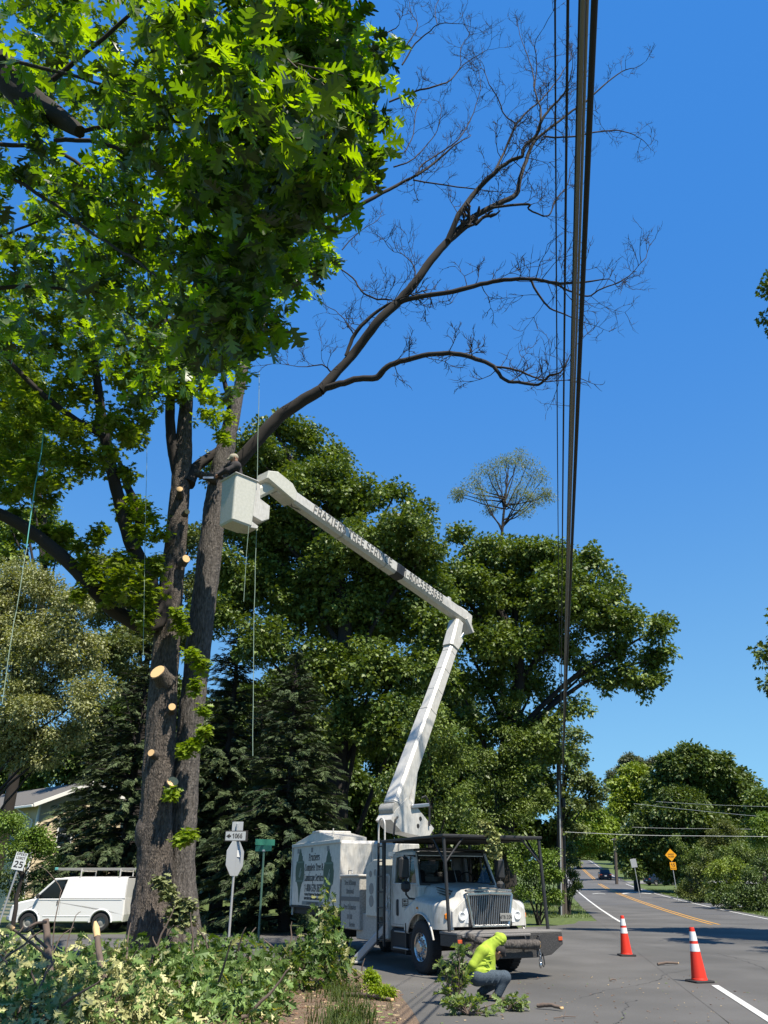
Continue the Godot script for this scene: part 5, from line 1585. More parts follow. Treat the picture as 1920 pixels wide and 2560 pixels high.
func truck() -> void:
	rng.seed = 101
	var t := thing("bucket_truck", "white bucket truck with raised boom, chip box and black front canopy", "truck", Vector3(1.80, 0, -19.2))
	t.rotation_degrees.y = -65
	TR = t.transform
	for s in [1.0, -1.0]:
		wheel(t, Vector3(0, 0.505, s * 1.0), s, false)
		wheel(t, Vector3(-5.6, 0.505, s * 1.05), s, true)
	var fr := Mb.new()
	for s in [1.0, -1.0]:
		fr.box(Vector3(-3.6, 0.78, s * 0.45), Vector3(9.2, 0.26, 0.09), 0.01)
	fr.box(Vector3(0, 0.5, 0), Vector3(0.16, 0.16, 1.8), 0.03)
	fr.box(Vector3(-5.6, 0.5, 0), Vector3(0.22, 0.22, 1.6), 0.05)
	for x in [-7.0, -4.4, -3.0, -1.6, 0.8]:
		fr.box(Vector3(x, 0.76, 0), Vector3(0.14, 0.2, 0.9), 0.01)
	fr.box(Vector3(-0.1, 0.72, 0), Vector3(1.5, 0.5, 0.8), 0.05)
	part("chassis", fr, M.frame, t)
	simple(t, "fuel_tank", M.frame, Vector3(-1.1, 0.55, 0.86), Vector3(1.1, 0.5, 0.42), 0.06)
	simple(t, "fuel_tank", M.frame, Vector3(-1.1, 0.55, -0.86), Vector3(1.1, 0.5, 0.42), 0.06)
	for k in 2:
		simple(t, "step", M.dull_metal, Vector3(-0.95, 0.42 + k * 0.32, 1.07 - k * 0.03), Vector3(0.75, 0.03, 0.16), 0.01)
	hood(t)
	cab(t)
	front(t)
	canopy(t)
	box_body(t)
	boom(t)

func hood(t: Node3D) -> void:
	var mb := Mb.new()
	var xs := []
	for i in 29:
		xs.append(-0.78 + 1.78 * i / 28.0)
	for s in [1.0, -1.0]:
		var rows := []
		for x in xs:
			var u: float = clampf((x + 0.28) / 1.28, 0.0, 1.0)
			var top := (1.60 if x < -0.27 else lerpf(1.74, 1.61, u)) - 0.14 * pow(maxf(0, (u - 0.88) / 0.12), 2.0)
			var hw := lerpf(0.88, 0.58, u)
			var fy := lerpf(1.42, 1.33, u) - 0.4 * maxf(0.0, -0.28 - x) - 0.10 * pow(maxf(0, (u - 0.8) / 0.2), 2.0)
			var fz := 1.13 - 0.26 * pow(maxf(0, (u - 0.62) / 0.38), 1.8)
			var by := 0.86 if u > 0.5 else 0.78
			if absf(x) < 0.64:
				by = maxf(by, 0.5 + sqrt(0.64 * 0.64 - x * x))
			by = minf(by, fy - 0.07)
			var row := []
			for q in [[0.0, top + 0.01], [hw * 0.5, top], [hw * 0.85, top - 0.03], [hw, top - 0.09], [hw + 0.015, lerpf(top, fy, 0.6)], [lerpf(hw, fz, 0.35), fy + 0.055], [lerpf(hw, fz, 0.75), fy + 0.03], [fz - 0.02, fy - 0.02], [fz, fy - 0.07], [fz, by]]:
				row.append(Vector3(x, q[1], s * minf(q[0], fz)))
			rows.append(row)
		mb.grid(rows, Vector3(0, 0.6, 0))
		var lip := []
		for x in xs:
			if absf(x) <= 0.64:
				var y := 0.5 + sqrt(maxf(0.64 * 0.64 - x * x, 0.0))
				lip.append(Vector3(x * 1.0, maxf(y, 0.55), s * 1.145))
		var rr := []
		for q in lip:
			rr.append(0.022)
		mb.tube(lip, rr, 8)
	var h := part("hood", mb, M.white, t)
	h.set_meta("label", "white sloping hood with fenders, mostly in the canopy's shade")
	# three dark dashes on each side of the hood
	for s in [1.0, -1.0]:
		for k in 3:
			var a := Vector3(0.12 + 0.05 * k, 1.645 - 0.052 * k, s * (0.765 + 0.012 * k))
			var b := Vector3(0.62 - 0.03 * k, 1.57 - 0.048 * k, s * (0.685 + 0.018 * k))
			var dm := Mb.new()
			var n := Vector3(0, 0.35, s).normalized()
			var w := (b - a).normalized().cross(n) * 0.016
			var e := n * 0.03
			dm.hexa([a - w * 0.3 - e, b - w - e, b + w - e, a + w * 0.3 - e, a - w * 0.3 + e, b - w + e, b + w + e, a + w * 0.3 + e])
			part("hood_stripe", dm, M.ink, h)
	for s in [1.0, -1.0]:
		simple(h, "marker_light", M.amber, Vector3(-0.12, 1.24, s * 1.135), Vector3(0.08, 0.05, 0.03), 0.012)
	# inner wheel arch and rear mudguard
	var ar := Mb.new()
	for s in [1.0, -1.0]:
		ar.box(Vector3(-0.70, 0.62, s * 0.98), Vector3(0.05, 0.62, 0.32), 0.01)
	part("mudguard", ar, M.black, t)

func cab(t: Node3D) -> void:
	var mb := Mb.new()
	mb.bevelled(PackedVector2Array([Vector2(-2.15, 0.82), Vector2(-0.86, 0.82), Vector2(-0.76, 1.1), Vector2(-0.74, 1.66), Vector2(-0.80, 1.70), Vector2(-2.15, 1.70)]), -1.04, 1.04, 0.03)
	# roof
	var rows := []
	for i in 7:
		var x := lerpf(-2.18, -1.02, i / 6.0)
		var d := 0.06 * pow(absf(i - 3.2) / 3.2, 3.0)
		var row := []
		for q in [[-0.97, -0.16], [-0.95, -0.05], [-0.86, 0.0], [-0.4, 0.035], [0, 0.045], [0.4, 0.035], [0.86, 0.0], [0.95, -0.05], [0.97, -0.16]]:
			row.append(Vector3(x, 2.45 + q[1] - d, q[0]))
		rows.append(row)
	mb.grid(rows, Vector3(-1.6, 2.0, 0))
	mb.box(Vector3(-1.6, 2.30, 0), Vector3(1.1, 0.02, 1.86))
	for s in [1.0, -1.0]:
		mb.bar(Vector3(-0.80, 1.66, s * 1.0), Vector3(-1.10, 2.36, s * 0.92), 0.075, 0.09, 0.02)
		mb.bar(Vector3(-1.08, 2.34, s * 0.93), Vector3(-2.1, 2.36, s * 0.93), 0.07, 0.09, 0.02)
		mb.bar(Vector3(-2.08, 1.68, s * 0.99), Vector3(-2.08, 2.36, s * 0.93), 0.10, 0.16, 0.02)
		mb.bar(Vector3(-1.30, 1.68, s * 1.005), Vector3(-1.32, 2.34, s * 0.945), 0.035, 0.05, 0.01)
		mb.bar(Vector3(-0.86, 1.70, s * 1.02), Vector3(-1.98, 1.70, s * 1.02), 0.05, 0.06, 0.02)
	for q in [[1.74, 0.22, 1.9], [2.28, 0.12, 1.84]]:
		mb.box(Vector3(-2.13, q[0] + 0.02, 0), Vector3(0.05, q[1], q[2]), 0.01)
	for s in [1.0, -1.0]:
		mb.box(Vector3(-2.13, 2.05, s * 0.77), Vector3(0.05, 0.44, 0.3), 0.01)
	var c := part("cab", mb, M.white, t)
	c.position.x = 0.5
	# glass
	var g := Mb.new()
	g.quad(Vector3(-0.80, 1.70, 0.97), Vector3(-0.80, 1.70, -0.97), Vector3(-1.09, 2.35, -0.89), Vector3(-1.09, 2.35, 0.89))
	part("windshield", g, M.glass, c)
	for s in [1.0, -1.0]:
		var sg := Mb.new()
		sg.quad(Vector3(-2.02, 1.71, s * 1.0), Vector3(-0.82, 1.71, s * 1.0), Vector3(-1.10, 2.34, s * 0.93), Vector3(-2.02, 2.34, s * 0.93))
		part("side_window", sg, M.glass, c)
	simple(c, "rear_window", M.glass, Vector3(-2.13, 2.03, 0), Vector3(0.008, 0.36, 1.22), 0.0)
	var sl := Mb.new()
	sl.bar(Vector3(-0.815, 1.735, 0.0), Vector3(-1.095, 2.335, 0.0), 0.012, 0.012)
	part("windshield_bar", sl, M.dull_metal, c)
	for s in [1.0, -1.0]:
		var qs := Mb.new()
		qs.bar(Vector3(-0.78, 1.71, s * 0.96), Vector3(-1.09, 2.36, s * 0.88), 0.05, 0.03)
		part("windshield_seal", qs, M.black, c)
	simple(c, "windshield_seal", M.black, Vector3(-0.785, 1.71, 0), Vector3(0.05, 0.05, 1.96), 0.01)
	var vz := Mb.new()
	vz.bar(Vector3(-1.02, 2.42, 0.93), Vector3(-1.02, 2.42, -0.93), 0.30, 0.03, 0.01)
	vz.bar(Vector3(-1.10, 2.32, 0.90), Vector3(-1.10, 2.32, -0.90), 0.05, 0.12, 0.01)
	part("sun_visor", vz, M.black, c)
	# inside
	simple(c, "dashboard", M.seat, Vector3(-1.0, 1.66, 0), Vector3(0.38, 0.2, 1.8), 0.05)
	for s in [0.5, -0.5]:
		simple(c, "seat", M.seat, Vector3(-1.92, 1.66, s), Vector3(0.16, 0.7, 0.5), 0.05)
	var sw := []
	for i in 17:
		var a := TAU * i / 16
		sw.append(Vector3(-1.28 + cos(a) * 0.06, 1.78 + cos(a) * 0.18, -0.5 + sin(a) * 0.2))
	rod(c, "steering_wheel", M.black, sw, 0.016, 6)
	# door seams, handle, badges
	for s in [1.0, -1.0]:
		var dr := Mb.new()
		dr.box(Vector3(-2.04, 1.26, s * 1.042), Vector3(0.010, 0.80, 0.006))
		dr.box(Vector3(-0.84, 1.30, s * 1.042), Vector3(0.010, 0.72, 0.006))
		dr.box(Vector3(-1.44, 0.88, s * 1.042), Vector3(1.2, 0.010, 0.006))
		part("door_seam", dr, M.ink_grey, c)
		simple(c, "door_handle", M.black, Vector3(-1.78, 1.22, s * 1.045), Vector3(0.10, 0.34, 0.05), 0.024)
		simple(c, "badge", M.sign_back, Vector3(-0.90, 1.36, s * 1.042), Vector3(0.12, 0.10, 0.012), 0.004)
	var em := Mb.new()
	for q in [[-1.38, 1.40, 0.28, 0.012], [-1.38, 1.31, 0.28, 0.012], [-1.38, 1.24, 0.28, 0.012]]:
		em.box(Vector3(q[0], q[1], 1.046), Vector3(q[2], q[3], 0.008))
	for x in [-1.52, -1.24]:
		em.box(Vector3(x, 1.32, 1.046), Vector3(0.012, 0.17, 0.008))
	part("door_label", em, M.ink, c)
	words("UNIT  4", 0.055, M.ink, c, Transform3D(Basis(), Vector3(-1.38, 1.355, 1.043)))
	words("GVW 26000", 0.042, M.ink, c, Transform3D(Basis(), Vector3(-1.38, 1.275, 1.043)))
	# round emblem on a pale plate
	simple(c, "emblem_plate", M.cream, Vector3(-1.32, 1.02, 1.043), Vector3(0.28, 0.36, 0.010), 0.004)
	var ring := []
	for i in 21:
		var a := TAU * i / 20
		ring.append(Vector3(-1.32 + cos(a) * 0.075, 1.05 + sin(a) * 0.105, 1.05))
	rod(c, "emblem", M.ink, ring, 0.011, 5)
	var eb := Mb.new()
	eb.prism(PackedVector2Array([Vector2(-1.32, 1.13), Vector2(-1.285, 1.06), Vector2(-1.29, 0.98), Vector2(-1.315, 0.97), Vector2(-1.315, 0.955), Vector2(-1.33, 0.955), Vector2(-1.33, 0.97), Vector2(-1.355, 0.98), Vector2(-1.36, 1.05)]), 1.046, 1.054)
	part("emblem", eb, M.ink_faded, c)
	# mirrors on black arms
	for s in [1.0, -1.0]:
		var m := simple(c, "mirror", M.black, Vector3(-0.98, 2.03, s * 1.27), Vector3(0.14, 0.46, 0.24), 0.05)
		simple(m, "mirror", M.black, Vector3(-0.95, 1.66, s * 1.24), Vector3(0.16, 0.22, 0.22), 0.06)
		rod(m, "mirror_arm", M.black, [Vector3(-0.92, 2.28, s * 1.0), Vector3(-0.96, 2.3, s * 1.26), Vector3(-0.94, 1.5, s * 1.24), Vector3(-0.86, 1.42, s * 1.2), Vector3(-0.84, 1.41, s * 1.05), Vector3(-0.84, 1.30, s * 1.04)], 0.022)

func front(t: Node3D) -> void:
	# nose panel and grille
	var np := Mb.new()
	np.bevelled(PackedVector2Array([Vector2(-0.90, 0.83), Vector2(0.90, 0.83), Vector2(0.90, 1.12), Vector2(0.58, 1.36), Vector2(0.40, 1.42), Vector2(-0.40, 1.42), Vector2(-0.58, 1.36), Vector2(-0.90, 1.12)]), -0.03, 0.03, 0.01)
	for i in np.v.size():
		np.v[i] = Vector3(0.985 + np.v[i].z, np.v[i].y, -np.v[i].x)
		np.n[i] = Vector3(np.n[i].z, np.n[i].y, -np.n[i].x)
	part("nose_panel", np, M.white, t).position.y = 0.08
	var gb := simple(t, "grille", M.frame, Vector3(1.025, 1.13, 0), Vector3(0.03, 0.58, 1.06), 0.005)
	gb.position.y = 0.08
	var cf := Mb.new()
	for s in [1.0, -1.0]:
		cf.bar(Vector3(1.05, 0.84, s * 0.44), Vector3(1.05, 1.44, s * 0.56), 0.06, 0.06, 0.02)
	cf.bar(Vector3(1.05, 1.44, 0.56), Vector3(1.06, 1.46, 0), 0.06, 0.07, 0.02)
	cf.bar(Vector3(1.05, 1.44, -0.56), Vector3(1.06, 1.46, 0), 0.06, 0.07, 0.02)
	cf.bar(Vector3(1.05, 0.84, 0.46), Vector3(1.05, 0.84, -0.46), 0.05, 0.05, 0.015)
	part("grille_frame", cf, M.chrome, gb)
	for i in 23:
		var z := -0.50 + i / 22.0
		var lowest := 0.86
		if absf(z) > 0.44:
			lowest = 0.86 + (absf(z) - 0.44) * 5.0
		beam(gb, "grille_bar", M.dull_metal, Vector3(1.052, lowest, z), Vector3(1.052, 1.42, z), 0.012, 0.022, 0.003)
	simple(gb, "number_plate", M.ink_grey, Vector3(1.075, 1.0, -0.36), Vector3(0.012, 0.15, 0.29), 0.004)
	words("4T8 206", 0.085, M.ink, gb, Transform3D(Basis(Vector3.UP, PI / 2), Vector3(1.083, 1.0, -0.36)), false, false)
	# chrome nose lip of the hood
	var lp := Mb.new()
	lp.bar(Vector3(1.0, 1.50, 0.57), Vector3(1.03, 1.53, 0.0), 0.10, 0.05, 0.02)
	lp.bar(Vector3(1.0, 1.50, -0.57), Vector3(1.03, 1.53, 0.0), 0.10, 0.05, 0.02)
	part("hood_lip", lp, M.chrome, t).position.y = 0.08
	for s in [1.0, -1.0]:
		var hl := Mb.new()
		var rows := []
		for i in 5:
			var row := []
			var f := i / 4.0
			for k in 7:
				var g := k / 6.0
				var z := lerpf(0.52, 1.02, g)
				var x := 1.035 - 0.36 * pow(g, 2.2) - 0.05 * pow(absf(f - 0.4), 2.0)
				row.append(Vector3(x, lerpf(0.91, lerpf(1.20, 1.16, g), f), s * z))
			rows.append(row)
		hl.grid(rows, Vector3(0.2, 1.0, 0))
		var h := part("headlight", hl, M.lens, t)
		h.position.y = 0.07
		var am := Mb.new()
		am.bar(Vector3(0.86, 0.97, s * 0.94), Vector3(0.86, 1.10, s * 0.94), 0.12, 0.11, 0.03)
		part("turn_signal", am, M.amber, h)
		var rf := Mb.new()
		rf.xf = Transform3D(Basis(Vector3.BACK, -PI / 2), Vector3(1.02, 1.04, s * 0.68))
		rf.lathe([Vector2(0.085, -0.03), Vector2(0.085, 0.02), Vector2(0.07, 0.025), Vector2(0.03, -0.0), Vector2(0, -0.0)], 18)
		part("lamp_ring", rf, M.reflective, h)
	# the deep black deck bumper
	var dk := Mb.new()
	dk.box(Vector3(1.42, 0.83, 0), Vector3(0.72, 0.05, 2.5), 0.01)
	part("bumper_deck", dk, M.deck, t)
	var bm := Mb.new()
	bm.bevelled(PackedVector2Array([Vector2(-1.25, 0.80), Vector2(-1.25, 0.60), Vector2(-0.95, 0.42), Vector2(-0.6, 0.38), Vector2(0.6, 0.38), Vector2(0.95, 0.42), Vector2(1.25, 0.60), Vector2(1.25, 0.80)]), -0.04, 0.04, 0.008)
	for i in bm.v.size():
		bm.v[i] = Vector3(1.74 + bm.v[i].z, bm.v[i].y, -bm.v[i].x)
		bm.n[i] = Vector3(bm.n[i].z, bm.n[i].y, -bm.n[i].x)
	for s in [1.0, -1.0]:
		bm.box(Vector3(1.40, 0.70, s * 1.23), Vector3(0.6, 0.2, 0.04), 0.005)
		bm.box(Vector3(1.2, 0.62, s * 0.5), Vector3(1.0, 0.16, 0.10), 0.01)
	var bu := part("bumper", bm, M.black_worn, t)
	simple(bu, "bumper_rail", M.deck, Vector3(1.80, 0.79, 0.35), Vector3(0.05, 0.05, 1.6), 0.012)
	simple(bu, "marker_light", M.red_lens, Vector3(1.785, 0.70, -1.19), Vector3(0.02, 0.07, 0.10), 0.006)
	simple(bu, "marker_light", M.red_lens, Vector3(1.785, 0.70, 1.19), Vector3(0.02, 0.07, 0.10), 0.006)
	for z in [-0.28, -0.62]:
		rod(bu, "hook_bracket", M.black, [Vector3(1.80, 0.76, z), Vector3(1.86, 0.76, z), Vector3(1.87, 0.58, z), Vector3(1.80, 0.54, z)], 0.018)
	rod(bu, "tow_hook", M.black, [Vector3(1.8, 0.46, -0.66), Vector3(1.83, 0.26, -0.66), Vector3(1.83, 0.22, -0.69), Vector3(1.83, 0.26, -0.72), Vector3(1.8, 0.46, -0.72)], 0.012, 8)

func canopy(t: Node3D) -> void:
	var y := 2.62
	var c := Mb.new()
	c.box(Vector3(-0.24, y, 0), Vector3(3.1, 0.02, 2.44), 0.005)
	var o := part("front_canopy", c, M.black, t)
	for s in [1.0, -1.0]:
		beam(o, "canopy_rail", M.black, Vector3(-1.80, y + 0.012, s * 1.23), Vector3(1.32, y + 0.012, s * 1.23), 0.05, 0.055, 0.01)
		rod(o, "canopy_post", M.black, [Vector3(1.38, 0.85, s * 1.19), Vector3(1.33, 1.7, s * 1.195), Vector3(1.28, y, s * 1.2)], 0.036)
		rod(o, "canopy_brace", M.black, [Vector3(1.30, 2.1, s * 1.2), Vector3(1.28, y, s * 0.72)], 0.022)
		rod(o, "canopy_brace", M.black, [Vector3(1.30, 2.1, s * 1.2), Vector3(0.8, y, s * 1.2)], 0.022)
		rod(o, "canopy_post", M.black, [Vector3(-1.72, 1.6, s * 1.2), Vector3(-1.72, y, s * 1.2)], 0.034)
	for x in [-1.80, 1.32]:
		beam(o, "canopy_rail", M.black, Vector3(x, y + 0.013, -1.26), Vector3(x, y + 0.013, 1.26), 0.05, 0.055, 0.01)
	for x in [-1.2, -0.6, 0.1, 0.7]:
		beam(o, "canopy_rail", M.black, Vector3(x, y - 0.03, -1.2), Vector3(x, y - 0.03, 1.2), 0.04, 0.04, 0.008)

func tree_shape(o: Vector2, s: float, lean: float) -> PackedVector2Array:
	var p := PackedVector2Array()
	for q in [[-0.02, -0.98], [-0.06, -0.75], [-0.16, -0.45], [-0.30, -0.28], [-0.46, -0.16], [-0.52, 0.05], [-0.52, 0.30], [-0.42, 0.46], [-0.26, 0.56], [-0.22, 0.70], [-0.16, 0.78], [-0.10, 0.92], [-0.03, 1.0], [0.05, 0.97], [0.10, 0.84], [0.17, 0.80], [0.19, 0.70], [0.27, 0.72], [0.28, 0.56], [0.46, 0.50], [0.47, 0.34], [0.54, 0.22], [0.52, 0.0], [0.48, -0.16], [0.28, -0.32], [0.16, -0.50], [0.07, -0.76], [0.05, -0.98]]:
		p.append(o + Vector2(q[0] + lean * q[1], q[1]) * s)
	return p

func box_body(t: Node3D) -> void:
	var z := 1.2
	# chip box with chamfered top edges
	var mb := Mb.new()
	mb.bevelled(PackedVector2Array([Vector2(-8.1, 1.12), Vector2(-4.15, 1.12), Vector2(-4.15, 2.70), Vector2(-4.25, 2.78), Vector2(-8.02, 2.78), Vector2(-8.1, 2.70)]), -z, z, 0.02)
	var b := part("chip_box", mb, M.white, t)
	b.position.x = -0.3
	var fg := Mb.new()
	fg.box(Vector3(-6.12, 2.76, z + 0.02), Vector3(4.02, 0.10, 0.05), 0.012)
	fg.box(Vector3(-8.1, 1.95, z + 0.01), Vector3(0.06, 1.7, 0.05), 0.012)
	fg.box(Vector3(-4.17, 1.95, z + 0.005), Vector3(0.07, 1.66, 0.03), 0.01)
	part("box_edge", fg, M.white, b)
	for x in [-4.12]:
		for zz in [-0.55, 0.25]:
			simple(b, "front_rib", M.white, Vector3(x, 1.95, zz), Vector3(0.04, 1.6, 0.06), 0.01)
	for x in [-7.6, -6.4, -5.1]:
		simple(b, "vent_flap", M.ink_grey, Vector3(x, 2.60, z + 0.006), Vector3(0.16, 0.13, 0.012), 0.003)
	var sk := Mb.new()
	sk.box(Vector3(-6.12, 1.09, z), Vector3(4.02, 0.05, 0.06), 0.008)
	sk.box(Vector3(-6.12, 1.0, 0), Vector3(3.9, 0.2, 2.2), 0.01)
	part("skirt", sk, M.frame, b)
	# raised hopper lid on top
	var ld := Mb.new()
	ld.bevelled(PackedVector2Array([Vector2(-8.0, 2.78), Vector2(-8.0, 2.86), Vector2(-6.6, 3.06), Vector2(-5.9, 3.06), Vector2(-4.8, 2.90), Vector2(-4.8, 2.78)]), 0.15, 1.16, 0.02)
	ld.box(Vector3(-6.25, 3.08, 0.66), Vector3(0.6, 0.07, 1.02), 0.02)
	part("hopper_lid", ld, M.white, b)
	rod(b, "lid_post", M.white, [Vector3(-4.95, 2.78, 1.12), Vector3(-4.95, 3.12, 1.12)], 0.018)
	# tree emblems: dark silhouettes with a pale band and a slanted banner
	for q in [[-7.4, 1.93, 0.74, 0.0], [-5.02, 1.86, 0.74, -0.02]]:
		var lg := Mb.new()
		lg.prism(tree_shape(Vector2(q[0], q[1]), q[2], q[3]), z, z + 0.006)
		var l := part("tree_emblem", lg, M.logo, b)
		for k in 2:
			var bn := Mb.new()
			var yy: float = q[1] + (0.36 if k == 0 else -0.15)
			bn.box(Vector3(q[0], yy, z + 0.007), Vector3(0.64 if k == 0 else 0.70, 0.045, 0.006))
			part("emblem_band", bn, M.logo_band, l)
		for k in 2:
			var sb := Mb.new()
			sb.box(Vector3(q[0] + 0.02 + 0.05 * k, q[1] + 0.08 - 0.06 * k, z + 0.007), Vector3(0.30 - 0.1 * k, 0.024, 0.006), 0.0, Basis(Vector3.BACK, 0.95))
			part("emblem_banner", sb, M.logo_pale, l)
	words("Fraziers", 0.26, M.ink, b, Transform3D(Basis(), Vector3(-6.2, 2.40, z + 0.002)), true, true, 0.85)
	words("Complete Tree &", 0.25, M.ink, b, Transform3D(Basis(), Vector3(-6.2, 2.13, z + 0.002)), true, true, 0.72)
	words("Landscape Service", 0.25, M.ink, b, Transform3D(Basis(), Vector3(-6.2, 1.86, z + 0.002)), true, true, 0.66)
	words("1-800-539-3639", 0.27, M.ink, b, Transform3D(Basis(), Vector3(-6.2, 1.59, z + 0.002)), true, true, 0.78)
	words("•Caring & Dangerous Tree Removal•", 0.10, M.ink, b, Transform3D(Basis(), Vector3(-6.2, 1.43, z + 0.002)), true, true, 0.8)
	words("TRUCK FIRST SERVICE INSURED & BONDED", 0.095, M.ink, b, Transform3D(Basis(), Vector3(-6.2, 1.32, z + 0.002)), false, true, 0.78)
	var pl := simple(b, "name_plate", M.ink_grey, Vector3(-6.2, 1.20, z + 0.006), Vector3(1.75, 0.10, 0.012), 0.002)
	words("LICENSED TREE EXPERTS", 0.085, M.ink, pl, Transform3D(Basis(), Vector3(-6.2, 1.20, z + 0.011)))
	# cabinet with faded lettering
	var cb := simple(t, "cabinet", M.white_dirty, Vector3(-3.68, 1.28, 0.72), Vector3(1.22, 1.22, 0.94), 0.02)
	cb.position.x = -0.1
	simple(cb, "cabinet_top", M.white, Vector3(-3.66, 1.90, 0.74), Vector3(1.26, 0.05, 1.0), 0.012)
	simple(cb, "cabinet_band", M.ink_faded, Vector3(-3.68, 1.36, 1.192), Vector3(1.2, 0.10, 0.01), 0.002)
	var dv := Mb.new()
	dv.box(Vector3(-3.68, 1.28, 1.192), Vector3(0.014, 1.1, 0.008))
	part("door_seam", dv, M.ink_grey, cb)
	for q in [["Tree & Stump", 1.73], ["Removal", 1.53], ["Free Estimates", 1.17]]:
		words(q[0], 0.15, M.ink_faded, cb, Transform3D(Basis(), Vector3(-3.68, q[1], 1.192)), true, true, 0.72)
	words("24  HR", 0.14, M.ink_faded, cb, Transform3D(Basis(), Vector3(-3.68, 0.95, 1.192)), true, true, 0.8)
	words("Service", 0.13, M.ink_faded, cb, Transform3D(Basis(), Vector3(-3.5, 0.78, 1.192)), true, true, 0.7)
	rod(cb, "cabinet_handle", M.dull_metal, [Vector3(-3.85, 1.93, 1.17), Vector3(-3.85, 2.02, 1.17), Vector3(-3.6, 2.02, 1.17), Vector3(-3.6, 1.93, 1.17)], 0.012, 6)
	# side locker with round holes
	var lk := Mb.new()
	lk.bevelled(PackedVector2Array([Vector2(-3.18, 1.0), Vector2(-2.42, 1.0), Vector2(-2.42, 2.25), Vector2(-2.75, 2.25), Vector2(-3.18, 2.1)]), 0.55, 1.14, 0.02)
	var lo := part("side_locker", lk, M.cream, t)
	lo.position.x = 0.3
	for q in [[-2.9, 1.93, 0.075], [-2.62, 1.96, 0.075], [-2.85, 1.6, 0.13], [-2.85, 1.33, 0.13]]:
		var hb := Mb.new()
		hb.xf = Transform3D(Basis(Vector3.RIGHT, PI / 2), Vector3(q[0], q[1], 1.135))
		hb.lathe([Vector2(q[2], 0), Vector2(q[2], 0.012), Vector2(q[2] * 0.86, 0.013), Vector2(0.0, 0.006)], 18)
		part("round_hatch", hb, M.ink_grey, lo)
	rod(lo, "chain", M.dull_metal, [Vector3(-2.5, 2.0, 1.16), Vector3(-2.49, 1.6, 1.17), Vector3(-2.5, 1.1, 1.16)], 0.022, 6)
	simple(t, "lower_locker", M.white_dirty, Vector3(-2.9, 0.72, 0.85), Vector3(1.3, 0.5, 0.5), 0.02)
	# the net of rope hung between ladder and cab
	var nt := Mb.new()
	rng.seed = 105
	for i in 15:
		var x := -2.36 + i * 0.022
		var pts := []
		var l := R(0.5, 1.0)
		for k in 12:
			pts.append(Vector3(x + (0.018 if k % 2 else -0.018) + R(-0.004, 0.004), 1.92 - l * k / 11.0, 1.08 + R(-0.02, 0.02)))
		nt.tube(pts, [0.007, 0.007, 0.007, 0.007, 0.007, 0.007, 0.007, 0.007, 0.007, 0.007, 0.007, 0.005], 4)
	part("rope_net", nt, M.reflective, t).position.x = 0.42
	# deck behind the cab, subframe and control box
	simple(t, "deck", M.white_dirty, Vector3(-3.2, 1.0, 0), Vector3(1.9, 0.1, 2.2), 0.01)
	simple(t, "far_locker", M.white_dirty, Vector3(-3.2, 1.5, -0.85), Vector3(1.9, 0.95, 0.5), 0.02)
	simple(t, "engine_box", M.white, Vector3(-2.0, 1.6, 0.1), Vector3(0.5, 1.1, 0.8), 0.02)
	# access ladder: black rails and rungs with a white hoop
	var la := Node3D.new()
	var rl := Mb.new()
	for x in [-2.42, -2.06]:
		rl.bar(Vector3(x, 0.42, 1.22), Vector3(x, 2.62, 1.2), 0.05, 0.05, 0.008)
	var ld2 := part("access_ladder", rl, M.black, t)
	ld2.position.x = 0.42
	la.free()
	for k in 7:
		beam(ld2, "rung", M.black, Vector3(-2.42, 0.55 + k * 0.33, 1.215), Vector3(-2.06, 0.55 + k * 0.33, 1.215), 0.035, 0.03, 0.006)
	var hp := []
	for i in 13:
		var a := PI * i / 12.0
		hp.append(Vector3(-2.24 - cos(a) * 0.18, 3.0 + sin(a) * 0.16, 1.2))
	hp.push_front(Vector3(-2.42, 2.5, 1.2))
	hp.append(Vector3(-2.06, 2.5, 1.2))
	rod(ld2, "hoop", M.white, hp, 0.022, 8)
	# outrigger leg
	beam(t, "outrigger", M.galv, Vector3(-1.85, 0.85, 1.0), Vector3(-2.45, 0.12, 1.55), 0.14, 0.16, 0.02)
	simple(t, "outrigger_foot", M.white_dirty, Vector3(-2.5, 0.07, 1.6), Vector3(0.36, 0.05, 0.36), 0.012)
	simple(t, "outrigger_post", M.white, Vector3(-1.8, 0.85, 1.0), Vector3(0.2, 0.6, 0.2), 0.02)
	rod(t, "rear_hitch_loop", M.dull_metal, [Vector3(-8.4, 1.12, 1.15), Vector3(-8.4, 0.86, 1.15), Vector3(-8.32, 0.86, 1.15), Vector3(-8.3, 1.12, 1.15)], 0.018, 6)

var boom_dir := Vector3(-0.659, 0, 0.752)

func bp(u: float, v: float) -> Vector3:   # a point of the boom's upright plane, in the truck's own axes
	var c := TR * Vector3(-3.0, 0, 0)
	var n := Vector3(boom_dir.z, 0, -boom_dir.x)
	var d := ray(u, v)
	return tloc(EYE + d * ((c - EYE).dot(n) / d.dot(n)))

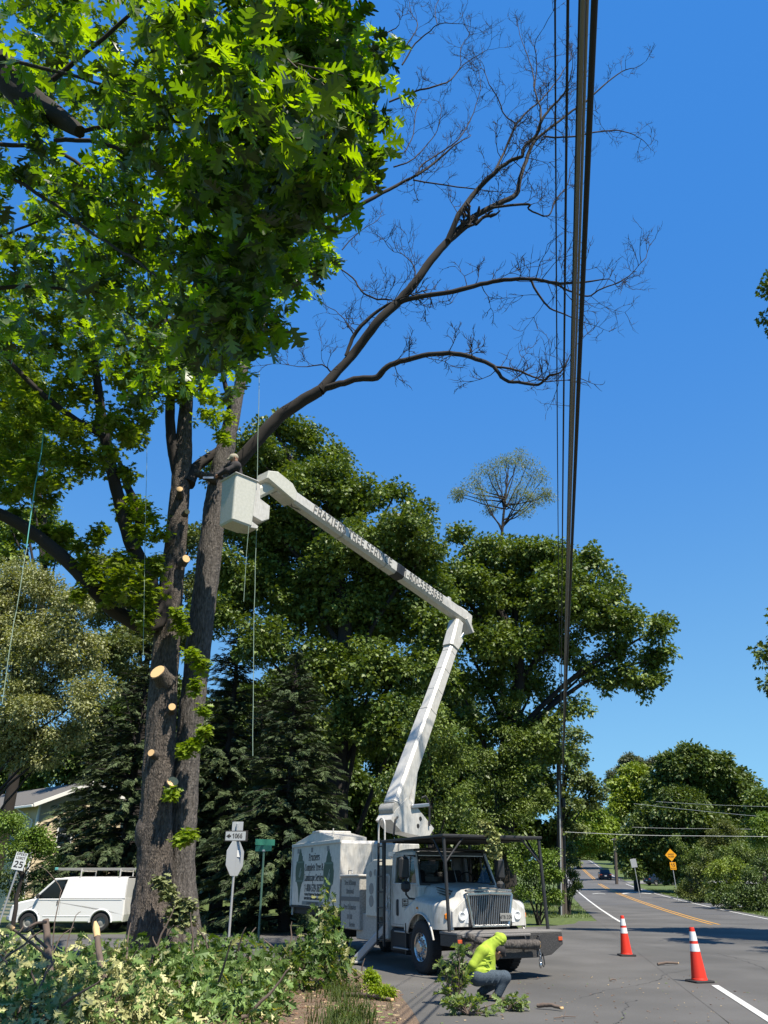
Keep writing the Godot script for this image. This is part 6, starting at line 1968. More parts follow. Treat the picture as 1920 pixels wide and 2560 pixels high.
func boom(t: Node3D) -> void:
	var n := tloc(TR.origin + Vector3(boom_dir.z, 0, -boom_dir.x))     # square to the boom's plane, towards the camera
	if n.dot(tloc(EYE)) < 0:
		n = -n
	# turret
	var tu := Mb.new()
	tu.lathe([Vector2(0.45, 1.0), Vector2(0.45, 1.5), Vector2(0.32, 1.55), Vector2(0.32, 2.3), Vector2(0.42, 2.35), Vector2(0.42, 2.45), Vector2(0.0, 2.45)], 20)
	for i in tu.v.size():
		tu.v[i].x -= 3.0
	var a := bp(972, 2025)
	var b := bp(1052, 2096)
	var q := Mb.new()
	var sides := [a, bp(1000, 1996), bp(1024, 2020), bp(1066, 2072), b, bp(985, 2080), bp(958, 2050)]
	var f0 := []
	var f1 := []
	for p in sides:
		f0.append(p - n * 0.26)
		f1.append(p + n * 0.26)
	for i in sides.size():
		var j := (i + 1) % sides.size()
		q.quad(f0[i], f1[i], f1[j], f0[j])
	var cen := Vector3.ZERO
	for p in sides:
		cen += p / sides.size()
	for i in sides.size():
		var j := (i + 1) % sides.size()
		q.tri(cen + n * 0.26, f1[j], f1[i])
		q.tri(cen - n * 0.26, f0[i], f0[j])
	fix_out(q, cen)
	var turret := part("turret", tu, M.white, t)
	part("turret_arm", q, M.white, turret)
	for p in [[1032, 2048], [1026, 2066]]:
		var hm := Mb.new()
		var o := bp(p[0], p[1])
		hm.tube([o + n * 0.255, o + n * 0.268], [0.06, 0.055], 14)
		part("pin_hole", hm, M.frame, turret)
	beam(turret, "valve_bracket", M.dull_metal, bp(1008, 2018) + n * 0.3, bp(1050, 2014) + n * 0.3, 0.08, 0.1)
	rod(turret, "hose", M.black, [bp(1052, 2066) + n * 0.3, bp(1052, 2010) + n * 0.3, bp(1044, 1992) + n * 0.28, bp(1036, 1996) + n * 0.25], 0.028, 7)
	rod(turret, "hose", M.black, [bp(962, 2090) + n * 0.3, bp(962, 2052) + n * 0.35, bp(972, 2044) + n * 0.3], 0.025, 7)
	# lower arm: a box tapering upward with collars
	var lower := tapered(t, "lower_boom", M.white, bp(985, 2018), bp(1138, 1590), 0.46, 0.36, n, 0.46, 0.34)
	var la := bp(985, 2018)
	var lb := bp(1138, 1590)
	for sl in [[0.0, 0.50, 0.485, 0.055], [0.50, 0.515, 0.455, 0.045], [0.62, 0.63, 0.43, 0.03], [0.75, 0.758, 0.41, 0.02], [0.87, 0.878, 0.385, 0.02]]:
		var h0: float = lerpf(0.46, 0.36, sl[0]) + sl[3] * 0.55
		var h1: float = lerpf(0.46, 0.36, sl[1]) + sl[3] * 0.55
		var w0: float = lerpf(0.46, 0.34, sl[0]) + sl[3] * 0.55
		var w1: float = lerpf(0.46, 0.34, sl[1]) + sl[3] * 0.55
		tapered(lower, "boom_sleeve", M.white if sl[3] > 0.025 else M.white_dirty, la.lerp(lb, sl[0] + 0.005), la.lerp(lb, sl[1]), h0, h1, n, w0, w1)
	var kn := Mb.new()
	kn.tube([bp(974, 2024) - n * 0.24, bp(974, 2024) + n * 0.24], [0.16, 0.16], 20)
	part("pivot", kn, M.white_dirty, lower)
	var lug := Mb.new()
	var l0 := [bp(1046, 1832), bp(1060, 1834), bp(1060, 1850), bp(1036, 1868)]
	for s in [-0.1, 0.1]:
		lug.quad(l0[0] + n * s, l0[1] + n * s, l0[2] + n * s, l0[3] + n * s)
	for i in 4:
		lug.quad(l0[i] - n * 0.1, l0[(i + 1) % 4] - n * 0.1, l0[(i + 1) % 4] + n * 0.1, l0[i] + n * 0.1)
	fix_out(lug, (l0[0] + l0[2]) * 0.5)
	part("cylinder_lug", lug, M.white, lower)
	var cy := rod(lower, "lift_cylinder", M.white, [bp(1023, 2024), bp(1035, 1920)], 0.115, 18)
	cy.set_meta("label", "white hydraulic lift cylinder beside the lower boom")
	rod(lower, "cylinder_rod", M.chrome, [bp(1034, 1925), bp(1046, 1848)], 0.05, 14)
	# the parallel link near the elbow
	tapered(lower, "link_arm", M.white, bp(1118, 1652), bp(1148, 1600), 0.26, 0.26, n, 0.26, 0.26)
	rod(lower, "link_rod", M.chrome, [bp(1147, 1602), bp(1158, 1584)], 0.045, 12)
	tapered(lower, "elbow_head", M.white, bp(1126, 1620), bp(1140, 1556), 0.44, 0.34, n, 0.42, 0.42)
	# upper arm
	var up0 := bp(690, 1218)
	var up1 := bp(1168, 1552)
	var upper := tapered(t, "upper_boom", M.white, up0, up1, 0.38, 0.44, n, 0.34, 0.38)
	var dirn := (up1 - up0).normalized()
	var len_ := up0.distance_to(up1)
	var upv := n.cross(dirn).normalized()
	if upv.y < 0:
		upv = -upv
	var hx := Mb.new()
	hx.xf = Transform3D(Basis(dirn, upv, dirn.cross(upv)), up0)
	hx.bevelled(PackedVector2Array([Vector2(-0.50, -0.10), Vector2(0.55, -0.22), Vector2(0.55, 0.10), Vector2(0.34, 0.26), Vector2(-0.2, 0.30), Vector2(-0.50, 0.14)]), -0.24, 0.24, 0.03)
	part("tip_cover", hx, M.cream, upper)
	for f in [0.285, 0.50]:
		tapered(upper, "boom_sleeve", M.white_dirty, up0 + dirn * len_ * f, up0 + dirn * (len_ * f + 0.03), 0.42, 0.42, n, 0.375, 0.375)
	tapered(upper, "black_sleeve", M.black, up0 + dirn * len_ * 0.555, up0 + dirn * (len_ * 0.555 + 0.36), 0.425, 0.427, n, 0.372, 0.374)
	var tx := Basis(dirn, upv, dirn.cross(upv))
	if tx.z.dot(n) < 0:
		tx = Basis(-dirn, upv, -dirn.cross(upv))
	words("FRAZIERS TREE SERVICE", 0.34, M.ink_faded, upper, Transform3D(tx, up0 + dirn * len_ * 0.335 + n * 0.189), false, false, 0.93)
	words("1-800-539-3633", 0.34, M.ink_faded, upper, Transform3D(tx, up0 + dirn * len_ * 0.705 + n * 0.197), false, false, 0.82)
	for f in [0.06, 0.07, 0.08, 0.09]:
		var sd := Mb.new()
		sd.bar(up0 + dirn * len_ * f - upv * 0.20 + n * R(-0.1, 0.1), up0 + dirn * (len_ * f + 0.16) - upv * 0.2 + n * R(-0.1, 0.1), 0.02, 0.012)
		part("scuff", sd, M.ink_faded, upper)
	rod(upper, "elbow_guard", M.cream, [up1 - dirn * 0.5 + upv * 0.24, up1 - dirn * 0.1 + upv * 0.26, up1 + dirn * 0.12 + upv * 0.1, up1 + dirn * 0.1 - upv * 0.15], 0.07, 10)
	tapered(upper, "elbow_plate", M.white, up1 - dirn * 0.25 - upv * 0.05, up1 + dirn * 0.1 - upv * 0.42, 0.30, 0.12, n, 0.44, 0.44)
	simple(upper, "boom_lamp", M.white, up0 + dirn * len_ * 0.875 + upv * 0.26, Vector3(0.16, 0.18, 0.16), 0.03, tx)
	# the bucket
	var bo := tloc(at(594, 1260, -17.35))
	var yaw := Basis(Vector3.UP, deg_to_rad(45 + 65))
	var bk := Mb.new()
	bk.xf = Transform3D(yaw, bo)
	var h := 0.64
	var outer := [[-h, 0.27, 0.26], [-h + 0.05, 0.30, 0.29], [-0.2, 0.31, 0.30], [h, 0.33, 0.32]]
	for i in outer.size() - 1:
		ringwall(bk, outer[i], outer[i + 1])
	bk.box(Vector3(0, -h + 0.01, 0), Vector3(0.53, 0.02, 0.51), 0.0)
	for i in outer.size() - 1:
		var ia := [outer[i][0], outer[i][1] - 0.02, outer[i][2] - 0.02]
		var ib := [outer[i + 1][0], outer[i + 1][1] - 0.02, outer[i + 1][2] - 0.02]
		ringwall(bk, ia, ib, true)
	var bkt := part("bucket", bk, M.cream, t)
	bkt.set_meta("label", "pale fibreglass bucket at the tip of the raised boom")
	var lipm := Mb.new()
	lipm.xf = bk.xf
	for s in [1.0, -1.0]:
		lipm.box(Vector3(s * 0.335, h, 0), Vector3(0.06, 0.05, 0.70), 0.02)
		lipm.box(Vector3(0, h, s * 0.325), Vector3(0.72, 0.048, 0.06), 0.02)
	part("bucket_rim", lipm, M.white, bkt)
	# the step and mounting box on its boom side
	var sb := Mb.new()
	sb.xf = bk.xf
	sb.bevelled(PackedVector2Array([Vector2(0.30, h + 0.05), Vector2(0.50, h + 0.0), Vector2(0.52, 0.26), Vector2(0.84, 0.16), Vector2(0.84, -0.22), Vector2(0.62, -0.36), Vector2(0.30, -0.30)]), -0.23, 0.23, 0.02)
	part("mount_box", sb, M.white, bkt)
	var st := Mb.new()
	st.xf = bk.xf
	st.bevelled(PackedVector2Array([Vector2(0.28, -0.44), Vector2(0.52, -0.52), Vector2(0.50, -0.60), Vector2(0.26, -h)]), -0.24, 0.24, 0.015)
	part("bucket_step", st, M.white, bkt)
	tapered(t, "bucket_bracket", M.cream, bk.xf * Vector3(0.5, 0.45, 0), up0 - dirn * 0.1, 0.3, 0.3, n, 0.3, 0.3)
	rod(bkt, "hand_line", M.rope_pale, [bk.xf * Vector3(0.2, -h, 0.28), bk.xf * Vector3(0.2, -1.4, 0.28), bk.xf * Vector3(0.22, -2.6, 0.3)], 0.007, 5)

func ringwall(mb: Mb, a: Array, b: Array, inside := false) -> void:
	var r := 0.05
	var pts := []
	for c in [[1, 1], [-1, 1], [-1, -1], [1, -1]]:
		for k in 4:
			var ang := atan2(c[1], c[0]) - PI / 4 + PI / 2 * k / 3.0
			pts.append([c[0], c[1], cos(ang), sin(ang)])
	var rows := [[], []]
	for p in pts + [pts[0]]:
		rows[0].append(Vector3(p[0] * (a[1] - r) + p[2] * r, a[0], p[1] * (a[2] - r) + p[3] * r))
		rows[1].append(Vector3(p[0] * (b[1] - r) + p[2] * r, b[0], p[1] * (b[2] - r) + p[3] * r))
	for i in pts.size():
		if inside:
			mb.quad(rows[0][i], rows[0][i + 1], rows[1][i + 1], rows[1][i])
		else:
			mb.quad(rows[0][i], rows[1][i], rows[1][i + 1], rows[0][i + 1])

func fix_out(mb: Mb, inside: Vector3) -> void:   # turn every flat face away from a point inside
	for k in range(0, mb.ix.size(), 3):
		var a := mb.ix[k]
		var b := mb.ix[k + 1]
		var c := mb.ix[k + 2]
		var mid := (mb.v[a] + mb.v[b] + mb.v[c]) / 3.0
		var nn := (mb.v[b] - mb.v[a]).cross(mb.v[c] - mb.v[a]).normalized()
		var out := nn if nn.dot(mid - inside) > 0 else -nn
		mb.n[a] = out
		mb.n[b] = out
		mb.n[c] = out
		if nn.dot(out) > 0:
			mb.ix[k + 1] = c
			mb.ix[k + 2] = b

func tapered(t: Node, called: String, m: Material, a: Vector3, b: Vector3, ha: float, hb: float, n: Vector3, wa: float, wb: float) -> MeshInstance3D:   # a box beam from a to b whose height and width change
	var d := (b - a).normalized()
	var u := n.cross(d).normalized()
	var mb := Mb.new()
	var bev := 0.035
	var pa := []
	var pb := []
	for c in [[1, 1 - bev * 4 / ha], [1 - bev * 4 / wa, 1], [-1 + bev * 4 / wa, 1], [-1, 1 - bev * 4 / ha], [-1, -1 + bev * 4 / ha], [-1 + bev * 4 / wa, -1], [1 - bev * 4 / wa, -1], [1, -1 + bev * 4 / ha]]:
		pa.append(a + n * c[0] * wa * 0.5 + u * c[1] * ha * 0.5)
		pb.append(b + n * c[0] * wb * 0.5 + u * c[1] * hb * 0.5)
	for i in 8:
		var j := (i + 1) % 8
		mb.quad(pa[i], pb[i], pb[j], pa[j])
	for i in range(1, 7):
		mb.tri(pa[0], pa[i], pa[i + 1])
		mb.tri(pb[0], pb[i + 1], pb[i])
	fix_out(mb, (a + b) * 0.5)
	return part(called, mb, m, t)

func log_on_bumper() -> void:
	rng.seed = 111
	var z0: Vector3 = TR * Vector3(1.95, 0.74, 1.12)
	var z1: Vector3 = TR * Vector3(1.96, 0.62, -0.50)
	var t := thing("cut_log", "mossy cut log lying along the truck's front bumper", "log", Vector3(z0.x, 0, z0.z))
	var o := t.position
	var mid := (z0 + z1) * 0.5 - Vector3(0, 0.03, 0)
	var mb := Mb.new()
	mb.tube(bend([z0 - o + Vector3(0, 0.08, 0), z0.lerp(mid, 0.4) - o, mid - o, mid.lerp(z1, 0.6) - o, z1 - o], 5), taper([0.05, 0.065, 0.075, 0.085, 0.09], 5), 22, true, 0.12, 3, 1.5)
	part("bark", mb, M.bark_grey, t)
	var d := (z1 - mid).normalized()
	var ct := Mb.new()
	ct.tube([z1 - o - d * 0.005, z1 - o + d * 0.012], [0.086, 0.083], 20)
	part("sawn_end", ct, M.cut, t)
	var fk := Mb.new()
	var s0 := z0.lerp(mid, 0.75)
	fk.tube(bend([s0 - o, z0.lerp(mid, 0.3) - o + Vector3(0, -0.16, 0), z0 - o + Vector3(0, -0.24, 0)], 4), taper([0.07, 0.06, 0.05], 4), 14, true, 0.1, 4)
	part("fork", fk, M.bark, t)
	var cl := Mb.new()
	for i in 4:
		var c := TR * Vector3(1.93, 0.5 - i * 0.055, -0.55) - o
		var ring := []
		for k in 9:
			var a := TAU * k / 8
			ring.append(c + Vector3(cos(a) * 0.022, sin(a) * 0.04, 0) if i % 2 else c + Vector3(0, sin(a) * 0.04, cos(a) * 0.022))
		cl.tube(ring, [0.009, 0.009, 0.009, 0.009, 0.009, 0.009, 0.009, 0.009, 0.009], 5)
	cl.ball(TR * Vector3(1.93, 0.26, -0.55) - o, Vector3(0.03, 0.06, 0.03), 6, 8)
	var c := part("hanging_chain", cl, M.chrome, self)
	c.position = o
	tag(c, "short shiny chain and hook hanging below the log's sawn end", "chain")
	var lf := thing("canopy_sprig", "pale leafy sprig lying over the front edge of the truck canopy", "branch", TR * Vector3(1.3, 2.68, 0.15))
	var own := [[Vector3(0.05, 0.1, 0), 0.14], [Vector3(0.08, -0.05, 0.12), 0.13], [Vector3(0.12, -0.25, 0.14), 0.12], [Vector3(-0.08, 0.15, -0.05), 0.12], [Vector3(0.14, -0.38, 0.14), 0.09]]
	crown(lf, G.oakspray, own, 0.7, 0.6, shades(Color(0.25, 0.28, 0.09), Color(0.42, 0.44, 0.18)), M.wilted, "foliage", 0.5)
	var sm := Mb.new()
	sm.tube([Vector3(-0.1, 0.06, -0.1), Vector3(0.1, 0.0, 0.12), Vector3(0.12, -0.3, 0.13)], [0.012, 0.01, 0.006], 6)
	part("stem", sm, M.stick, lf)

# ---------------------------------------------------------------- van, signs, cones, pole, wires, house, people
func arch_poly(pts: Array, arches: Array) -> PackedVector2Array:   # an outline whose lower edge is broken by round wheel openings [x, radius, y]
	var out := PackedVector2Array()
	for p in pts:
		if p is Vector2:
			out.append(p)
		else:
			var a: Array = arches[p]
			for k in 13:
				var g := PI * k / 12.0
				out.append(Vector2(a[0] + cos(g) * a[1], a[2] + sin(g) * a[1] - 0.0))
	return out

func tyre(t: Node3D, o: Vector3, r: float, w: float, side: float) -> void:
	var mb := Mb.new()
	mb.xf = Transform3D(Basis(Vector3.RIGHT, PI / 2 * side), o)
	mb.lathe([Vector2(r * 0.58, -w * 0.5), Vector2(r * 0.9, -w * 0.5), Vector2(r, -w * 0.3), Vector2(r, w * 0.3), Vector2(r * 0.9, w * 0.5), Vector2(r * 0.62, w * 0.5), Vector2(r * 0.58, w * 0.3)], 28)
	var k := part("wheel", mb, M.rubber, t)
	var rm := Mb.new()
	rm.xf = mb.xf
	rm.lathe([Vector2(r * 0.58, -w * 0.3), Vector2(r * 0.58, w * 0.3), Vector2(r * 0.5, w * 0.34), Vector2(r * 0.42, w * 0.1), Vector2(r * 0.2, w * 0.2), Vector2(0, w * 0.25)], 24)
	part("rim", rm, M.ink_grey, k)

func van() -> void:
	rng.seed = 121
	var a := at(80, 2326, -34.0)
	var b := at(250, 2335, -33.2)
	var fwd := Vector3(-1, 0, -0.03).normalized()
	var mid := (a + b) * 0.5
	var t := thing("white_van", "white cargo van with roof rack parked behind the oak trunk", "van", Vector3(mid.x, 0.02, mid.z) + Vector3(0.0, 0, -0.6))
	t.rotation.y = atan2(-fwd.z, fwd.x)      # local +x is forward, the near side is then local -z... found below
	var near := 1.0 if (t.transform.basis.z).dot(Vector3(0, 0, 1)) > 0 else -1.0
	var wb := 2.8
	var ar := [[wb * 0.5, 0.40, 0.34], [-wb * 0.5, 0.40, 0.34]]
	# lower body
	var low := arch_poly([Vector2(-2.25, 0.36), Vector2(-2.28, 0.60), Vector2(-2.25, 1.16), Vector2(0.95, 1.16), Vector2(1.35, 1.14), Vector2(1.85, 1.04), Vector2(2.12, 0.92), Vector2(2.18, 0.72), Vector2(2.18, 0.42), Vector2(2.1, 0.34), 0, 1], ar)
	var mb := Mb.new()
	mb.bevelled(low, -0.92, 0.92, 0.05)
	# upper body leans in towards the roof, with the cab opening left free on each side
	var up := PackedVector2Array([Vector2(-2.25, 1.16), Vector2(-2.22, 1.80), Vector2(-2.12, 1.88), Vector2(0.10, 1.88), Vector2(0.26, 1.16)])
	for s in [1.0, -1.0]:
		var u := Mb.new()
		u.prism(up, -0.03, 0.03)
		u.xf = Transform3D()
		for i in u.v.size():
			var q := u.v[i]
			mb.v.append(Vector3(q.x, q.y, s * (0.90 - (q.y - 1.16) * 0.16) + q.z))
			mb.n.append(Vector3(u.n[i].x, u.n[i].y + (0.15 if absf(u.n[i].z) > 0.5 else 0.0), (u.n[i].z)).normalized())
			mb.uv.append(Vector2.ZERO)
		var base := mb.v.size() - u.v.size()
		for k in range(0, u.ix.size(), 3):
			mb.face(base + u.ix[k], base + u.ix[k + 1], base + u.ix[k + 2])
		mb.bar(Vector3(1.30, 1.14, s * 0.87), Vector3(0.62, 1.80, s * 0.79), 0.06, 0.08, 0.02)
		mb.bar(Vector3(0.66, 1.82, s * 0.79), Vector3(-0.1, 1.85, s * 0.78), 0.07, 0.08, 0.02)
	var roofrows := []
	for i in 10:
		var f := i / 9.0
		var x := lerpf(-2.2, 0.70, f)
		var row := []
		for k in 9:
			var z := lerpf(-0.80, 0.80, k / 8.0)
			row.append(Vector3(x, 1.90 + 0.03 * (1.0 - pow(absf(z) / 0.8, 2.0)) - 0.10 * pow(maxf(0, (f - 0.8) / 0.2), 2.0) - 0.07 * pow(absf(z) / 0.8, 8.0), z))
		roofrows.append(row)
	mb.grid(roofrows, Vector3(-0.8, 1.2, 0))
	mb.box(Vector3(-2.22, 1.5, 0), Vector3(0.04, 0.72, 1.6), 0.01)
	var body := part("body", mb, M.van, t)
	# belt crease, arch lips and sill
	for s in [1.0, -1.0]:
		simple(body, "belt_crease", M.van, Vector3(-0.5, 1.12, s * 0.925), Vector3(3.3, 0.035, 0.02), 0.01)
		simple(body, "sill_crease", M.van, Vector3(-0.1, 0.55, s * 0.922), Vector3(1.9, 0.03, 0.02), 0.008)
		for q in ar:
			var lip := []
			var rr := []
			for k in 15:
				var g := PI * k / 14.0
				lip.append(Vector3(q[0] + cos(g) * 0.43, q[2] + sin(g) * 0.43, s * 0.915))
				rr.append(0.035)
			rod(body, "arch_lip", M.van, lip, 0.035, 8)
		var win := Mb.new()
		win.prism(PackedVector2Array([Vector2(0.32, 1.19), Vector2(1.16, 1.19), Vector2(0.62, 1.76), Vector2(0.20, 1.76)]), -0.01, 0.01)
		for i in win.v.size():
			var p := win.v[i]
			win.v[i] = Vector3(p.x, p.y, s * (0.90 - (p.y - 1.16) * 0.16) + p.z)
		part("side_window", win, M.glass_dark, body)
		simple(body, "door_handle", M.black, Vector3(0.36, 1.0, s * 0.925), Vector3(0.04, 0.16, 0.03), 0.01)
		simple(body, "door_handle", M.black, Vector3(1.1, 0.62, s * 0.922), Vector3(0.2, 0.03, 0.012), 0.004)
		var sm := Mb.new()
		sm.box(Vector3(0.24, 0.86, s * 0.921), Vector3(0.008, 0.62, 0.006))
		part("door_seam", sm, M.ink_grey, body)
		simple(body, "mirror", M.black, Vector3(1.12, 1.24, s * 1.02), Vector3(0.1, 0.15, 0.2), 0.04)
	var ws := Mb.new()
	ws.quad(Vector3(1.32, 1.15, 0.84), Vector3(1.32, 1.15, -0.84), Vector3(0.66, 1.82, -0.77), Vector3(0.66, 1.82, 0.77))
	fix_out(ws, Vector3(0, 1, 0))
	part("windshield", ws, M.glass_dark, body)
	simple(body, "bumper", M.dull_metal, Vector3(2.2, 0.48, 0), Vector3(0.16, 0.2, 1.8), 0.05)
	simple(body, "headlight", M.lens, Vector3(2.13, 0.80, 0.62), Vector3(0.08, 0.16, 0.4), 0.02)
	simple(body, "headlight", M.lens, Vector3(2.13, 0.80, -0.62), Vector3(0.08, 0.16, 0.4), 0.02)
	simple(t, "underbody", M.frame, Vector3(0, 0.55, 0), Vector3(4.1, 0.5, 1.6), 0.02)
	for s in [1.0, -1.0]:
		for q in ar:
			tyre(t, Vector3(q[0], 0.335, s * 0.80), 0.335, 0.22, s)
	# rack
	for x in [-1.9, -0.35]:
		var r := Mb.new()
		r.bar(Vector3(x, 2.12, -0.78), Vector3(x, 2.12, 0.78), 0.05, 0.04, 0.01)
		for s in [1.0, -1.0]:
			r.bar(Vector3(x, 1.86, s * 0.78), Vector3(x, 2.2, s * 0.78), 0.05, 0.05, 0.01)
		part("roof_rack", r, M.white, t)
	var ld := thing("roof_ladder", "grey ladder lying on the roof rack of the white van", "ladder", t.position)
	ld.rotation = t.rotation
	for k in 2:
		var s := near * (0.55 - k * 0.42)
		beam(ld, "rail", M.ink_grey, Vector3(-2.3, 2.19 + k * 0.0, s), Vector3(0.7, 2.19, s), 0.05, 0.09, 0.008)
	for i in 10:
		beam(ld, "rung", M.dull_metal, Vector3(-2.15 + i * 0.3, 2.19, near * 0.55), Vector3(-2.15 + i * 0.3, 2.19, near * 0.13), 0.03, 0.03, 0.0)
	simple(ld, "ladder_foot", M.rope, Vector3(0.76, 2.2, near * 0.55), Vector3(0.14, 0.1, 0.07), 0.02)

func cones() -> void:
	var first: Node3D
	for c in [[1567, 2391, "orange traffic cone farther back, left of the other cone"], [1750, 2458, "orange traffic cone nearer the viewer, at the end of the white line"]]:
		var o := on_ground(c[0], c[1])
		if first == null:
			first = thing("traffic_cone", c[2], "traffic cone", o, "orange cones on the road")
			var base := Mb.new()
			base.box(Vector3(0, 0.028, 0), Vector3(0.40, 0.045, 0.40), 0.015)
			part("base", base, M.rubber, first)
			var mb := Mb.new()
			mb.lathe([Vector2(0.155, 0.045), Vector2(0.15, 0.075), Vector2(0.145, 0.08), Vector2(0.048, 0.92), Vector2(0.042, 0.945), Vector2(0.030, 0.945), Vector2(0.028, 0.90)], 28)
			part("cone_body", mb, M.cone, first)
			for q in [[0.53, 0.66], [0.71, 0.87]]:
				var cl := Mb.new()
				var r0 := lerpf(0.145, 0.048, (q[0] - 0.08) / 0.84) + 0.003
				var r1 := lerpf(0.145, 0.048, (q[1] - 0.08) / 0.84) + 0.003
				cl.lathe([Vector2(r0 - 0.003, q[0]), Vector2(r0, q[0]), Vector2(r1, q[1]), Vector2(r1 - 0.003, q[1])], 28)
				part("collar", cl, M.reflective, first)
		else:
			var d: Node3D = first.duplicate()
			d.name = numbered("traffic_cone")
			add_child(d, true)
			d.position = o
			d.rotation.y = 0.25
			tag(d, c[2], "traffic cone", "orange cones on the road")

func post_sign(called: String, label: String, foot: Vector3, top: float, r: float, m: Material, lean := Vector3.ZERO) -> Node3D:
	var t := thing(called, label, "sign", foot)
	rod(t, "post", m, [Vector3(0, -0.1, 0), Vector3(0, top, 0) + lean], r, 10)
	return t

func signs() -> void:
	# stop sign seen from behind, with a route plate and a small square plate
	var z := -22.6
	var foot := Vector3(at(570, 2372, z).x, 0, z)
	var t := post_sign("stop_sign", "back of a stop sign with route number plate above, left of the truck", foot, 3.18, 0.032, M.galv)
	var mb := Mb.new()
	var oc := PackedVector2Array()
	for i in 8:
		var a := PI / 8 + PI / 4 * i
		oc.append(Vector2(cos(a), sin(a)) * 0.46)
	mb.xf = Transform3D(Basis(Vector3.UP, deg_to_rad(68)), Vector3(0.01, 2.32, 0.045))
	mb.prism(oc, -0.004, 0.004)
	part("octagon_plate", mb, M.sign_back, t)
	simple(t, "sticker", M.reflective, Vector3(0.08, 2.44, -0.08), Vector3(0.006, 0.17, 0.14), 0.0, Basis(Vector3.UP, deg_to_rad(-28)))
	simple(t, "square_plate", M.sign_back, Vector3(0.0, 3.10, -0.04), Vector3(0.30, 0.27, 0.008), 0.003)
	var rp := simple(t, "route_plate", M.ink, Vector3(0, 2.87, 0.045), Vector3(0.62, 0.27, 0.010), 0.004)
	simple(rp, "route_face", M.sign_back, Vector3(-0.02, 2.87, 0.051), Vector3(0.54, 0.22, 0.006), 0.002)
	words("1066", 0.17, M.ink, rp, Transform3D(Basis(), Vector3(0.03, 2.87, 0.054)), false, true, 0.75)
	var arw := Mb.new()
	arw.prism(PackedVector2Array([Vector2(-0.27, 2.87), Vector2(-0.18, 2.93), Vector2(-0.18, 2.89), Vector2(-0.14, 2.89), Vector2(-0.14, 2.85), Vector2(-0.18, 2.85), Vector2(-0.18, 2.81)]), 0.054, 0.059)
	part("arrow", arw, M.ink, rp)
	# street name blades
	z = -25.5
	foot = Vector3(at(646, 2350, z).x, 0, z)
	t = post_sign("street_name_sign", "green post with two green street name blades, beside the stop sign", foot, 2.62, 0.032, M.post_green)
	simple(t, "name_blade", M.sign_green, Vector3(0.02, 2.84, 0.0), Vector3(0.66, 0.17, 0.01), 0.002, Basis(Vector3.UP, deg_to_rad(35)))
	simple(t, "name_blade", M.sign_green, Vector3(-0.02, 2.67, 0.0), Vector3(0.62, 0.16, 0.01), 0.002, Basis(Vector3.UP, deg_to_rad(-30)))
	simple(t, "bracket", M.dull_metal, Vector3(0, 2.60, 0), Vector3(0.1, 0.06, 0.08), 0.015)
	# leaning speed limit sign at the left edge
	z = -28.6
	foot = Vector3(at(-8, 2300, z).x, 0, z)
	t = post_sign("speed_limit_sign", "leaning white speed limit 25 sign at the left edge", foot, 2.7, 0.03, M.galv, Vector3(0.46, 0, 0))
	var bas := Basis(Vector3.BACK, -0.165) * Basis(Vector3.UP, 0.25)
	var pl := simple(t, "sign_plate", M.sign_white, Vector3(0.41, 2.38, 0.045), Vector3(0.38, 0.54, 0.008), 0.003, bas)
	var sx := Transform3D(bas, Vector3(0.41, 2.38, 0.045))
	words("SPEED", 0.11, M.ink, pl, sx * Transform3D(Basis(), Vector3(0, 0.22, 0.005)))
	words("LIMIT", 0.11, M.ink, pl, sx * Transform3D(Basis(), Vector3(0, 0.10, 0.005)))
	words("25", 0.28, M.ink, pl, sx * Transform3D(Basis(), Vector3(0, -0.10, 0.005)))
	# yellow hump warning and advisory plate
	z = -70.0
	t = post_sign("warning_sign", "yellow diamond speed hump sign with 15 plate, right of the road", gy(Vector3(at(1680, 2150, z).x, 0, z)), 0.1, 0.03, M.galv)
	var yy := at(1676, 2138, z).y - t.position.y
	rod(t, "post", M.galv, [Vector3.ZERO, Vector3(-0.05, yy + 0.3, 0)], 0.035, 8)
	var dm := simple(t, "diamond_plate", M.sign_yellow, Vector3(-0.05, yy, 0.05), Vector3(0.68, 0.68, 0.01), 0.004, Basis(Vector3.BACK, PI / 4))
	words("SPEED", 0.17, M.ink, dm, Transform3D(Basis(), Vector3(-0.05, yy + 0.06, 0.057)))
	words("HUMP", 0.17, M.ink, dm, Transform3D(Basis(), Vector3(-0.05, yy - 0.12, 0.057)))
	var ap := simple(t, "advisory_plate", M.sign_yellow, Vector3(0.0, yy - 0.82, 0.05), Vector3(0.50, 0.56, 0.01), 0.004)
	words("15", 0.34, M.ink, ap, Transform3D(Basis(), Vector3(0.0, yy - 0.75, 0.057)))
	words("M.P.H.", 0.13, M.ink, ap, Transform3D(Basis(), Vector3(0.0, yy - 0.99, 0.057)))
	# white sign farther along the right verge
	var p := gy(at(1596, 2210, -80))
	t = post_sign("white_road_sign", "white rectangular road sign on a thin post before the dark maple", p, 0.1, 0.03, M.galv)
	yy = at(1589, 2158, p.z).y - p.y
	rod(t, "post", M.galv, [Vector3.ZERO, Vector3(-0.2, yy + 0.4, 0)], 0.035, 8)
	simple(t, "sign_plate", M.galv, Vector3(-0.2, yy, 0.05), Vector3(0.56, 0.74, 0.01), 0.004, Basis(Vector3.BACK, 0.1))

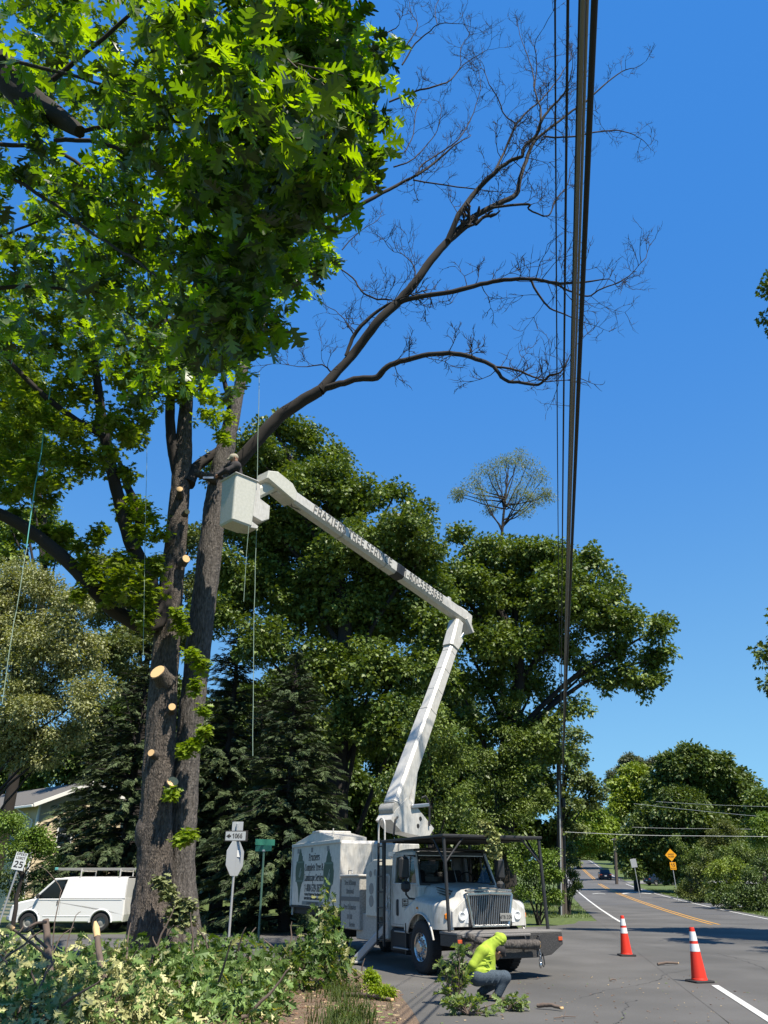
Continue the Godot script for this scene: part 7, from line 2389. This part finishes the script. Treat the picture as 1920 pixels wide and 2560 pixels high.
func pole_and_wires() -> void:
	rng.seed = 131
	var foot := gy(Vector3(9.95, 0, -48.8))
	var t := thing("utility_pole", "tall dark wooden utility pole with grey transformer, left of the road", "utility pole", foot)
	var top := at(1400, 1800, -48.8).y - foot.y
	var mb := Mb.new()
	mb.tube([Vector3(0, -0.3, 0), Vector3(0.45, top * 0.5, 0), Vector3(0.88, top, 0)], [0.17, 0.15, 0.12], 16)
	part("shaft", mb, M.pole, t)
	var cd := rod(t, "conduit", M.galv, [Vector3(-0.02, 0, 0.2), Vector3(0.30, 3.8, 0.19), Vector3(0.56, 7.2, 0.17)], 0.045, 8)
	cd.set_meta("label", "pale grey conduit running up the pole")
	var th := at(1406, 1878, -48.8).y - foot.y
	var tr := Mb.new()
	tr.xf = Transform3D(Basis(), Vector3(0.95, th - 0.35, 0.12))
	tr.lathe([Vector2(0, -0.01), Vector2(0.17, 0.0), Vector2(0.19, 0.04), Vector2(0.19, 0.62), Vector2(0.17, 0.70), Vector2(0.06, 0.74), Vector2(0, 0.74)], 18)
	part("transformer", tr, M.galv, t)
	for k in 2:
		simple(t, "bracket", M.frame, Vector3(0.80, th - 0.2 + k * 0.4, 0.05), Vector3(0.25, 0.06, 0.1), 0.01)
	simple(t, "cross_arm", M.pole, Vector3(0.65, 7.0, 0.12), Vector3(0.6, 0.09, 0.1), 0.01)
	simple(t, "splice_box", M.black, Vector3(0.72, at(1415, 2008, -48.8).y - foot.y, 0.1), Vector3(0.22, 0.5, 0.2), 0.04)
	var p2 := thing("stub_pole", "short dark pole stump standing close behind the utility pole", "pole", gy(Vector3(10.35, 0, -49.6)))
	rod(p2, "shaft", M.pole, [Vector3(0, -0.3, 0), Vector3(0.18, 2.3, 0), Vector3(0.34, 4.2, 0)], 0.11, 12)
	# wires running back over the viewer's head to the next pole behind
	var end := Vector3(9.95 - 0.19 * 62.8, 0, 14.0)
	var wires := [["power_line", "thin single overhead wire, leftmost of those overhead", 9.55, -0.12, 0.9, 0.009, M.wire], ["black_cable", "black overhead cable left of the grey bundle", 8.05, -0.16, 0.9, 0.011, M.wire], ["thin_cable", "thin black cable close beside the grey bundle", 7.85, -0.10, 0.9, 0.010, M.wire], ["grey_cable_bundle", "thick weathered grey cable bundle overhead", 7.35, -0.135, 0.85, 0.016, M.wire_grey], ["thick_black_cable", "thickest black overhead cable, rightmost of those overhead", 6.75, -0.14, 0.8, 0.020, M.wire]]
	for w in wires:
		var pts := []
		var rr := []
		for i in 41:
			var f := i / 40.0
			var q := Vector3(foot.x, 0, foot.z).lerp(end, f) + Vector3(w[3] + 0.34 * (1.0 - f) + 0.085 * w[2] * (1.0 - f) * (1.0 - f), 0, 0)
			q.y = lerpf(w[2] + 0.03, w[2], f) - 4.0 * w[4] * f * (1.0 - f)
			pts.append(q)
			rr.append(w[5])
		var wm := Mb.new()
		wm.tube(pts, rr, 8)
		if w[0] == "grey_cable_bundle":
			var p3 := []
			for i in pts.size():
				p3.append(pts[i] + Vector3(0.028, 0.012 * sin(i * 1.3), 0))
			var r3 := []
			for q in p3:
				r3.append(0.011)
			wm.tube(p3, r3, 6)
		var o := part(w[0], wm, w[6], self)
		tag(o, w[1], "cable", "cables overhead along the road")
	# thin lines crossing the road in the distance
	for w in [[[1412, 2080], [1600, 2088], [1760, 2090], [1960, 2092], -58, -58, 0.012, "bright wire crossing low before the dark maple"], [[1585, 2009], [1700, 2022], [1820, 2034], [1960, 2046], -75, -62, 0.011, "slanting wire crossing in front of the dark maple"], [[1640, 2004], [1740, 2010], [1830, 2014], [1960, 2018], -80, -70, 0.010, "upper faint wire crossing in front of the dark maple"], [[1580, 2068], [1680, 2071], [1800, 2072], [1960, 2074], -72, -72, 0.008, "faint wire just above the bright low wire"]]:
		var pts := []
		for i in 4:
			pts.append(at(w[i][0], w[i][1], lerpf(w[4], w[5], i / 3.0)))
		var pp := bend(pts, 5)
		var rr := []
		for q in pp:
			rr.append(w[6] * 1.3)
		var wm := Mb.new()
		wm.tube(pp, rr, 5)
		tag(part("crossing_wire", wm, M.wire_bright, self), w[7], "cable", "wires crossing the road")
	var fp := gy(at(1538, 2180, -120))
	var po := thing("far_pole", "dark utility pole beyond the car on the right side of the road", "utility pole", fp)
	rod(po, "shaft", M.pole, [Vector3(0, -0.3, 0), Vector3(0.5, at(1538, 2095, -120).y - fp.y, 0)], 0.22, 10)
	rod(po, "lamp_arm", M.galv, [Vector3(0, at(1538, 2100, -120).y - fp.y, 0), Vector3(0.4, at(1538, 2097, -120).y - fp.y, 0.1)], 0.05, 6)
	# climbing ropes in the trees
	var ropes := [["climbing_rope", "turquoise rope hanging from the leaves at the left edge", [[135, 930], [118, 1020], [103, 1130], [84, 1240], [66, 1370]], -16.0, 0.012, M.rope], ["climbing_rope", "dark end of the rope hanging before the pale tree", [[66, 1370], [45, 1500], [25, 1620], [5, 1760]], -15.5, 0.008, M.rope_pale], ["hand_line", "thin pale rope hanging straight down beside the dead trunk", [[648, 930], [645, 1100], [640, 1350], [634, 1600], [632, 1890]], -18.2, 0.009, M.rope_pale], ["thin_line", "thin rope hanging left of the oak trunk", [[372, 900], [368, 1100], [362, 1400], [358, 1640]], -17.5, 0.006, M.rope_pale]]
	for r in ropes:
		var pp := bend(photo_line(r[2], r[3], r[3] + 0.4), 4, 0.008)
		var rr := []
		for q in pp:
			rr.append(r[4])
		var rm := Mb.new()
		rm.tube(pp, rr, 6)
		tag(part(r[0], rm, r[5], self), r[1], "rope")

func house() -> void:
	var z := -47.0
	var foot := Vector3(at(66, 2200, z).x, 0, z)
	foot.y = gy(foot).y
	var t := thing("house", "cream sided house with brown roof behind the trees at the left edge", "house", foot)
	t.rotation.y = deg_to_rad(48.5)        # local +z is the shaded long wall's facing... turned so that +x faces the sunlit right
	# local: corner at the origin; the lit gable wall runs along -z facing +x, the long wall runs along -x facing +z
	t.rotation.y = deg_to_rad(-41)
	var eave := at(66, 2008, z).y - foot.y
	var core := Mb.new()
	core.box(Vector3(-6.0, eave * 0.5, -3.0), Vector3(11.96, eave, 5.96))
	var gp2 := [Vector3(-0.02, eave, 0), Vector3(-0.02, eave + 1.3, -3.0), Vector3(-0.02, eave, -6)]
	core.tri(gp2[0], gp2[2], gp2[1])
	var w := part("wall", core, M.siding, t)
	var sid := Mb.new()
	var y := 0.0
	while y < eave - 0.02:
		sid.bar(Vector3(0.005, y + 0.09, 0.02), Vector3(0.005, y + 0.09, -6.0), 0.012, 0.17)
		sid.hexa([Vector3(0.0, y, -6), Vector3(0.022, y, -6), Vector3(0.006, y + 0.18, -6), Vector3(0, y + 0.18, -6), Vector3(0, y, 0), Vector3(0.022, y, 0), Vector3(0.006, y + 0.18, 0), Vector3(0, y + 0.18, 0)])
		sid.hexa([Vector3(-12, y, 0), Vector3(0, y, 0), Vector3(0, y + 0.18, 0), Vector3(-12, y + 0.18, 0), Vector3(-12, y, 0.022), Vector3(0, y, 0.022), Vector3(0, y + 0.18, 0.006), Vector3(-12, y + 0.18, 0.006)])
		y += 0.18
	part("siding", sid, M.siding, w, "stuff")
	var rf := Mb.new()
	rf.hexa([Vector3(-12.3, eave - 0.22, 0.62), Vector3(0.55, eave - 0.22, 0.62), Vector3(0.55, eave - 0.08, 0.62), Vector3(-12.3, eave - 0.08, 0.62), Vector3(-12.3, eave + 1.32, -3.0), Vector3(0.55, eave + 1.32, -3.0), Vector3(0.55, eave + 1.46, -3.0), Vector3(-12.3, eave + 1.46, -3.0)])
	rf.hexa([Vector3(-12.3, eave - 0.22, -6.62), Vector3(0.55, eave - 0.22, -6.62), Vector3(0.55, eave - 0.08, -6.62), Vector3(-12.3, eave - 0.08, -6.62), Vector3(-12.3, eave + 1.32, -3.0), Vector3(0.55, eave + 1.32, -3.0), Vector3(0.55, eave + 1.46, -3.0), Vector3(-12.3, eave + 1.46, -3.0)])
	fix_out(rf, Vector3(-6, eave + 0.6, -3.0))
	var r := part("roof", rf, M.roof, t)
	beam(r, "gutter", M.trim, Vector3(-12.3, eave - 0.2, 0.68), Vector3(0.55, eave - 0.2, 0.68), 0.12, 0.13, 0.02)
	beam(r, "bargeboard", M.trim, Vector3(0.57, eave - 0.17, 0.64), Vector3(0.57, eave + 1.37, -3.0), 0.05, 0.2, 0.005)
	beam(r, "bargeboard", M.trim, Vector3(0.57, eave - 0.17, -6.64), Vector3(0.57, eave + 1.37, -3.0), 0.05, 0.2, 0.005)
	simple(t, "corner_board", M.trim, Vector3(0.01, eave * 0.5, 0.01), Vector3(0.12, eave, 0.12), 0.01)
	rod(t, "downpipe", M.trim, [Vector3(-1.6, eave - 0.2, 0.62), Vector3(-1.2, eave - 0.5, 0.3), Vector3(-0.35, eave - 0.9, 0.1), Vector3(-0.3, 0.3, 0.1)], 0.05, 8)
	for q in [[0, -1.75], [1, -2.6]]:
		var wo := Vector3(0.02, eave - 1.55, q[1]) if q[0] == 0 else Vector3(q[1], eave - 1.45, 0.02)
		var bas := Basis(Vector3.UP, PI / 2) if q[0] == 0 else Basis()
		var wn := Mb.new()
		wn.xf = Transform3D(bas, wo)
		wn.box(Vector3(0, 0.74, 0.02), Vector3(0.98, 0.09, 0.07), 0.01)
		wn.box(Vector3(0, -0.74, 0.02), Vector3(1.02, 0.10, 0.09), 0.01)
		for s in [1.0, -1.0]:
			wn.box(Vector3(s * 0.45, 0, 0.02), Vector3(0.09, 1.4, 0.07), 0.01)
		wn.box(Vector3(0, 0, 0.02), Vector3(0.82, 0.06, 0.05), 0.008)
		var f := part("window", wn, M.trim if q[0] == 0 else M.brown_trim, t)
		for s in [0.36, -0.36]:
			var g := Mb.new()
			g.xf = wn.xf
			g.box(Vector3(0, s, 0.006), Vector3(0.82, 0.64, 0.02))
			part("pane", g, M.glass_dark, f)

func cars() -> void:
	# dark car driving away up the road
	var s := 137.0
	var o := spot(s, 9.0) + Vector3(0, rise(s) + 0.02, 0)
	sedan(o, atan2(-ROAD.z, ROAD.x), M.car, "dark car driving away up the road", "dark_car", 0.075)
	# white car half hidden behind the truck body
	sedan(Vector3(at(742, 2262, -44).x, 0.9, -44), 0.1, M.car_white, "white car glimpsed through the hemlock left of the chip box", "white_car", 0.0)
	sedan(gy(Vector3(at(1650, 2190, -118).x, 0, -118)), 0.3, M.car, "dark parked car in the shade under the dark maple", "parked_car", 0.0)

func sedan(o: Vector3, yaw: float, m: Material, label: String, called: String, pitch: float) -> void:
	var t := thing(called, label, "car", o)
	t.rotation = Vector3(0, yaw, 0)
	t.rotate_object_local(Vector3.BACK, pitch)
	var low := arch_poly([Vector2(-2.2, 0.35), Vector2(-2.25, 0.6), Vector2(-2.18, 0.92), Vector2(-1.5, 0.98), Vector2(1.0, 0.95), Vector2(1.9, 0.82), Vector2(2.25, 0.6), Vector2(2.2, 0.3), 0, 1], [[1.35, 0.36, 0.3], [-1.35, 0.36, 0.3]])
	var mb := Mb.new()
	mb.bevelled(low, -0.9, 0.9, 0.06)
	mb.bevelled(PackedVector2Array([Vector2(-1.75, 0.94), Vector2(-1.2, 1.42), Vector2(0.05, 1.46), Vector2(0.85, 0.94)]), -0.72, 0.72, 0.08)
	var b := part("body", mb, m, t)
	var g := Mb.new()
	g.hexa([Vector3(-1.72, 1.0, -0.62), Vector3(-1.70, 1.0, -0.62), Vector3(-1.25, 1.38, -0.56), Vector3(-1.27, 1.38, -0.56), Vector3(-1.72, 1.0, 0.62), Vector3(-1.70, 1.0, 0.62), Vector3(-1.25, 1.38, 0.56), Vector3(-1.27, 1.38, 0.56)])
	fix_out(g, Vector3(-1.48, 1.19, 0))
	part("rear_window", g, M.glass_dark, b)
	for s in [1.0, -1.0]:
		var sw := Mb.new()
		sw.prism(PackedVector2Array([Vector2(-1.4, 1.0), Vector2(-1.1, 1.36), Vector2(0.0, 1.40), Vector2(0.6, 1.0)]), s * 0.722 - 0.004, s * 0.722 + 0.004)
		part("side_window", sw, M.glass_dark, b)
		simple(b, "tail_light", M.red_lens, Vector3(-2.2, 0.78, s * 0.68), Vector3(0.06, 0.14, 0.34), 0.02)
		tyre(t, Vector3(1.35, 0.31, s * 0.8), 0.31, 0.2, s)
		tyre(t, Vector3(-1.35, 0.31, s * 0.8), 0.31, 0.2, s)
	simple(b, "number_plate", M.sign_white, Vector3(-2.255, 0.62, 0), Vector3(0.01, 0.13, 0.3), 0.0)
	simple(b, "underside", M.frame, Vector3(0, 0.4, 0), Vector3(3.9, 0.3, 1.5), 0.02)

func sticks() -> void:
	rng.seed = 141
	var list := [[1345, 2525, 1405, 2530, 0.028, "thick brown stick with torn pale end on the asphalt, nearest the worker"], [1645, 2416, 1695, 2414, 0.026, "short broken stick on the road between the two cones"], [1385, 2552, 1440, 2548, 0.007, "thin forked twig on the asphalt at the bottom edge"], [1525, 2456, 1540, 2455, 0.012, "tiny twig on the asphalt left of the nearer cone"], [860, 2495, 980, 2510, 0.03, "dark twisted branch lying on the wood chips"]]
	for s in list:
		var a := on_ground(s[0], s[1]) + Vector3(0, s[4] + 0.02, 0)
		var b := on_ground(s[2], s[3]) + Vector3(0, s[4] + 0.02, 0)
		var o := Vector3(a.x, 0, a.z)
		var t := thing("stick", s[5], "stick", o, "sticks on the ground")
		var m := a.lerp(b, 0.5) + Vector3(0, s[4], R(-0.04, 0.04))
		var mb := Mb.new()
		mb.tube(shift(bend([a, a.lerp(m, 0.5) + Vector3(0, 0, R(-0.03, 0.03)), m, b], 4, s[4] * 0.2), o), taper([s[4], s[4] * 1.1, s[4], s[4] * 0.8], 4), 10, true, 0.12 if s[4] > 0.02 else 0.0, 8)
		part("bark", mb, M.stick, t)
		if s[4] > 0.02:
			var ct := Mb.new()
			ct.box(b - o, Vector3(0.06, s[4] * 1.2, 0.035), 0.008, Basis(Vector3.UP, 0.5))
			part("torn_end", ct, M.cut, t)
		elif s[4] < 0.01:
			var fk := Mb.new()
			fk.tube([m - o, m - o + Vector3(0.05, 0.05, -0.12)], [0.006, 0.003], 5)
			part("fork", fk, M.stick, t)

# ---------------------------------------------------------------- people
func figure(t: Node3D, called: String, m: Material, bones: Array, cell: float, k := 0.03) -> void:
	var lo := Vector3(9, 9, 9)
	var hi := -lo
	for b in bones:
		for e in 2:
			var r: float = b[2 + e] + 0.06
			lo = lo.min(b[e] - Vector3(r, r, r))
			hi = hi.max(b[e] + Vector3(r, r, r))
	var f := Flesh.new(lo, hi, cell)
	for b in bones:
		f.bone(b[0], b[1], b[2], b[3], b[4] if b.size() > 4 else k)
	var mb := Mb.new()
	f.into(mb)
	part(called, mb, m, t)

func hand(bones: Array, wrist: Vector3, d: Vector3, palm_up: Vector3, s := 1.0) -> void:   # palm, four fingers and a thumb, slightly closed
	var side := d.cross(palm_up).normalized()
	var up := side.cross(d).normalized()
	var kn := wrist + d * 0.085 * s
	for i in 4:
		var o := (i - 1.5) * 0.021 * s
		bones.append([wrist + side * o * 0.7, kn + side * o, 0.017 * s, 0.013 * s, 0.012])
		var l: float = [0.036, 0.042, 0.040, 0.032][i] * s
		var a := kn + side * o
		var b := a + (d * 0.85 - up * 0.5).normalized() * l
		var c := b + (d * 0.3 - up * 0.95).normalized() * l * 0.7
		bones.append([a, b, 0.0105 * s, 0.0095 * s, 0.005])
		bones.append([b, c, 0.0095 * s, 0.008 * s, 0.005])
	var th := wrist + d * 0.025 * s - side * 0.03 * s
	var t2 := th + (d * 0.7 - side * 0.7 - up * 0.3).normalized() * 0.045 * s
	bones.append([th, t2, 0.014 * s, 0.011 * s, 0.01])
	bones.append([t2, t2 + (d * 0.8 - up * 0.6).normalized() * 0.03 * s, 0.011 * s, 0.009 * s, 0.006])

func head(bones: Array, c: Vector3, fwd: Vector3, up: Vector3) -> void:
	var side := fwd.cross(up).normalized()
	bones.append([c + up * 0.035 - fwd * 0.02, c + up * 0.045 + fwd * 0.02, 0.095, 0.092, 0.03])
	bones.append([c - up * 0.03 + fwd * 0.02, c - up * 0.085 + fwd * 0.055, 0.07, 0.042, 0.03])
	bones.append([c + up * 0.01 + fwd * 0.10, c - up * 0.022 + fwd * 0.122, 0.011, 0.016, 0.012])
	bones.append([c - up * 0.055 + fwd * 0.088 - side * 0.02, c - up * 0.055 + fwd * 0.088 + side * 0.02, 0.012, 0.012, 0.01])
	for s in [1.0, -1.0]:
		bones.append([c + side * 0.092 * s + up * 0.015, c + side * 0.088 * s - up * 0.025, 0.018, 0.012, 0.006])
		bones.append([c + fwd * 0.095 + side * 0.036 * s + up * 0.032, c + fwd * 0.092 + side * 0.05 * s + up * 0.03, 0.014, 0.012, 0.01])

func people() -> void:
	# the ground worker crouching in front of the bumper
	var foot := Vector3(at(1216, 2505, -14.75).x, 0, -14.75)
	var t := thing("person", "person crouching in a bright yellow green long sleeved shirt and jeans", "person", foot)
	var hip_n := Vector3(-0.16, 0.42, 0.12)
	var hip_f := Vector3(-0.10, 0.42, -0.16)
	var chest := Vector3(0.02, 0.76, -0.02)
	var sh_n := Vector3(-0.03, 0.83, 0.15)
	var sh_f := Vector3(0.12, 0.86, -0.12)
	var el_n := Vector3(-0.23, 0.60, 0.20)
	var wr_n := Vector3(-0.33, 0.50, 0.16)
	var el_f := Vector3(0.33, 1.02, -0.06)
	var wr_f := Vector3(0.30, 1.07, -0.30)
	var kn_n := Vector3(0.33, 0.40, 0.14)
	var an_n := Vector3(0.20, 0.09, 0.14)
	var kn_f := Vector3(0.20, 0.28, -0.22)
	var an_f := Vector3(-0.04, 0.09, -0.20)
	var hc := Vector3(0.25, 0.80, -0.06)
	var hf := Vector3(0.75, -0.62, -0.2).normalized()
	var hu := (Vector3(0.62, 0.75, 0) - hf * Vector3(0.62, 0.75, 0).dot(hf)).normalized()
	var body := []
	head(body, hc, hf, hu)
	body.append([chest + Vector3(0.06, 0.06, 0), hc - hu * 0.05, 0.065, 0.06])
	body.append([chest, (hip_n + hip_f) * 0.5, 0.15, 0.14])
	for q in [[hip_n, kn_n, 0.10, 0.065], [kn_n, an_n, 0.065, 0.042], [hip_f, kn_f, 0.10, 0.065], [kn_f, an_f, 0.065, 0.042], [sh_n, el_n, 0.055, 0.042], [el_n, wr_n, 0.042, 0.03], [sh_f, el_f, 0.055, 0.042], [el_f, wr_f, 0.042, 0.03]]:
		body.append(q)
	hand(body, wr_n, (Vector3(-0.8, -0.4, -0.3)).normalized(), Vector3(0, 0.6, 0.8))
	hand(body, wr_f, (Vector3(-0.1, 0.1, -1.0)).normalized(), Vector3(0, 1, 0.1))
	figure(t, "body", M.skin, body, 0.011)
	var shirt := [
		[Vector3(-0.14, 0.44, 0.06), chest + Vector3(-0.04, 0.0, 0.03), 0.20, 0.155, 0.08], [Vector3(0.0, 0.45, -0.06), chest + Vector3(0.05, 0.0, -0.04), 0.20, 0.145, 0.08],
		[chest + Vector3(0, 0.02, 0.06), sh_n, 0.12, 0.10, 0.06], [chest, sh_f, 0.12, 0.10, 0.06], [chest + Vector3(0.04, 0.05, -0.02), chest + Vector3(0.12, 0.10, -0.06), 0.11, 0.09, 0.05],
		[sh_n, el_n, 0.095, 0.08, 0.05], [el_n, wr_n + Vector3(0.02, 0.02, 0), 0.08, 0.052, 0.03], [sh_f + Vector3(-0.02, 0, 0.04), el_f, 0.135, 0.10, 0.05], [el_f, el_f.lerp(wr_f, 0.9), 0.095, 0.06, 0.03],
		[Vector3(-0.17, 0.41, 0.10), Vector3(0.02, 0.43, 0.12), 0.13, 0.11, 0.06]]
	for f in 9:      # folds of loose cloth
		var g := f / 8.0
		var o := Vector3(-0.22 + 0.26 * g, 0.42 + 0.36 * g, 0.255 - 0.06 * g)
		shirt.append([o + Vector3(-0.05, R(-0.03, 0.03), 0.0), o + Vector3(R(0.10, 0.20), R(-0.09, 0.04), -0.015), 0.014, 0.008, 0.02])
	for f in 4:
		var o := sh_f.lerp(el_f, 0.2 + 0.22 * f) + Vector3(-0.06, 0.05, 0.09)
		shirt.append([o, o + Vector3(0.11, -0.08, 0.02), 0.014, 0.01, 0.02])
	figure(t, "shirt", M.shirt, shirt, 0.011)
	var jeans := [[hip_n + Vector3(0, -0.02, 0), kn_n, 0.145, 0.105, 0.05], [kn_n, an_n + Vector3(0, 0.05, 0), 0.105, 0.075, 0.04], [hip_f + Vector3(0, -0.04, 0), kn_f, 0.135, 0.10, 0.05], [kn_f, an_f + Vector3(0, 0.05, 0), 0.10, 0.07, 0.04], [hip_n, hip_f, 0.15, 0.15, 0.06]]
	for f in 3:
		var o := hip_n.lerp(kn_n, 0.5 + 0.2 * f) + Vector3(0, 0.05, 0.10)
		jeans.append([o, o + Vector3(-0.10, -0.14, 0.01), 0.014, 0.008, 0.02])
	figure(t, "jeans", M.jeans, jeans, 0.012)
	for q in [an_n, an_f]:
		figure(t, "boot", M.boot, [[q + Vector3(-0.05, 0.03, 0), q + Vector3(-0.02, -0.04, 0), 0.055, 0.05], [q + Vector3(-0.04, -0.045, 0), q + Vector3(0.16, -0.05, 0), 0.045, 0.038]], 0.012)
	figure(t, "cap", M.dark_cloth, [[hc + hu * 0.05 - hf * 0.02, hc + hu * 0.06 + hf * 0.02, 0.103, 0.10, 0.02], [hc + hu * 0.045 + hf * 0.09, hc + hu * 0.03 + hf * 0.15, 0.05, 0.03, 0.03]], 0.012)
	t.scale = Vector3(0.92, 0.87, 0.92)
	# the climber leaning out of the bucket towards the dead trunk
	var c := at(582, 1190, -17.47)
	var p := thing("person", "person in dark clothes and a cap leaning out of the bucket", "person", c + Vector3(0, -1.05, 0))
	var o := Vector3(0, 1.05, 0)
	var hd := at(586, 1148, -17.37) - c + o
	var f := Vector3(-0.86, -0.40, 0.3).normalized()
	var u := (Vector3(-0.3, 0.95, 0) - f * Vector3(-0.3, 0.95, 0).dot(f)).normalized()
	var sh1 := at(592, 1165, -17.27) - c + o
	var sh2 := at(578, 1162, -17.72) - c + o
	var el1 := at(567, 1176, -17.17) - c + o
	var wr1 := at(548, 1187, -17.32) - c + o
	var el2 := at(560, 1172, -17.92) - c + o
	var wr2 := at(546, 1184, -17.72) - c + o
	var hip := Vector3(0.20, 0.62, -0.02)
	var bb := []
	head(bb, hd, f, u)
	bb.append([(sh1 + sh2) * 0.5, hd - u * 0.06, 0.07, 0.06])
	bb.append([(sh1 + sh2) * 0.5 + Vector3(0.03, -0.08, 0), hip, 0.15, 0.15])
	for q in [[sh1, el1, 0.055, 0.042], [el1, wr1, 0.042, 0.03], [sh2, el2, 0.055, 0.042], [el2, wr2, 0.042, 0.03], [hip + Vector3(0, 0, 0.1), Vector3(0.08, 0.1, 0.1), 0.09, 0.06], [hip - Vector3(0, 0, 0.1), Vector3(0.08, 0.1, -0.1), 0.09, 0.06]]:
		bb.append(q)
	hand(bb, wr1, (wr1 - el1).normalized(), Vector3.UP)
	hand(bb, wr2, (wr2 - el2).normalized(), Vector3.UP)
	figure(p, "body", M.skin, bb, 0.012)
	figure(p, "jacket", M.dark_cloth, [[(sh1 + sh2) * 0.5 + Vector3(0.02, -0.04, 0), hip, 0.17, 0.17, 0.06], [sh1, sh2, 0.11, 0.11, 0.06], [sh1, el1, 0.09, 0.07, 0.05], [el1, wr1, 0.07, 0.05, 0.03], [sh2, el2, 0.09, 0.07, 0.05], [el2, wr2, 0.07, 0.05, 0.03]], 0.014)
	figure(p, "trousers", M.dark_cloth, [[hip, hip + Vector3(-0.05, -0.2, 0.1), 0.17, 0.12, 0.05], [hip, hip + Vector3(-0.05, -0.2, -0.1), 0.17, 0.12, 0.05], [hip + Vector3(-0.05, -0.2, 0.1), Vector3(0.08, 0.1, 0.1), 0.11, 0.08, 0.04], [hip + Vector3(-0.05, -0.2, -0.1), Vector3(0.08, 0.1, -0.1), 0.11, 0.08, 0.04]], 0.014)
	figure(p, "cap", M.cap, [[hd + u * 0.05 - f * 0.02, hd + u * 0.06 + f * 0.02, 0.103, 0.10, 0.02], [hd + u * 0.05 + f * 0.09, hd + u * 0.035 + f * 0.16, 0.05, 0.03, 0.03]], 0.012)
	var cs := thing("chainsaw", "small chainsaw held against the dead trunk by the climber", "chainsaw", at(545, 1190, -17.52))
	simple(cs, "saw_body", M.frame, Vector3(0.02, 0, 0), Vector3(0.24, 0.16, 0.16), 0.03)
	simple(cs, "guide_bar", M.dull_metal, Vector3(-0.22, -0.02, -0.05), Vector3(0.36, 0.06, 0.01), 0.004)

# ---------------------------------------------------------------- the scene
func _ready() -> void:
	var cam := Camera3D.new()
	cam.name = "camera"
	cam.position = EYE
	cam.rotation_degrees = Vector3(PITCH, 0, 0)
	cam.fov = 67.3
	cam.near = 0.1
	cam.far = 2000.0
	add_child(cam)
	cam.current = true
	var sky := ProceduralSkyMaterial.new()
	sky.sky_top_color = lin(0.030, 0.148, 0.435)
	sky.sky_horizon_color = lin(0.215, 0.45, 0.60)
	sky.sky_curve = 0.18
	sky.sun_angle_max = 1.0
	sky.ground_bottom_color = lin(0.06, 0.06, 0.05)
	sky.ground_horizon_color = lin(0.12, 0.12, 0.10)
	var env := Environment.new()
	env.background_mode = Environment.BG_SKY
	env.sky = Sky.new()
	env.sky.sky_material = sky
	env.tonemap_mode = Environment.TONE_MAPPER_LINEAR
	env.tonemap_exposure = 1.7
	env.sdfgi_enabled = true
	env.ssao_enabled = true
	env.ssil_enabled = true
	var we := WorldEnvironment.new()
	we.name = "world_environment"
	we.environment = env
	add_child(we)
	var sun := DirectionalLight3D.new()
	sun.name = "sun"
	sun.light_energy = 1.6
	sun.light_color = Color(1.0, 0.965, 0.90)
	sun.light_angular_distance = 0.5
	sun.shadow_enabled = true
	add_child(sun)
	sun.look_at_from_position(SUN, Vector3.ZERO, Vector3.FORWARD)
	materials()
	prototypes()
	setting()
	woods()
	house()
	live_oak()
	dead_tree()
	near_bough()
	pole_and_wires()
	truck()
	log_on_bumper()
	van()
	cars()
	signs()
	cones()
	brush()
	sticks()
	people()
